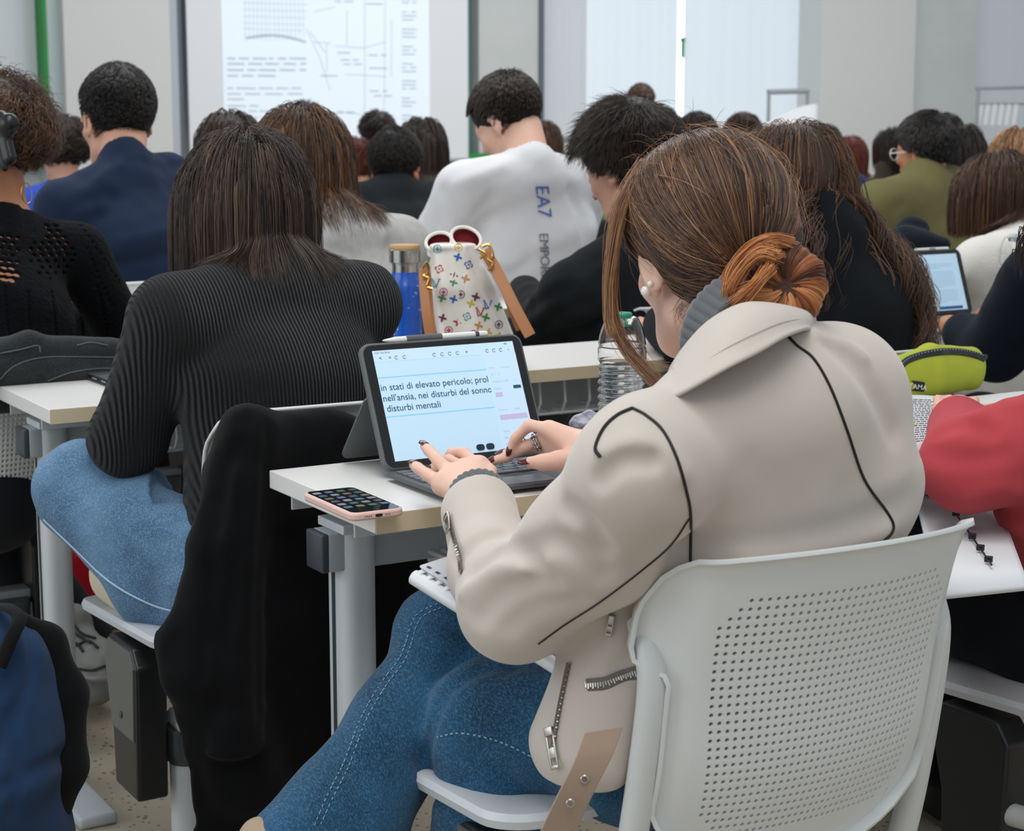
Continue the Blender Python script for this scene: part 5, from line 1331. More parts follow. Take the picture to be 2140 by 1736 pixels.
# band of hair wrapped round the base and loose ends
def lock(pts, n, w0, w1, name, m, rad=.0003, tl=(0, 1), seed=0, npts=26, par=None, wav=.0):
    rng = np.random.default_rng(seed); c = np.array(spline([tuple(P(*q)) for q in pts], 10)); ts = np.linspace(0, len(c)-1, npts); c = np.stack([np.interp(ts, np.arange(len(c)), c[:, i]) for i in range(3)], -1)
    o1, o2 = rng.normal(size=(n, 3)), rng.normal(size=(n, 3)); tt = np.linspace(0, 1, npts)[None, :, None]
    Pt = c[None]+(o1[:, None]*(1-tt)*w0+o2[:, None]*tt*w1)+o1[:, None]*wav*np.sin(tt*9+o2[:, None, :1]*3)
    ln_ = rng.uniform(.75, 1, n)
    hair_curves(name, Pt, rad, rng.uniform(*tl, n), m, par or hb)
for i, (pts, n_, w0, w1) in enumerate((
    ([(1650, 508, 1.92), (1610, 500, 1.90), (1570, 520, 1.90), (1535, 565, 1.91), (1528, 620, 1.92), (1545, 640, 1.93)], 260, .0035, .005),
    ([(1622, 530, 1.89), (1590, 525, 1.89), (1555, 555, 1.90), (1530, 600, 1.91), (1530, 640, 1.93)], 220, .004, .005),
    ([(1610, 560, 1.885), (1585, 590, 1.885), (1560, 615, 1.895), (1528, 642, 1.92)], 200, .003, .006),
    ([(1600, 520, 1.92), (1540, 545, 1.93), (1512, 600, 1.94), (1512, 650, 1.95)], 40, .003, .005))):
    lock(pts, n_, w0, w1, 'bun_wrap', mhb, .0003, (.35, 1), i, par=bo)
# locks framing the face
lock([(1350, 345, 2.07), (1315, 400, 2.05), (1288, 470, 2.045), (1280, 540, 2.045), (1278, 610, 2.05), (1286, 680, 2.05), (1318, 740, 2.04), (1385, 812, 2.0)], 230, .005, .0045, 'loose_lock', mh, .0003, (.45, .95), 21, wav=.0012)
lock([(1345, 350, 2.06), (1300, 430, 2.03), (1274, 560, 2.03), (1272, 660, 2.03), (1278, 700, 2.02)], 160, .005, .003, 'loose_lock', mh, .0003, (.5, 1), 22)
lock([(1420, 640, 1.99), (1412, 660, 1.985), (1425, 690, 1.97)], 5, .003, .004, 'loose_lock', mh, .0002, (.6, 1), 24)
lock([(1310, 690, 2.04), (1350, 745, 2.03), (1390, 770, 2.0), (1440, 760, 1.97)], 8, .004, .006, 'loose_lock', mh, .0002, (.6, 1), 25)
# fine hair at the nape
n = 500; n = 260; rr_ = rng.uniform(0, 1, (n, 2)); st_ = np.array([P(1400+140*a, 615+50*b-20*a, 2.0) for a, b in rr_]); keep = []
for p_ in rr_:
    q = trace(BM, 1420+125*p_[0], 618+40*p_[1]+18*p_[0]); keep.append(q if q is not None else P(1450, 640, 2))
P0 = np.array(keep); D0 = nrm(np.array(P(1390, 720, 2.0)-P(1500, 600, 2.0))[None]+rng.normal(size=P0.shape)*.02)
hair_curves('nape_hair', grow(BM, P0, D0, rng.uniform(.008, .022, n), 8, .85, .0008, .5, .4, 5), .00011, rng.uniform(.1, .6, n), mh, hb)
# ================================================================ THINGS ON AND AROUND THE TABLES
def text_px(mb, S, s, x, y, size, dirx=(1, 0), diry=(0, -1), lift=.002, **kw):
    me = text_mesh(s, size, ex=0, **kw); pts = [(x+v.co.x*dirx[0]+v.co.y*diry[0], y+v.co.x*dirx[1]+v.co.y*diry[1]) for v in me.vertices]
    q = trace_many(S, pts, lift); q = [a if a is not None else np.zeros(3) for a in q]
    mb.add(q, [tuple(p.vertices) for p in me.polygons]); bpy.data.meshes.remove(me)
M_RUB = mat('graphite_case', '5E6264', .7, bump=(700, .1, .0003)); M_GLS = mat('black_glass', '08090B', .08, spec=.6)
M_SCR = mat('lit_screen', 'B2CDE0', .25, emis=('BADAF0', .40)); M_UI = mat('screen_text', '1C4A66', .5, emis=('1C4A66', .25)); M_UI2 = mat('screen_line', '6FBDEB', .5, emis=('6FBDEB', .5))
M_UI3 = mat('screen_faint', '9DB9CC', .5, emis=('9DB9CC', .35)); M_UI4 = mat('screen_mauve', 'B7B0D0', .5, emis=('B7B0D0', .35)); M_PANEL = mat('screen_panel', 'B4CCDF', .3, emis=('C0DBEF', .42))
def tablet(name, label, u0, u1, vb, z0, tilt, hgt, key=True, rim=M_RUB, deck_v=.165):
    """screen leaning back on its case, keyboard deck in front"""
    W = u1-u0; X = np.array([1., 0, 0]); D = np.array([0, math.sin(tilt), math.cos(tilt)]); Nn = np.array([0, -math.cos(tilt), math.sin(tilt)])
    o0 = np.array([u0, vb, z0]); M = basis(X, D, Nn); t = thing(name, label, 'tablet', (u0+W/2, vb, z0))
    mb = MB(); mb.prism(rrect(W, hgt, .016, 6, W/2, hgt/2), M, .011, o0-Nn*.011); mb.build('tablet_case', rim, t, bev=.0025)
    mb = MB(); mb.prism(rrect(W-.008, hgt-.008, .013, 6, W/2, hgt/2), M, .0012, o0-Nn*.0002); gl = mb.build('front_glass', M_GLS, t)
    sx, sy = .017, .012; sw, sh = W-2*sx, hgt-2*sy
    O = o0+X*sx+D*(hgt-sy)+Nn*.0013
    at = lambda a, b, l=.0: O+X*a*sw-D*b*sh+Nn*l
    def quad(nm, a0, b0, a1, b1, l, m, par):
        mb = MB(); mb.add([at(a0, b1, l), at(a1, b1, l), at(a1, b0, l), at(a0, b0, l)], [(0, 1, 2, 3)]); return mb.build(nm, m, par)
    sc = quad('screen', 0, 0, 1, 1, 0, M_SCR, gl)
    # kickstand
    top = o0+D*hgt*.60-Nn*.011; foot = np.array([u0, vb+.15, z0-.006]); foot[1] = top[1]+.085
    L_ = foot-top; l = np.linalg.norm(L_); Mk = basis(X, L_/l, np.cross(X, L_/l)); mb = MB(); mb.prism(rrect(W, l, .014, 5, W/2, l/2), Mk, .003, top); mb.build('kickstand', rim, t)
    if key:
        z = z0-.004; y1, y0 = vb-.004, vb-.004-deck_v
        mb = MB(); mb.prism(rrect(W+.004, deck_v, .008, 5, u0+W/2, (y0+y1)/2), Matrix.Identity(3), .006, (0, 0, z-.002)); dk = mb.build('keyboard_deck', mat('deck_fabric', '55565A', .6, bump=(800, .1, .0003)), t, bev=.001)
        kw, kh = (W-.012)/13.5, .0165; base_me = None
        for r in range(5):
            y = y1-.010-kh*(r+.5); x = u0+.007; cols = [13, 13, 12, 11, 8][r]; ws = [(W-.014)/cols]*cols
            if r == 4: ws = [kw*1.05, kw*1.05, kw*1.05, kw*1.2, kw*5, kw*1.2, kw*1.05, kw*1.05]; k_ = (W-.014)/sum(ws); ws = [q*k_ for q in ws]
            for w_ in ws:
                mb = MB(); mb.prism(rrect(w_-.0025, kh-.0025, .002, 3), Matrix.Identity(3), .0022, (x+w_/2, y, z+.0042)); mb.build('key', mat('key_cap', '64666A', .45), dk); x += w_
        mb = MB(); mb.prism(rrect(.085, .045, .004, 4, u0+W/2+.0, y0+.028), Matrix.Identity(3), .0006, (0, 0, z+.0042)); mb.build('trackpad', mat('trackpad', '6A6C70', .3), dk)
    return t, at, quad, sc, gl, sw, sh, X, D, Nn
t, at, quad, sc, gl, sw, sh, X, D, Nn = tablet('tablet', 'tablet in a graphite keyboard case showing Italian lecture notes, kickstand out', 1.072, 1.330, 2.140, .752, math.radians(25), .182)
def stext(s, a, b, size, m, par, l=.0006, nm='screen_text'):
    mb = MB(); text_into(mb, s, size, basis(X, D, Nn), at(a, b, l), ex=0); return mb.build(nm, m, par, smooth=False)
tx = MB()
for s_, a_, b_ in (('in stati di elevato pericolo; prol', .0, .365), ("nell'ansia, nei disturbi del sonno", -.0, .462), ('disturbi mentali', .012, .556)):
    text_into(tx, s_, .0134, basis(X, D, Nn), at(a_+.004, b_, .0006), ex=0)
tx.build('screen_text', M_UI, sc, smooth=False)
quad('screen_line', 0, .243, .775, .250, .0005, M_UI2, sc); quad('screen_line', 0, .598, .775, .605, .0005, M_UI2, sc)
quad('tool_bar', 0, 0, 1, .105, .0003, M_PANEL, sc); pn = quad('side_panel', .765, .105, 1, 1, .0008, M_PANEL, sc)
ic = MB()
for a_, s_ in ((.035, '<'), (.10, '≡'), (.155, '↶'), (.21, '↷'), (.42, '↝'), (.475, '✂'), (.53, '□'), (.585, '◪'), (.64, '+'), (.80, '▣'), (.85, '☺'), (.90, '✎'), (.95, '–')):
    c = at(a_, .075, .0008)
    if s_ in '<+–≡': text_into(ic, {'≡': '=', '–': '-'}.get(s_, s_), .008, basis(X, D, Nn), at(a_, .088, .0008), ex=0)
    else: ic.tube([c+(X*math.cos(q)+D*math.sin(q))*.0024 for q in np.linspace(.5, 5.6, 12)], .00030, 4)
text_into(ic, '10:27  Gio 28 set', .0034, basis(X, D, Nn), at(.012, .028, .0008), ex=0); text_into(ic, '98%', .0034, basis(X, D, Nn), at(.93, .028, .0008), ex=0)
ic.build('tool_icons', M_UI, sc, smooth=False)
sp = MB()
for s_, a_, b_, z_ in (('Font', .785, .245, .0042), ('Nunitosans', .87, .245, .0034), ('B   I   S', .79, .31, .0046), ('Dimensioni', .785, .375, .0040), ('14pt', .872, .375, .0040), ('-   +', .925, .375, .0044), ('Colore', .785, .44, .0040), ('Struttura', .785, .64, .0040), ('Griglia', .90, .64, .0036), ('Forma', .785, .84, .0040), ('Stile', .785, .90, .0040), ('Punti', .785, .96, .0040)):
    text_into(sp, s_, z_, basis(X, D, Nn), at(a_, b_, .0012), ex=0)
sp.build('panel_text', M_UI3, sc, smooth=False)
quad('panel_swatch', .93, .415, .985, .445, .0012, M_UI, pn); quad('panel_button', .79, .47, .84, .51, .0012, M_UI4, pn); quad('panel_button', .785, .68, .985, .725, .0012, M_UI4, pn)
for a_ in (.60, .67):
    mb = MB(); mb.prism(rrect(.013, .009, .004, 5), basis(X, D, Nn), .0004, at(a_, .955, .0008)); mb.build('round_button', mat('dark_button', '1A2F40', .4), sc)
# stylus lying on the case
st0, st1 = at(-.0, -.085, -.004)+X*(.060), at(1.0, -.085, -.004)-X*.02
st0 = P(812, 721, 2.435); st1 = P(1040, 706, 2.555)
st0 = at(.10, -.100, -.006); st1 = st0+X*.166
t = thing('stylus', 'white stylus with a grey grip lying on top of the lit tablet case', 'stylus', tuple((st0+st1)/2))
dv = nrm(st1-st0); L_ = np.linalg.norm(st1-st0)
MB().tube([st0, st0+dv*.004, st0+dv*.020], [.0006, .0018, .0043], 14).build('tip', mat('stylus_white', 'E6E6E4', .3), t)
MB().tube([st0+dv*.020, st0+dv*.040], [.0043, .0044], 14).build('barrel', mat('stylus_white', 'E6E6E4', .3), t)
MB().tube([st0+dv*.036, st0+dv*.092], [.0051, .0051], 14).build('grip', mat('stylus_grip', '5A5C5E', .7), t)
MB().tube([st0+dv*.092, st1-dv*.004, st1], [.0044, .0044, .0038], 14).build('barrel', mat('stylus_white', 'E6E6E4', .3), t)
MB().tube([st1-dv*.020, st1-dv*.014], [.00455, .00455], 14).build('band', M_GRY, t)

# ---- phone
def slab_from(pa, pb, z, wid, name, thick, m, t, r=.010, side=1):
    a, b = PZ(*pa, z), PZ(*pb, z); y = nrm(b-a); x = np.cross(y, [0, 0, 1])*side; L_ = np.linalg.norm(b-a); M = basis(x, y, np.cross(x, y)) if side == 1 else basis(x, y, [0, 0, 1])
    return a, x, y, L_
a = PZ(714, 1022, .741); b = PZ(848, 1078, .741); L_ = .150; y = nrm(b-a); x = np.array([-y[1], y[0], 0.]);  # x to the far side
if x[1] < 0: x = -x
a = b-y*L_; wd = .073
t = thing('phone', 'pink cased smartphone lying at the table edge beside the typing hand', 'phone', tuple((a+b)/2+x*wd/2))
Mp = basis(y, x, np.cross(y, x)); zz = np.cross(y, x)
if zz[2] < 0: Mp = basis(x, y, np.cross(x, y)); poly = rrect(wd, L_, .012, 7, wd/2, L_/2)
else: poly = rrect(L_, wd, .012, 7, L_/2, wd/2)
fx = (lambda p, q, h: a+y*p*L_+x*q*wd+np.array([0, 0, h]))
MB().prism(poly, Mp, .0105, a).build('phone_case', mat('pink_silicone', 'DDB9B0', .55), t, bev=.003)
def pquad(nm, p0, q0, p1, q1, h, m, par): return MB().add([fx(p0, q0, h), fx(p1, q0, h), fx(p1, q1, h), fx(p0, q1, h)], [(0, 1, 2, 3)]).build(nm, m, par)
sg = MB().prism(rrect(L_-.007, wd-.007, .009, 6, L_/2, wd/2) if zz[2] > 0 else rrect(wd-.007, L_-.007, .009, 6, wd/2, L_/2), Mp, .0008, a+np.array([0, 0, .0100])).build('phone_screen', mat('phone_glass', '0B0F14', .06, spec=.6), t)
rnd = random.Random(5); cols = ['1F4A54', '28365E', '5C5E2C', '70767C', '1F543D', '46567A', '305C74', '544828', '7C8084', '263848']
for i in range(6):
    for j in range(4):
        c_ = fx(.14+i*.125, .16+j*.225, .0110); c = rnd.choice(cols); mb = MB(); mb.prism(rrect(.0105, .0105, .0025, 3), Mp, .0003, c_); mb.build('app_icon', mat('icon_'+c, c, .4, emis=(c, .05)), sg)
MB().prism(rrect(.009, .0035, .0015, 4), basis(x, [0, 0, 1], np.cross(x, [0, 0, 1])), -.0015 if np.dot(np.cross(x, [0, 0, 1]), y) > 0 else .0015, fx(1.0, .5, .0052)+y*.0012).build('charging_port', M_BLK, t)
for q_ in (.30, .335, .37, .64, .675, .71, .745):
    MB().sphere(fx(1.0, q_, .0052)+y*.0002, .0007, 5).build('speaker_hole', M_BLK, t)
MB().prism(rrect(.006, .003, .0012, 4), basis(y, [0, 0, 1], np.cross(y, [0, 0, 1])), .0015, fx(.11, 0, .006)-x*.0002).build('mute_switch', M_BLK, t)
MB().prism(rrect(.012, .003, .0014, 4), basis(y, [0, 0, 1], np.cross(y, [0, 0, 1])), .0012, fx(.25, 0, .006)-x*.0002).build('volume_button', mat('pink_silicone', 'DDB9B0', .55), t)

# ---- comb bound notebook on the lap
A, B = P(866, 1206, 2.17), P(1172, 1398, 2.03); y = nrm(B-A); x = nrm(np.cross(y, [0.0, 0.0, 1.0])); x = x if x[0] > 0 else -x; x = nrm(x+np.array([0, 0, .05])); n_ = np.cross(x, y); n_ = n_ if n_[2] > 0 else -n_
t = thing('notebook', 'white comb bound notebook lying on the lap under the beige sleeve', 'notebook', tuple((A+B)/2)); L_ = np.linalg.norm(B-A)
MB().prism(rrect(.21, L_, .003, 2, .105+.008, L_/2), basis(x, y, n_) if np.dot(np.cross(x, y), n_) > 0 else basis(x, y, n_), -.010, A+n_*.012).build('pages', mat('paper', 'DADCDF', .8), t)
MB().prism(rrect(.214, L_+.004, .004, 3, .107+.006, L_/2), basis(x, y, n_), .0008, A+n_*.0122).build('cover', mat('notebook_cover', 'C6CACE', .35), t)
MB().tube([A, B], .0095, 18).build('comb_spine', mat('comb_white', 'DDE0E4', .35), t)
k = int(L_/.0145)
for i in range(k):
    c = A+y*(L_*(i+.5)/k); pts = [c+(x*math.cos(q)+n_*math.sin(q))*.0112+x*.004 for q in np.linspace(.3, 2.9, 8)]
    V = []; 
    for p_ in pts: V += [p_-y*.0036, p_+y*.0036]
    mb = MB().add(V, [(2*j, 2*j+1, 2*j+3, 2*j+2) for j in range(7)]); o = mb.build('comb_tooth', mat('comb_white', 'DDE0E4', .35), t); s_ = o.modifiers.new('s', 'SOLIDIFY'); s_.thickness = .001
    mb = MB().add([c+x*.0125-y*.0032+n_*.0132, c+x*.0125+y*.0032+n_*.0132, c+x*.0175+y*.0032+n_*.0132, c+x*.0175-y*.0032+n_*.0132], [(0, 1, 2, 3)]); mb.build('punched_hole', mat('hole_dark', '30445A', .8), t)

# ---- steel flask
d0 = 3.50; base_ = PZ(848, 764, TZ); R_ = .0345
t = thing('flask', 'blue scuffed steel flask with a wood topped cap beside the patterned handbag', 'bottle', tuple(base_))
fb = mat('flask_blue', '0E48A8', .28, var=(26, '1A5CC0', .6), coat=.3)
nt = fb.node_tree; N, L = nt.nodes, nt.links; b_ = N['Principled BSDF']; src = b_.inputs['Base Color'].links[0].from_socket; tc = [q for q in N if q.type == 'TEX_COORD'][0]
n1 = N.new('ShaderNodeTexNoise'); n1.inputs['Scale'].default_value = 48; n1.inputs['Detail'].default_value = 8; n1.inputs['Roughness'].default_value = .7; L.new(tc.outputs['Object'], n1.inputs['Vector'])
r1 = N.new('ShaderNodeValToRGB'); r1.color_ramp.elements[0].position = .60; r1.color_ramp.elements[1].position = .64; L.new(n1.outputs['Fac'], r1.inputs['Fac'])
m1 = N.new('ShaderNodeMix'); m1.data_type = 'RGBA'; L.new(r1.outputs['Color'], m1.inputs[0]); L.new(src, m1.inputs[6]); m1.inputs[7].default_value = s2l('9DB0C6'); L.new(m1.outputs[2], b_.inputs['Base Color'])
M_ST = mat('brushed_steel', 'B9B9B4', .25, 1, bump=(300, .1, .0003))
MB().lathe([(R_-.003, 0), (R_, .004), (R_, .150), (R_-.002, .163), (R_-.008, .175), (R_-.0085, .186)], base_, 40).build('flask_body', fb, t)
MB().lathe([(R_-.0095, .186), (R_-.0095, .200), (R_-.008, .201), (R_-.008, .203)], base_, 40).build('flask_neck', M_ST, t)
MB().lathe([(R_-.008, .203), (R_-.004, .205), (R_-.004, .229), (R_-.005, .230)], base_, 40).build('flask_cap', M_ST, t)
MB().lathe([(R_-.005, .230), (R_-.004, .232), (R_-.0045, .237), (R_-.006, .239), (0, .239)], base_, 40).build('wood_disc', mat('pale_wood', 'C09A68', .6), t)

# ---- handbag
BG = Sdf(); Rb = np.stack([nrm(np.array([.86, .51, 0.]))*0+np.array([.93, .36, 0]), np.array([-.36, .93, 0]), [0, 0, 1.]], -1)
c0 = P(1000, 738, 3.55); c1 = P(962, 600, 3.52); c2 = P(948, 515, 3.50)
BG.lo(c0, c1, (.098, .070, .04), (.072, .055, .04), Rb, .02); BG.lo(c1, c2, (.072, .055, .03), (.050, .045, .015), Rb, .02)
BG.rc(P(1085, 752, 3.50), P(1060, 740, 3.5), .012, .02, .02)
BGB = Sdf(); BGB.ops = list(BG.ops)
for pts, w_, dp in (([(938, 520), (948, 570), (958, 640), (962, 700)], .011, .014), ([(985, 520), (1005, 580), (1035, 640), (1060, 700)], .010, .011), ([(912, 530), (918, 600), (922, 700)], .010, -.004), ([(965, 530), (985, 600), (1000, 690)], .012, -.004), ([(1010, 560), (1045, 630), (1080, 720)], .008, -.004)):
    q = [x_ for x_ in trace_many(BGB, spline(pts, 4)) if x_ is not None]; folds(BG, q, w_, dp)
BG.fn(lambda X_, d: smax(d, X_[..., 2]-P(945, 508, 3.5)[2], .004)); BG.fn(lambda X_, d: smax(d, TZ+.002-X_[..., 2], .006))
t_bag = thing('handbag', 'white handbag with a multicoloured monogram pattern, red lining and tan leather straps', 'handbag', (c0[0], c0[1], TZ))
bag = sdf_obj('bag_body', BG, .003, mat('bag_canvas', 'E8E3DA', .5, bump=(600, .08, .0004)), t_bag, 1)
M_LEA = mat('tan_leather', 'B5784A', .5, bump=(200, .1, .0005)); M_GOLD = mat('gold_metal', 'C79F5A', .25, 1); M_RED = mat('red_lining', '7E1320', .8)
# gathered mouth: two open lobes with red lining
for cx_, cy_, rx, ry, tl in ((917, 505, 27, 19, -.12), (974, 498, 31, 23, .18)):
    ring = [P(cx_+rx*math.cos(q), cy_+ry*math.sin(q)+tl*rx*math.cos(q), 3.485+.035*(-math.sin(q)*.5+.5)) for q in np.linspace(0, 2*math.pi, 33)[:-1]]
    MB().tube(ring, .0034, 8, closed=True).build('rim', mat('bag_canvas', 'DED8CC', .5), t_bag)
    low = [P(cx_+rx*.9*math.cos(q), cy_+26+ry*.5*math.sin(q), 3.495) for q in np.linspace(0, 2*math.pi, 33)[:-1]]
    cc = [P(cx_+rx*.80*math.cos(q), cy_+ry*.78*math.sin(q)+3, 3.535) for q in np.linspace(0, 2*math.pi, 33)[:-1]]
    V = ring+low; o = MB().add(V, [(i, (i+1) % 32, 32+(i+1) % 32, 32+i) for i in range(32) if 1 <= i <= 15 or i in (0, 16, 31)]).build('gathered_side', mat('bag_canvas', 'DED8CC', .5), t_bag)
    V = ring+cc; MB().add(V, [(i, (i+1) % 32, 32+(i+1) % 32, 32+i) for i in range(32)]+[tuple(range(32, 64))]).build('lining', M_RED, t_bag)
def strap(pts, w_, name='strap', th=.003, m=M_LEA):
    q = spline([tuple(P(*p_)) for p_ in pts], 6); V = []; ax_ = Rt
    for i, c in enumerate(q):
        tg = nrm(q[min(i+1, len(q)-1)]-q[max(i-1, 0)]); s_ = nrm(np.cross(tg, Fw)); V += [c-s_*w_/2-Fw*th, c+s_*w_/2-Fw*th, c+s_*w_/2+Fw*th, c-s_*w_/2+Fw*th]
    F_ = [(4*i+k, 4*i+(k+1) % 4, 4*i+4+(k+1) % 4, 4*i+4+k) for i in range(len(q)-1) for k in range(4)]+[(0, 1, 2, 3), tuple(4*(len(q)-1)+k for k in range(4))]
    return MB().add(V, F_).build(name, m, t_bag, bev=.001)
strap([(1012, 522, 3.45), (1040, 570, 3.43), (1075, 640, 3.41), (1108, 702, 3.40)], .022); strap([(1025, 545, 3.455), (1050, 600, 3.45), (1085, 690, 3.44)], .012)
strap([(886, 560, 3.44), (886, 600, 3.43), (892, 660, 3.42), (900, 712, 3.42)], .018); strap([(895, 565, 3.45), (900, 640, 3.45), (908, 712, 3.45)], .010)
for pts in ([(1008, 515), (1022, 512), (1030, 535), (1018, 545)], [(1018, 540), (1030, 552), (1020, 566)], [(882, 560), (892, 548), (897, 565), (888, 578)], [(884, 575), (896, 582), (893, 596)], [(893, 600), (904, 603)], [(1000, 520), (1015, 530), (1003, 540)]):
    MB().tube(spline([tuple(P(x_, y_, 3.425)) for x_, y_ in pts], 5), .0028, 8).build('metal_ring', M_GOLD, t_bag)
PAL = {'r': 'B52A3A', 'b': '2C63B8', 't': '3C8E9C', 'p': 'A83C8C', 'g': '3C8A4A', 'y': 'CDB23C', 'o': 'C98A4A', 'm': '6A2A4A', 'k': '8A5A6A'}
def motif(x_, y_, kind, c, s_=7.5):
    mb = MB(); pts = []
    if kind in 'fs':
        n_ = 4; R1, R2 = s_*1.25, s_*(.42 if kind == 's' else .62); m_ = 16; a0 = .3
        for i in range(m_*2):
            q = 2*math.pi*i/(m_*2); r = R2+(R1-R2)*abs(math.cos(n_*q/2))**(2.6 if kind == 's' else .8); pts.append((x_+r*math.cos(q+a0), y_+r*math.sin(q+a0)))
        fc = [tuple(range(len(pts)))]
        if kind == 'f':
            inn = [(x_+(p_[0]-x_)*.72, y_+(p_[1]-y_)*.72) for p_ in pts]; n2 = len(pts); fc = [(i, (i+1) % n2, n2+(i+1) % n2, n2+i) for i in range(n2)]; c2 = [(x_+2*math.cos(q), y_+2*math.sin(q)) for q in np.linspace(0, 6.283, 9)[:-1]]; pts += inn+c2; fc.append(tuple(range(2*n2, 2*n2+8)))
    elif kind == 'o':
        n2 = 24; pts = [(x_+s_*1.15*math.cos(q), y_+s_*1.15*math.sin(q)) for q in np.linspace(0, 6.283, n2+1)[:-1]]+[(x_+s_*.95*math.cos(q), y_+s_*.95*math.sin(q)) for q in np.linspace(0, 6.283, n2+1)[:-1]]
        fc = [(i, (i+1) % n2, n2+(i+1) % n2, n2+i) for i in range(n2)]; c2 = []
        for i in range(16): q = 6.283*i/16; r = s_*(.25+.45*abs(math.cos(2*q))); c2.append((x_+r*math.cos(q), y_+r*math.sin(q)))
        pts += c2; fc.append(tuple(range(2*n2, 2*n2+16)))
    else:       # interlocked letters
        def bar(x0, y0, x1, y1, w_): 
            d = math.hypot(x1-x0, y1-y0); nx, ny = -(y1-y0)/d*w_, (x1-x0)/d*w_; k_ = len(pts); pts.extend([(x_+x0+nx, y_+y0+ny), (x_+x1+nx, y_+y1+ny), (x_+x1-nx, y_+y1-ny), (x_+x0-nx, y_+y0-ny)]); return (k_, k_+1, k_+2, k_+3)
        fc = [bar(-7, -9, -3, 9, 1.1), bar(-4, 8, 4, 6, .9), bar(-4, -7, 2, 7, .9), bar(2, 7, 9, -9, 1.3), bar(-9, -9, -4, -10, .7), bar(6, -9, 11, -9, .7)]
    q = trace_many(BG, pts, .0008)
    if any(v is None for v in q): return
    if max(np.linalg.norm(v-q[0]) for v in q) > .05: return
    mb.add(q, fc); mb.build('monogram', mat('motif_'+c, PAL[c], .5), bag, smooth=False)
for x_, y_, k_, c in ((914, 520, 'o', 't'), (958, 517, 'o', 'y'), (957, 537, 's', 'b'), (979, 553, 'f', 'b'), (918, 562, 'f', 'r'), (905, 556, 'o', 'y'), (949, 575, 's', 'm'), (973, 582, 's', 'o'), (948, 590, 's', 'g'), (910, 592, 'L', 't'), (1008, 570, 'L', 'p'),
    (927, 610, 'o', 'p'), (924, 622, 's', 'g'), (963, 615, 'o', 'm'), (948, 625, 's', 'b'), (994, 620, 's', 'm'), (984, 634, 's', 'y'), (1018, 637, 'L', 'b'), (1041, 641, 's', 'g'), (925, 664, 's', 'm'), (956, 673, 's', 'r'), (976, 661, 'f', 't'), (1002, 652, 'L', 'r'), (1015, 663, 's', 'g'),
    (1000, 680, 's', 'o'), (1042, 678, 'o', 'm'), (1068, 683, 's', 't'), (938, 690, 'o', 'r'), (990, 698, 'o', 'p'), (1020, 694, 's', 'y'), (1062, 706, 'o', 'p'), (1042, 702, 's', 'y'), (1090, 715, 's', 'g')): motif(x_, y_, k_, c)

# ---- clear water bottle
wb = PZ(1298, 925, TZ); wb = np.array([wb[0], wb[1], TZ]); R_ = .0365
M_PET = mat('clear_plastic', 'FFFFFF', .03, trans=1, ior=1.30); M_WAT = mat('water', 'F4FAFF', .0, trans=1, ior=1.33, bump=(60, .35, .002))
for m in (M_PET, M_WAT): m.node_tree.nodes['Principled BSDF'].inputs['Specular IOR Level'].default_value = .6
def wbottle(base_, R_, hb_, label, capm, sc_=1.0, wat=.12, group=None):
    t = thing('water_bottle', label, 'bottle', tuple(base_), group=group)
    prof = [(R_*.72, 0), (R_*.9, .004), (R_*.96, .012)]; z = .012
    while z < hb_*.62: prof += [(R_*.97, z+.001), (R_*.90, z+.006), (R_*.99, z+.0105)]; z += .0115
    z1 = hb_*.66; prof += [(R_*1.0, z1), (R_*1.0, z1+.012), (R_*.94, z1+.017), (R_*.98, z1+.022), (R_*.86, hb_*.66+.042), (R_*.60, hb_*.66+.060), (R_*.36, hb_-.020), (R_*.34, hb_-.014)]
    q = [tuple(x_) for x_ in spline(prof, 3)]
    o = MB().lathe(q+[(r*.965-.0002, z) for r, z in reversed(q)], base_, 48).build('bottle_shell', M_PET, t, auto=60)
    iw = [(r*.955-.0008, max(z, .002)) for r, z in q if z < wat]; MB().lathe(iw+[(0, wat)], base_, 48).build('water', M_WAT, t, auto=60)
    MB().lathe([(R_*.39, hb_-.020), (R_*.41, hb_-.018), (R_*.41, hb_-.002), (R_*.37, hb_), (0, hb_)], base_, 32).build('cap', capm, t)
    return t
wbottle(wb, R_, .197, 'clear ridged plastic water bottle with a green cap behind the beige sleeve', mat('green_cap', '1E8A6A', .4), wat=.118)
b2 = PZ(2112, 655, TZ); wbottle(np.array([b2[0], b2[1], TZ]), .034, .20, 'clear plastic bottle without a coloured cap beside the second tablet', mat('clear_cap', 'D8DEE2', .3), wat=.03)
# crumpled wrapper beside it
WRP = Sdf(); c = PZ(1225, 905, TZ)+np.array([0, 0, .014]); WRP.el(c, (.028, .02, .016)); WRP.el(c+np.array([.02, .01, .004]), (.022, .018, .014)); WRP.fn(lambda X_, d: d+.005*vnoise(X_, 70, 3)); WRP.fn(lambda X_, d: smax(d, TZ+.001-X_[..., 2], .002))
tag(sdf_obj('food_wrapper', WRP, .002, mat('wrapper', 'BDB9C6', .3, var=(60, '5E5870', .3)), None, 0), 'crumpled pale printed wrapper at the foot of the green capped bottle', 'wrapper')

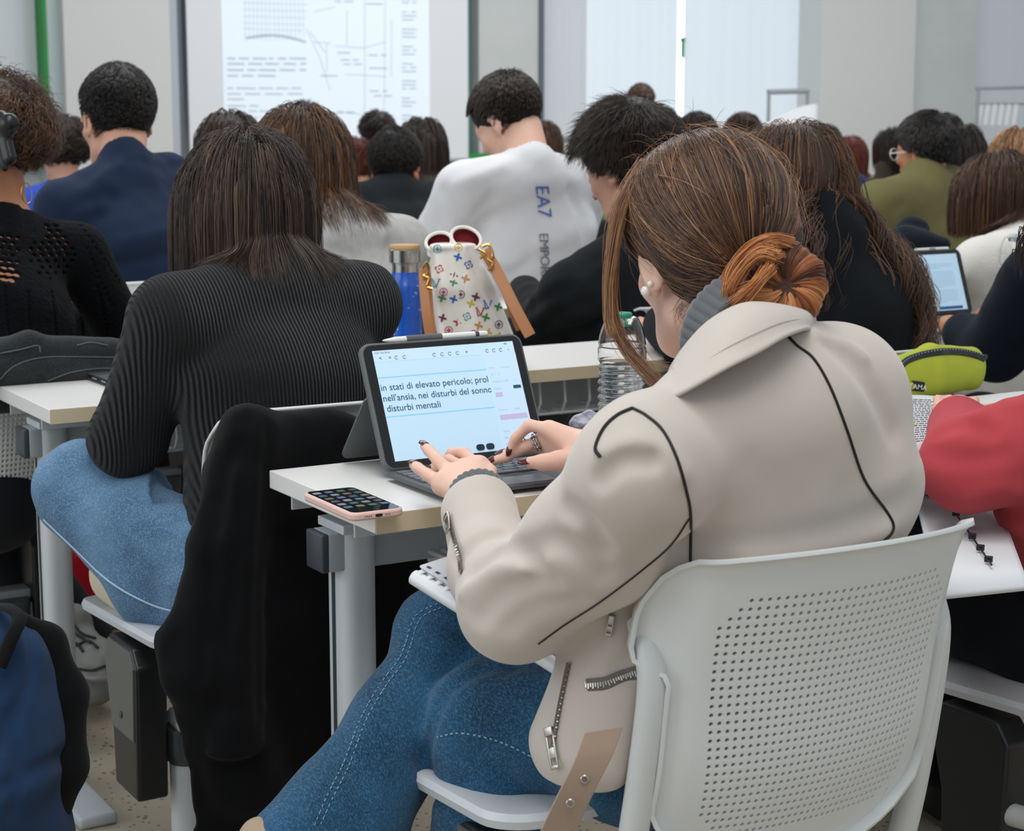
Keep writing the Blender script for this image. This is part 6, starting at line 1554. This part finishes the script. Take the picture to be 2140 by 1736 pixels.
# ---- second tablet
t, at, quad, sc, gl, sw, sh, X, D, Nn = tablet('tablet', 'dark cased tablet showing a page of text, on the table behind the curly hair', *[PZ(q, 660, .75)[0] for q in (1902, 2064)], PZ(1985, 660, .75)[1], .752, math.radians(20), .165, key=True, rim=mat('navy_case', '1E2630', .6), deck_v=.13)
pg = MB(); rnd = random.Random(9)
for i in range(21):
    if i in (3, 13): continue
    a_ = .12; e_ = .82 if i not in (2, 12, 20) else .5; b_ = .17+i*.034
    while a_ < e_: l_ = rnd.uniform(.03, .09); l_ = min(l_, e_-a_+.01); pg.add([at(a_, b_+.012, .0005), at(a_+l_, b_+.012, .0005), at(a_+l_, b_, .0005), at(a_, b_, .0005)], [(0, 1, 2, 3)]); a_ += l_+.012
pg.build('page_text', M_UI3, sc, smooth=False); quad('task_bar', .28, .93, .88, .98, .0006, mat('task_bar', '1D4E86', .4, emis=('1D4E86', .3)), sc)
s0, s1 = at(.03, -.10, -.006), at(.86, -.10, -.006); t = thing('stylus', 'white stylus with a grey middle lying on top of the dark cased tablet', 'stylus', tuple((s0+s1)/2))
MB().tube([s0, s1], .0048, 12).build('barrel', mat('stylus_white', 'E6E6E4', .3), t); MB().tube([s0*.6+s1*.4, s0*.42+s1*.58], .0056, 12).build('grip', mat('stylus_grip2', '9A9C9E', .7), t)
TS = Sdf(); c = PZ(1925, 700, TZ)+np.array([0, 0, .008]); TS.el(c, (.045, .03, .010)); TS.el(c+np.array([-.01, .02, .006]), (.03, .02, .010)); TS.fn(lambda X_, d: d+.004*vnoise(X_, 50, 3)); TS.fn(lambda X_, d: smax(d, TZ+.001-X_[..., 2], .002))
tag(sdf_obj('paper_tissue', TS, .0025, mat('tissue', 'E4E4E4', .9), None, 1), 'crumpled white tissue on the table edge below the dark cased tablet', 'tissue')

# ---- closed tablet on the second table
a = PZ(166, 786, TZ+.002); e = PZ(272, 824, TZ+.002); y = nrm(e-a); x = np.array([-y[1], y[0], 0]); x = x if x[1] > 0 else -x
t = thing('closed_tablet', 'closed tablet in a dark grey folding case lying on the table by the jeans knee', 'tablet', tuple(a+y*.09+x*.12)); M_ = basis(y, x, np.cross(y, x)); up_ = np.cross(y, x)[2] > 0
if not up_: M_ = basis(x, y, np.cross(x, y)); poly = rrect(.25, .18, .012, 5, .125, .09)
else: poly = rrect(.18, .25, .012, 5, .09, .125)
M_CS = mat('grey_folio', '3A3E44', .6, bump=(500, .1, .0004))
MB().prism(poly, M_, .0025, a).build('back_cover', M_CS, t, bev=.001); MB().prism([(p_*.985+.001, q*.985+.001) for p_, q in poly], M_, .007, a+np.array([0, 0, .0025])).build('tablet_body', mat('black_shell', '17191C', .5), t, bev=.0015); MB().prism(poly, M_, .0025, a+np.array([0, 0, .0095])).build('front_cover', M_CS, t, bev=.001)
for p_ in (.03, .085, .135): MB().box(a+y*p_+np.array([0, 0, .006])-x*.0002, (.022, .0015, .003), basis(y, x, [0, 0, 1])).build('case_cutout', mat('cutout', '8A8E92', .4), t)

# ---- jackets over the chairs
BKJ = cloth('black_fleece', '08090B', '0D0E11', bump=(700, .3, .0008), sheen=.05)
JB = Sdf(); e0 = np.stack([[1, 0, 0], [0, 1, 0], [0, 0, 1.]], -1)
pv = lambda px, py, v: PV(px, py, v)
JB.rc(pv(508, 892, 2.350), pv(760, 908, 2.36), .028, .024, .02); JB.rc(pv(515, 900, 2.35), pv(480, 990, 2.36), .034, .040, .02)                       # over the top bar
JB.lo(pv(530, 905, 2.335), pv(475, 1130, 2.33), (.042, .032, .03), (.050, .035, .04), e0, .03); JB.lo(pv(475, 1130, 2.33), pv(440, 1400, 2.32), (.050, .035, .04), (.060, .04, .04), e0, .03); JB.lo(pv(440, 1400, 2.32), pv(520, 1640, 2.32), (.060, .04, .04), (.055, .035, .04), e0, .03)
JB.lo(pv(640, 930, 2.345), pv(620, 1300, 2.34), (.13, .022, .04), (.20, .030, .04), e0, .03); JB.lo(pv(620, 1300, 2.34), pv(600, 1700, 2.34), (.20, .030, .04), (.15, .030, .04), e0, .03)
JB.lo(pv(760, 1000, 2.345), pv(790, 1300, 2.35), (.07, .022, .04), (.10, .028, .04), e0, .03)
JB.lo(pv(510, 1000, 2.315), pv(500, 1480, 2.30), (.032, .024, .03), (.040, .028, .03), e0, .012); JB.lo(pv(495, 1490, 2.298), pv(492, 1560, 2.295), (.045, .030, .02), (.045, .030, .02), e0, .006)    # sleeve
for pts in ([(515, 880), (520, 1000), (500, 1150), (470, 1350), (455, 1480)], [(560, 900), (555, 1100), (545, 1300), (550, 1500)], [(440, 1050), (445, 1250), (420, 1420)], [(500, 930), (470, 1000), (455, 1100)]):
    q = [x_ for x_ in trace_many(JB, spline(pts, 4)) if x_ is not None]; folds(JB, q, .010, .009)
JB.fn(lambda X_, d: d+.006*vnoise(X_*np.array([1, 1, .35]), 14, 6)+.002*vnoise(X_, 40, 2))
tag(sdf_obj('black_jacket', JB, .0055, BKJ, None, 1), 'black fleece jacket hanging over the chair between the two nearest white tables, one sleeve down', 'jacket')
JD = Sdf()
JD.rc(pv(-40, 762, 3.30), pv(300, 752, 3.32), .046, .040, .02); JD.rc(pv(0, 735, 3.28), pv(60, 722, 3.28), .020, .028, .02); JD.rc(pv(60, 722, 3.28), pv(230, 728, 3.30), .022, .018, .02); JD.lo(pv(20, 790, 3.32), pv(20, 840, 3.32), (.22, .03, .03), (.22, .03, .02), e0, .03)
JD.lo(pv(250, 790, 3.30), pv(240, 830, 3.30), (.05, .03, .04), (.05, .03, .03), e0, .03)
for pts in ([(0, 780), (40, 755), (100, 742), (200, 748), (300, 742)], [(80, 790), (130, 770), (220, 762), (300, 765)], [(0, 745), (50, 740), (80, 722)]):
    q = [x_ for x_ in trace_many(JD, spline(pts, 4)) if x_ is not None]; folds(JD, q, .008, .008)
JD.fn(lambda X_, d: d+.004*vnoise(X_, 22, 6))
jd_ = sdf_obj('denim_jacket', JD, .004, D_BLACK, None, 1); jco = np.array(jd_.location)
for pts in ([(0, 792), (30, 765), (80, 748), (150, 745), (290, 748)], [(100, 795), (150, 778), (220, 770), (300, 778)], [(0, 738), (40, 730), (78, 722), (84, 735)], [(160, 722), (190, 716), (225, 722)]):
    q = trace_line(JD, pts, .0008, 8)
    if len(q) > 3:
        m2 = MB().tube(q, .0013, 5).build('seam_stitching', mat('worn_seam', '5A5F62', .9)); m2.data.transform(Matrix.Translation(m2.location-Vector(jco))); m2.location = (0, 0, 0); m2.parent = jd_
tag(jd_, 'faded black denim jacket draped over the chair behind the crochet sweater', 'jacket')
DJ = Sdf(); DJ.rc(P(1885, 500, 4.7), P(1970, 512, 4.7), .04, .022, .03); DJ.el(P(1905, 480, 4.75), (.05, .04, .035)); DJ.fn(lambda X_, d: d+.006*vnoise(X_, 26, 6))
DJ.lo(P(1910, 520, 4.7), P(1915, 640, 4.72), (.10, .03, .03), (.12, .03, .03), e0, .03)
tag(sdf_obj('dark_coat', DJ, .006, cloth('dark_blue_coat', '151A22', '1D2530'), None, 1), 'dark blue coat heaped behind the dark cased tablet below the olive sweater', 'coat')

# ---- backpack at the left edge
BP = Sdf(); q = lambda x_, y_, d: P(x_, y_, d)
BP.lo(q(-60, 1450, 2.5), q(-70, 1800, 2.5), (.125, .10, .12), (.14, .11, .12), e0, .05); BP.rc(q(-30, 1370, 2.46), q(-60, 1600, 2.45), .07, .10, .05)
BP.fn(lambda X_, d: d+.007*vnoise(X_, 11, 6)+.003*vnoise(X_, 25, 2)); BPB = Sdf(); BPB.ops = list(BP.ops)
for pts in ([(60, 1300), (70, 1400), (30, 1500), (0, 1560)], [(0, 1650), (60, 1620), (130, 1580)], [(20, 1500), (40, 1600), (30, 1700)]):
    z_ = [x_ for x_ in trace_many(BPB, spline(pts, 4)) if x_ is not None]; folds(BP, z_, .010, .010)
t = thing('backpack', 'navy blue backpack with black side panels at the left edge of the aisle', 'backpack', (float(q(-60, 1600, 2.5)[0]), float(q(-60, 1600, 2.5)[1]), 0))
BP.lo(q(-70, 1800, 2.5), np.array([q(-70, 1800, 2.5)[0], q(-70, 1800, 2.5)[1], .11]), (.14, .11, .1), (.13, .10, .10), e0, .05)
bpk = sdf_obj('bag_body', BP, .005, cloth('navy_canvas', '1E3350', '2A4468', bump=(900, .3, .0006)), t, 1)
BS_ = Sdf(); BS_.rc(q(95, 1345, 2.52), q(135, 1450, 2.53), .026, .030, .02); BS_.rc(q(135, 1450, 2.53), q(132, 1600, 2.53), .030, .032, .02); BS_.rc(q(132, 1600, 2.53), q(80, 1760, 2.53), .032, .03, .02); BS_.rc(q(95, 1345, 2.52), q(20, 1290, 2.48), .026, .016, .02)
sdf_obj('side_panel', BS_, .005, cloth('black_webbing', '0A0B0D', '101114'), t, 1)
MB().tube(spline([tuple(q(*p_)) for p_ in ((0, 1390, 2.38), (25, 1330, 2.37), (40, 1290, 2.39), (10, 1268, 2.42), (-30, 1272, 2.45))], 6), .010, 10, flat=.4).build('strap', cloth('black_webbing', '0A0B0D', '101114'), t)

# ---- pencil case
PC = Sdf(); a, b = PZ(1880, 845, TZ), PZ(2090, 812, TZ); y = nrm(b-a); n_ = np.array([-y[1], y[0], 0]); Rp = np.stack([y, n_, [0, 0, 1.]], -1); a = a+n_*.03; L_ = .235
PC.lo(a+y*.02+np.array([0, 0, .036]), a+y*(L_*.5)+np.array([0, 0, .042]), (.03, .028, .040), (.03, .030, .050), Rp, .01); PC.lo(a+y*(L_*.5)+np.array([0, 0, .042]), a+y*L_+np.array([0, 0, .036]), (.03, .030, .050), (.03, .028, .042), Rp, .01)
PC.fn(lambda X_, d: smax(d, TZ+.002-X_[..., 2], .004)); PC.fn(lambda X_, d: d+.0012*vnoise(X_, 40, 4))
t = thing('pencil_case', 'lime green pencil case with a black zip and lettered patch, beside the open book', 'pencil case', tuple(a+y*.09))
pc = sdf_obj('pouch', PC, .0026, mat('lime_fabric', 'A5AE2C', .8, bump=(700, .2, .0005), var=(12, 'B0BA38', .9)), t, 1)
zt = MB(); V = []; 
zp = [(1872, 775), (1900, 752), (1950, 738), (2000, 736), (2045, 745), (2085, 768)]
ln = trace_line(PC, zp, .0015, 8); MB().tube(ln, .0065, 8, flat=.45).build('zip_tape', M_BLK, t)
for i, p_ in enumerate(ln[::1]):
    MB().box(p_+np.array([0, 0, .004]), (.0022, .006, .002), Matrix.Rotation(.5, 3, 'Z')).build('zip_tooth', mat('zip_grey', '8A9298', .4, .5), t)
zsl = ln[-1]+np.array([0, 0, .003]); MB().box(zsl, (.012, .006, .008), bev=.001).build('zip_slider', M_BLK, t)
pt = [(1876, 791), (1930, 798), (1928, 817), (1873, 812)]; q4 = trace_many(PC, pt, .0035)
if all(v is not None for v in q4):
    po = MB().add(q4, [(0, 1, 2, 3)]).build('patch', mat('patch_black', '101214', .7), pc)
    lt = MB(); text_px(lt, PC, 'MITAMA', 1880, 808, 14, (1, .10), (.12, -1), .0048, spacing=1.0); lt.build('patch_lettering', mat('patch_white', 'E8E8E6', .7), po, smooth=False)
MB().add([PZ(1930, 852, TZ+.003), PZ(2060, 842, TZ+.003)] and [v for v in trace_many(PC, [(2058, 770), (2066, 770), (2072, 832), (2064, 834)], .001) if v is not None], [(0, 1, 2, 3)]).build('side_piping', M_BLK, pc) if all(v is not None for v in trace_many(PC, [(2058, 770), (2066, 770), (2072, 832), (2064, 834)], .001)) else None

# ---- open book and lap notebook on the right
def sheet(name, label, cat, corners, z, bow, m, thick=.006, lines=None):
    c = [PZ(*p_, z) for p_ in corners]; t = thing(name, label, cat, tuple(sum(c)/4-np.array([0, 0, thick]))); n_ = 16; V = []; F_ = []
    at_ = lambda s_, v_: (c[0]*(1-s_)+c[1]*s_)*(1-v_)+(c[3]*(1-s_)+c[2]*s_)*v_+np.array([0, 0, bow*math.sin(math.pi*s_)])
    for i in range(n_+1):
        for j in range(5): V.append(at_(i/n_, j/4))
    F_ = [(i*5+j, i*5+5+j, i*5+6+j, i*5+1+j) for i in range(n_) for j in range(4)]
    o = MB().add(V, F_).build('page', m, t); s_ = o.modifiers.new('s', 'SOLIDIFY'); s_.thickness = thick; s_.offset = -1
    if lines:
        mb = MB(); rnd = random.Random(4)
        for k_ in range(lines[0]):
            v_ = .1+.8*k_/lines[0]; a_ = lines[1]
            while a_ < lines[2]:
                l_ = rnd.uniform(.02, .07); P4 = [at_(a_, v_+.014), at_(a_+l_, v_+.014), at_(a_+l_, v_), at_(a_, v_)]; mb.add([p_+np.array([0, 0, .0008]) for p_ in P4], [(0, 1, 2, 3)]); a_ += l_+.01
        mb.build('printed_text', mat('print_grey', '7A7E84', .8), o, smooth=False)
        for v_, s0_, s1_ in ((.52, .25, .45), (.57, .45, .6), (.63, .25, .38)):
            mb = MB().add([at_(s0_, v_+.03)+np.array([0, 0, .0005]), at_(s1_, v_+.03)+np.array([0, 0, .0005]), at_(s1_, v_)+np.array([0, 0, .0005]), at_(s0_, v_)+np.array([0, 0, .0005])], [(0, 1, 2, 3)]); mb.build('highlight', mat('highlighter', 'D8CF6A', .8), o)
    return t, at_
sheet('open_book', 'open textbook with highlighted lines below the lime pencil case', 'book', [(1800, 838), (1968, 828), (1990, 935), (1830, 965)], TZ+.022, .006, mat('paper', 'DADCDF', .8), .016, (22, .30, .85))
t, at_ = sheet('ring_notebook', 'blank white notebook with black binding rings on the lap of the red sweatshirt student', 'notebook', [(1915, 1040), (2090, 1060), (2150, 1220), (1960, 1240)], .665, .0, mat('paper', 'DADCDF', .8), .008)
for k_ in range(5):
    c = PZ(1998+k_*17, 1072+k_*24, .672); MB().box(c, (.006, .010, .008), rotm(.5), .001).build('binding_ring', M_BLK, t)
MB().tube([PZ(1990, 1062, .672), PZ(2072, 1180, .672)], .0013, 6).build('binding_cord', M_BLK, t)

# ---- phone held by the student in the ribbed sweater
t = thing('phone', 'smartphone in a clear case held up beside the black ribbed shoulder', 'phone', tuple(P(312, 665, 3.2)))
ax_x = nrm(Rt*.95+np.array([0, 0, .10])+Fw*.2); ax_y = nrm(np.array([0, 0, 1.])*.93-Rt*.28+Fw*.25); ax_y = nrm(ax_y-ax_y@ax_x*ax_x); nn = np.cross(ax_x, ax_y); nn = nn if nn@Fw < 0 else -nn
o_ = P(322, 672, 3.20); MB().prism(rrect(.074, .10, .011, 6), basis(ax_x, ax_y, nn), .009, o_-nn*.009).build('phone_case', mat('clear_case', 'B7AC9A', .25), t, bev=.002)
g_ = MB().prism(rrect(.068, .094, .009, 6), basis(ax_x, ax_y, nn), .0008, o_).build('phone_screen', mat('phone_glass', '0B0F14', .06, spec=.6), t)
MB().prism(rrect(.060, .060, .003, 3, 0, -.010), basis(ax_x, ax_y, nn), .0005, o_+nn*.0008).build('lit_page', M_SCR, g_); mb = MB(); text_into(mb, '10:27', .009, basis(ax_x, ax_y, nn), o_+nn*.001-ax_x*.024+ax_y*.031, ex=0); mb.build('clock_text', mat('patch_white', 'E8E8E6', .7), g_)

# ---- red bag under the tables, far objects
RB = Sdf(); c = PZ(190, 1330, 0.0); RB.el(c+np.array([.0, .05, .11]), (.12, .08, .11)); RB.el(c+np.array([.10, .05, .08]), (.10, .07, .08)); RB.fn(lambda X_, d: d+.008*vnoise(X_, 18, 6)); RB.fn(lambda X_, d: smax(d, .003-X_[..., 2], .004))
tag(sdf_obj('red_bag', RB, .007, cloth('red_nylon', '9A1420', 'A81C26'), None, 1), 'bright red soft bag on the floor under the tables behind the table leg', 'bag')
t = thing('display_stand', 'grey display stand with a white curved sheet in front of the right lit blind', 'stand', tuple(PV(1645, 340, WALLV-1)*np.array([1, 1, 0])))
vv = WALLV-1.0; pw = lambda x_, y_: PV(x_, y_, vv)
for x_ in (1607, 1688): MB().tube([pw(x_, 192), np.array([*pw(x_, 192)[:2], .0])], .014, 8).build('post', mat('grey_pipe', '8E979D', .4), t)
MB().tube([pw(1605, 192), pw(1690, 190)], .02, 8).build('top_bar', mat('grey_pipe', '8E979D', .4), t)
V = []; 
for i in range(13): s_ = i/12; V += [pw(1575+115*s_, 262-45*math.sin(s_*1.5))+np.array([0, -.1, 0]), pw(1575+115*s_, 300)+np.array([0, -.1, 0])]
o = MB().add(V, [(2*i, 2*i+1, 2*i+3, 2*i+2) for i in range(12)]).build('white_sheet', mat('paper', 'DADCDF', .8), t); s_ = o.modifiers.new('s', 'SOLIDIFY'); s_.thickness = .01
t = thing('newspaper_stand', 'metal newspaper stand with white papers hanging from it at the right wall', 'stand', tuple(pw(2090, 340)*np.array([1, 1, 0])))
for x_ in (2045, 2150): MB().tube([pw(x_, 185), np.array([*pw(x_, 185)[:2], 0])], .014, 8).build('post', mat('grey_pipe', '8E979D', .4), t)
MB().tube([pw(2040, 185), pw(2155, 182)], .014, 8).build('top_bar', mat('grey_pipe', '8E979D', .4), t); MB().tube([pw(2040, 217), pw(2155, 217)], .01, 8).build('rail', mat('grey_pipe', '8E979D', .4), t)
for k_ in range(6):
    x_ = 2050+k_*11; MB().box(pw(x_-3, 240)+np.array([0, -.02*k_, 0]), (.036, .012, .17), rotm(0, 0, .16)).build('newspaper', mat('paper', 'DADCDF', .8), t)
t = thing('monitor', 'long dark monitor or console top beyond the royal blue top at the far left', 'monitor', tuple(P(112, 300, 9.0)))
MB().box(P(112, 268, 9.0), (.42, .06, .10), rotm(-YAW), .008).build('panel', mat('dark_panel', '23282C', .5), t); MB().sphere(P(137, 246, 9.0), .014, 8, (1, 1, 1.2)).build('camera_knob', M_BLK, t); MB().tube([P(112, 280, 9.0), P(112, 280, 9.0)*np.array([1, 1, 0])], .03, 10).build('stand', M_BLK, t)

# ---- lettering on the white T-shirt
F_, tw, TW, _, _ = ALLP['white']; sh_ = [c for c in tw.children if c.name.startswith('shirt')][0]
mb = MB(); text_px(mb, TW, 'EA7', 1118, 386, 40, (.10, 1), (1, -.02), .004, spacing=1.05); mb.build('shirt_lettering', mat('print_blue', '3C5CA6', .7), sh_, smooth=False)
mb = MB(); text_px(mb, TW, 'EMPORIO ARMANI', 1126, 487, 27, (.04, 1), (1, -.02), .004, spacing=.95); mb.build('shirt_lettering', mat('print_grey_blue', '59616F', .7), sh_, smooth=False)
# ---- hoop earring, clip and glasses
F_, tc_, TC, _, BC = ALLP['crochet']
c = P(56, 404, 3.60); e1 = nrm(Rt+Fw*.8); MB().tube([c+(e1*math.cos(q_)*.011+np.array([0, 0, 1.])*math.sin(q_)*.020) for q_ in np.linspace(0, 6.283, 33)[:-1]], .0012, 8, closed=True).build('hoop_earring', M_GOLD, tc_)
CL = Sdf(); CL.rc(P(2, 245, 3.50), P(22, 330, 3.50), .014, .012, .01); CL.el(P(22, 258, 3.49), (.018, .012, .020)); CL.rc(P(-10, 300, 3.5), P(10, 350, 3.5), .010, .008, .01)
sdf_obj('hair_clip', CL, .003, mat('clip_black', '101114', .3), tc_, 1)
F_, to_, TO, _, BO = ALLP['olive']; Ho = F_.H
for sx in (-1, 1): MB().tube([Ho(sx*.033+.026*math.cos(q_), .100, .002+.021*math.sin(q_)) for q_ in np.linspace(0, 6.283, 25)[:-1]], .0022, 6, closed=True).build('glasses_frame', mat('clear_frame', 'C8CCD2', .2), to_)
for sx in (-1, 1): MB().tube([Ho(sx*.060, .098, .006), Ho(sx*.078, .03, .004), Ho(sx*.082, -.01, .0)], .002, 6).build('glasses_temple', mat('clear_frame', 'C8CCD2', .2), to_)
# belt strap of the beige jacket
mb = MB(); q_ = spline([tuple(P(*p_)) for p_ in ((1262, 1530, 1.80), (1240, 1590, 1.79), (1205, 1660, 1.79), (1165, 1745, 1.80))], 6); V = []
for i, c in enumerate(q_): V += [c-Rt*.019-Fw*.002, c+Rt*.019-Fw*.002+Up*.006, c+Rt*.019+Fw*.002+Up*.006, c-Rt*.019+Fw*.002]
MB().add(V, [(4*i+k, 4*i+(k+1) % 4, 4*i+4+(k+1) % 4, 4*i+4+k) for i in range(len(q_)-1) for k in range(4)]+[(0, 1, 2, 3)]).build('jacket_belt', suede('belt_suede', '927C69', '9C8674'), t_main, bev=.001)
for x_, y_ in ((1192, 1678), (1222, 1628)): c = P(x_, y_, 1.785); MB().tube([c+(Rt*math.cos(a_)+Up*math.sin(a_))*.0035 for a_ in np.linspace(0, 6.283, 17)[:-1]], .001, 6, closed=True).build('eyelet', M_ZIP, t_main)
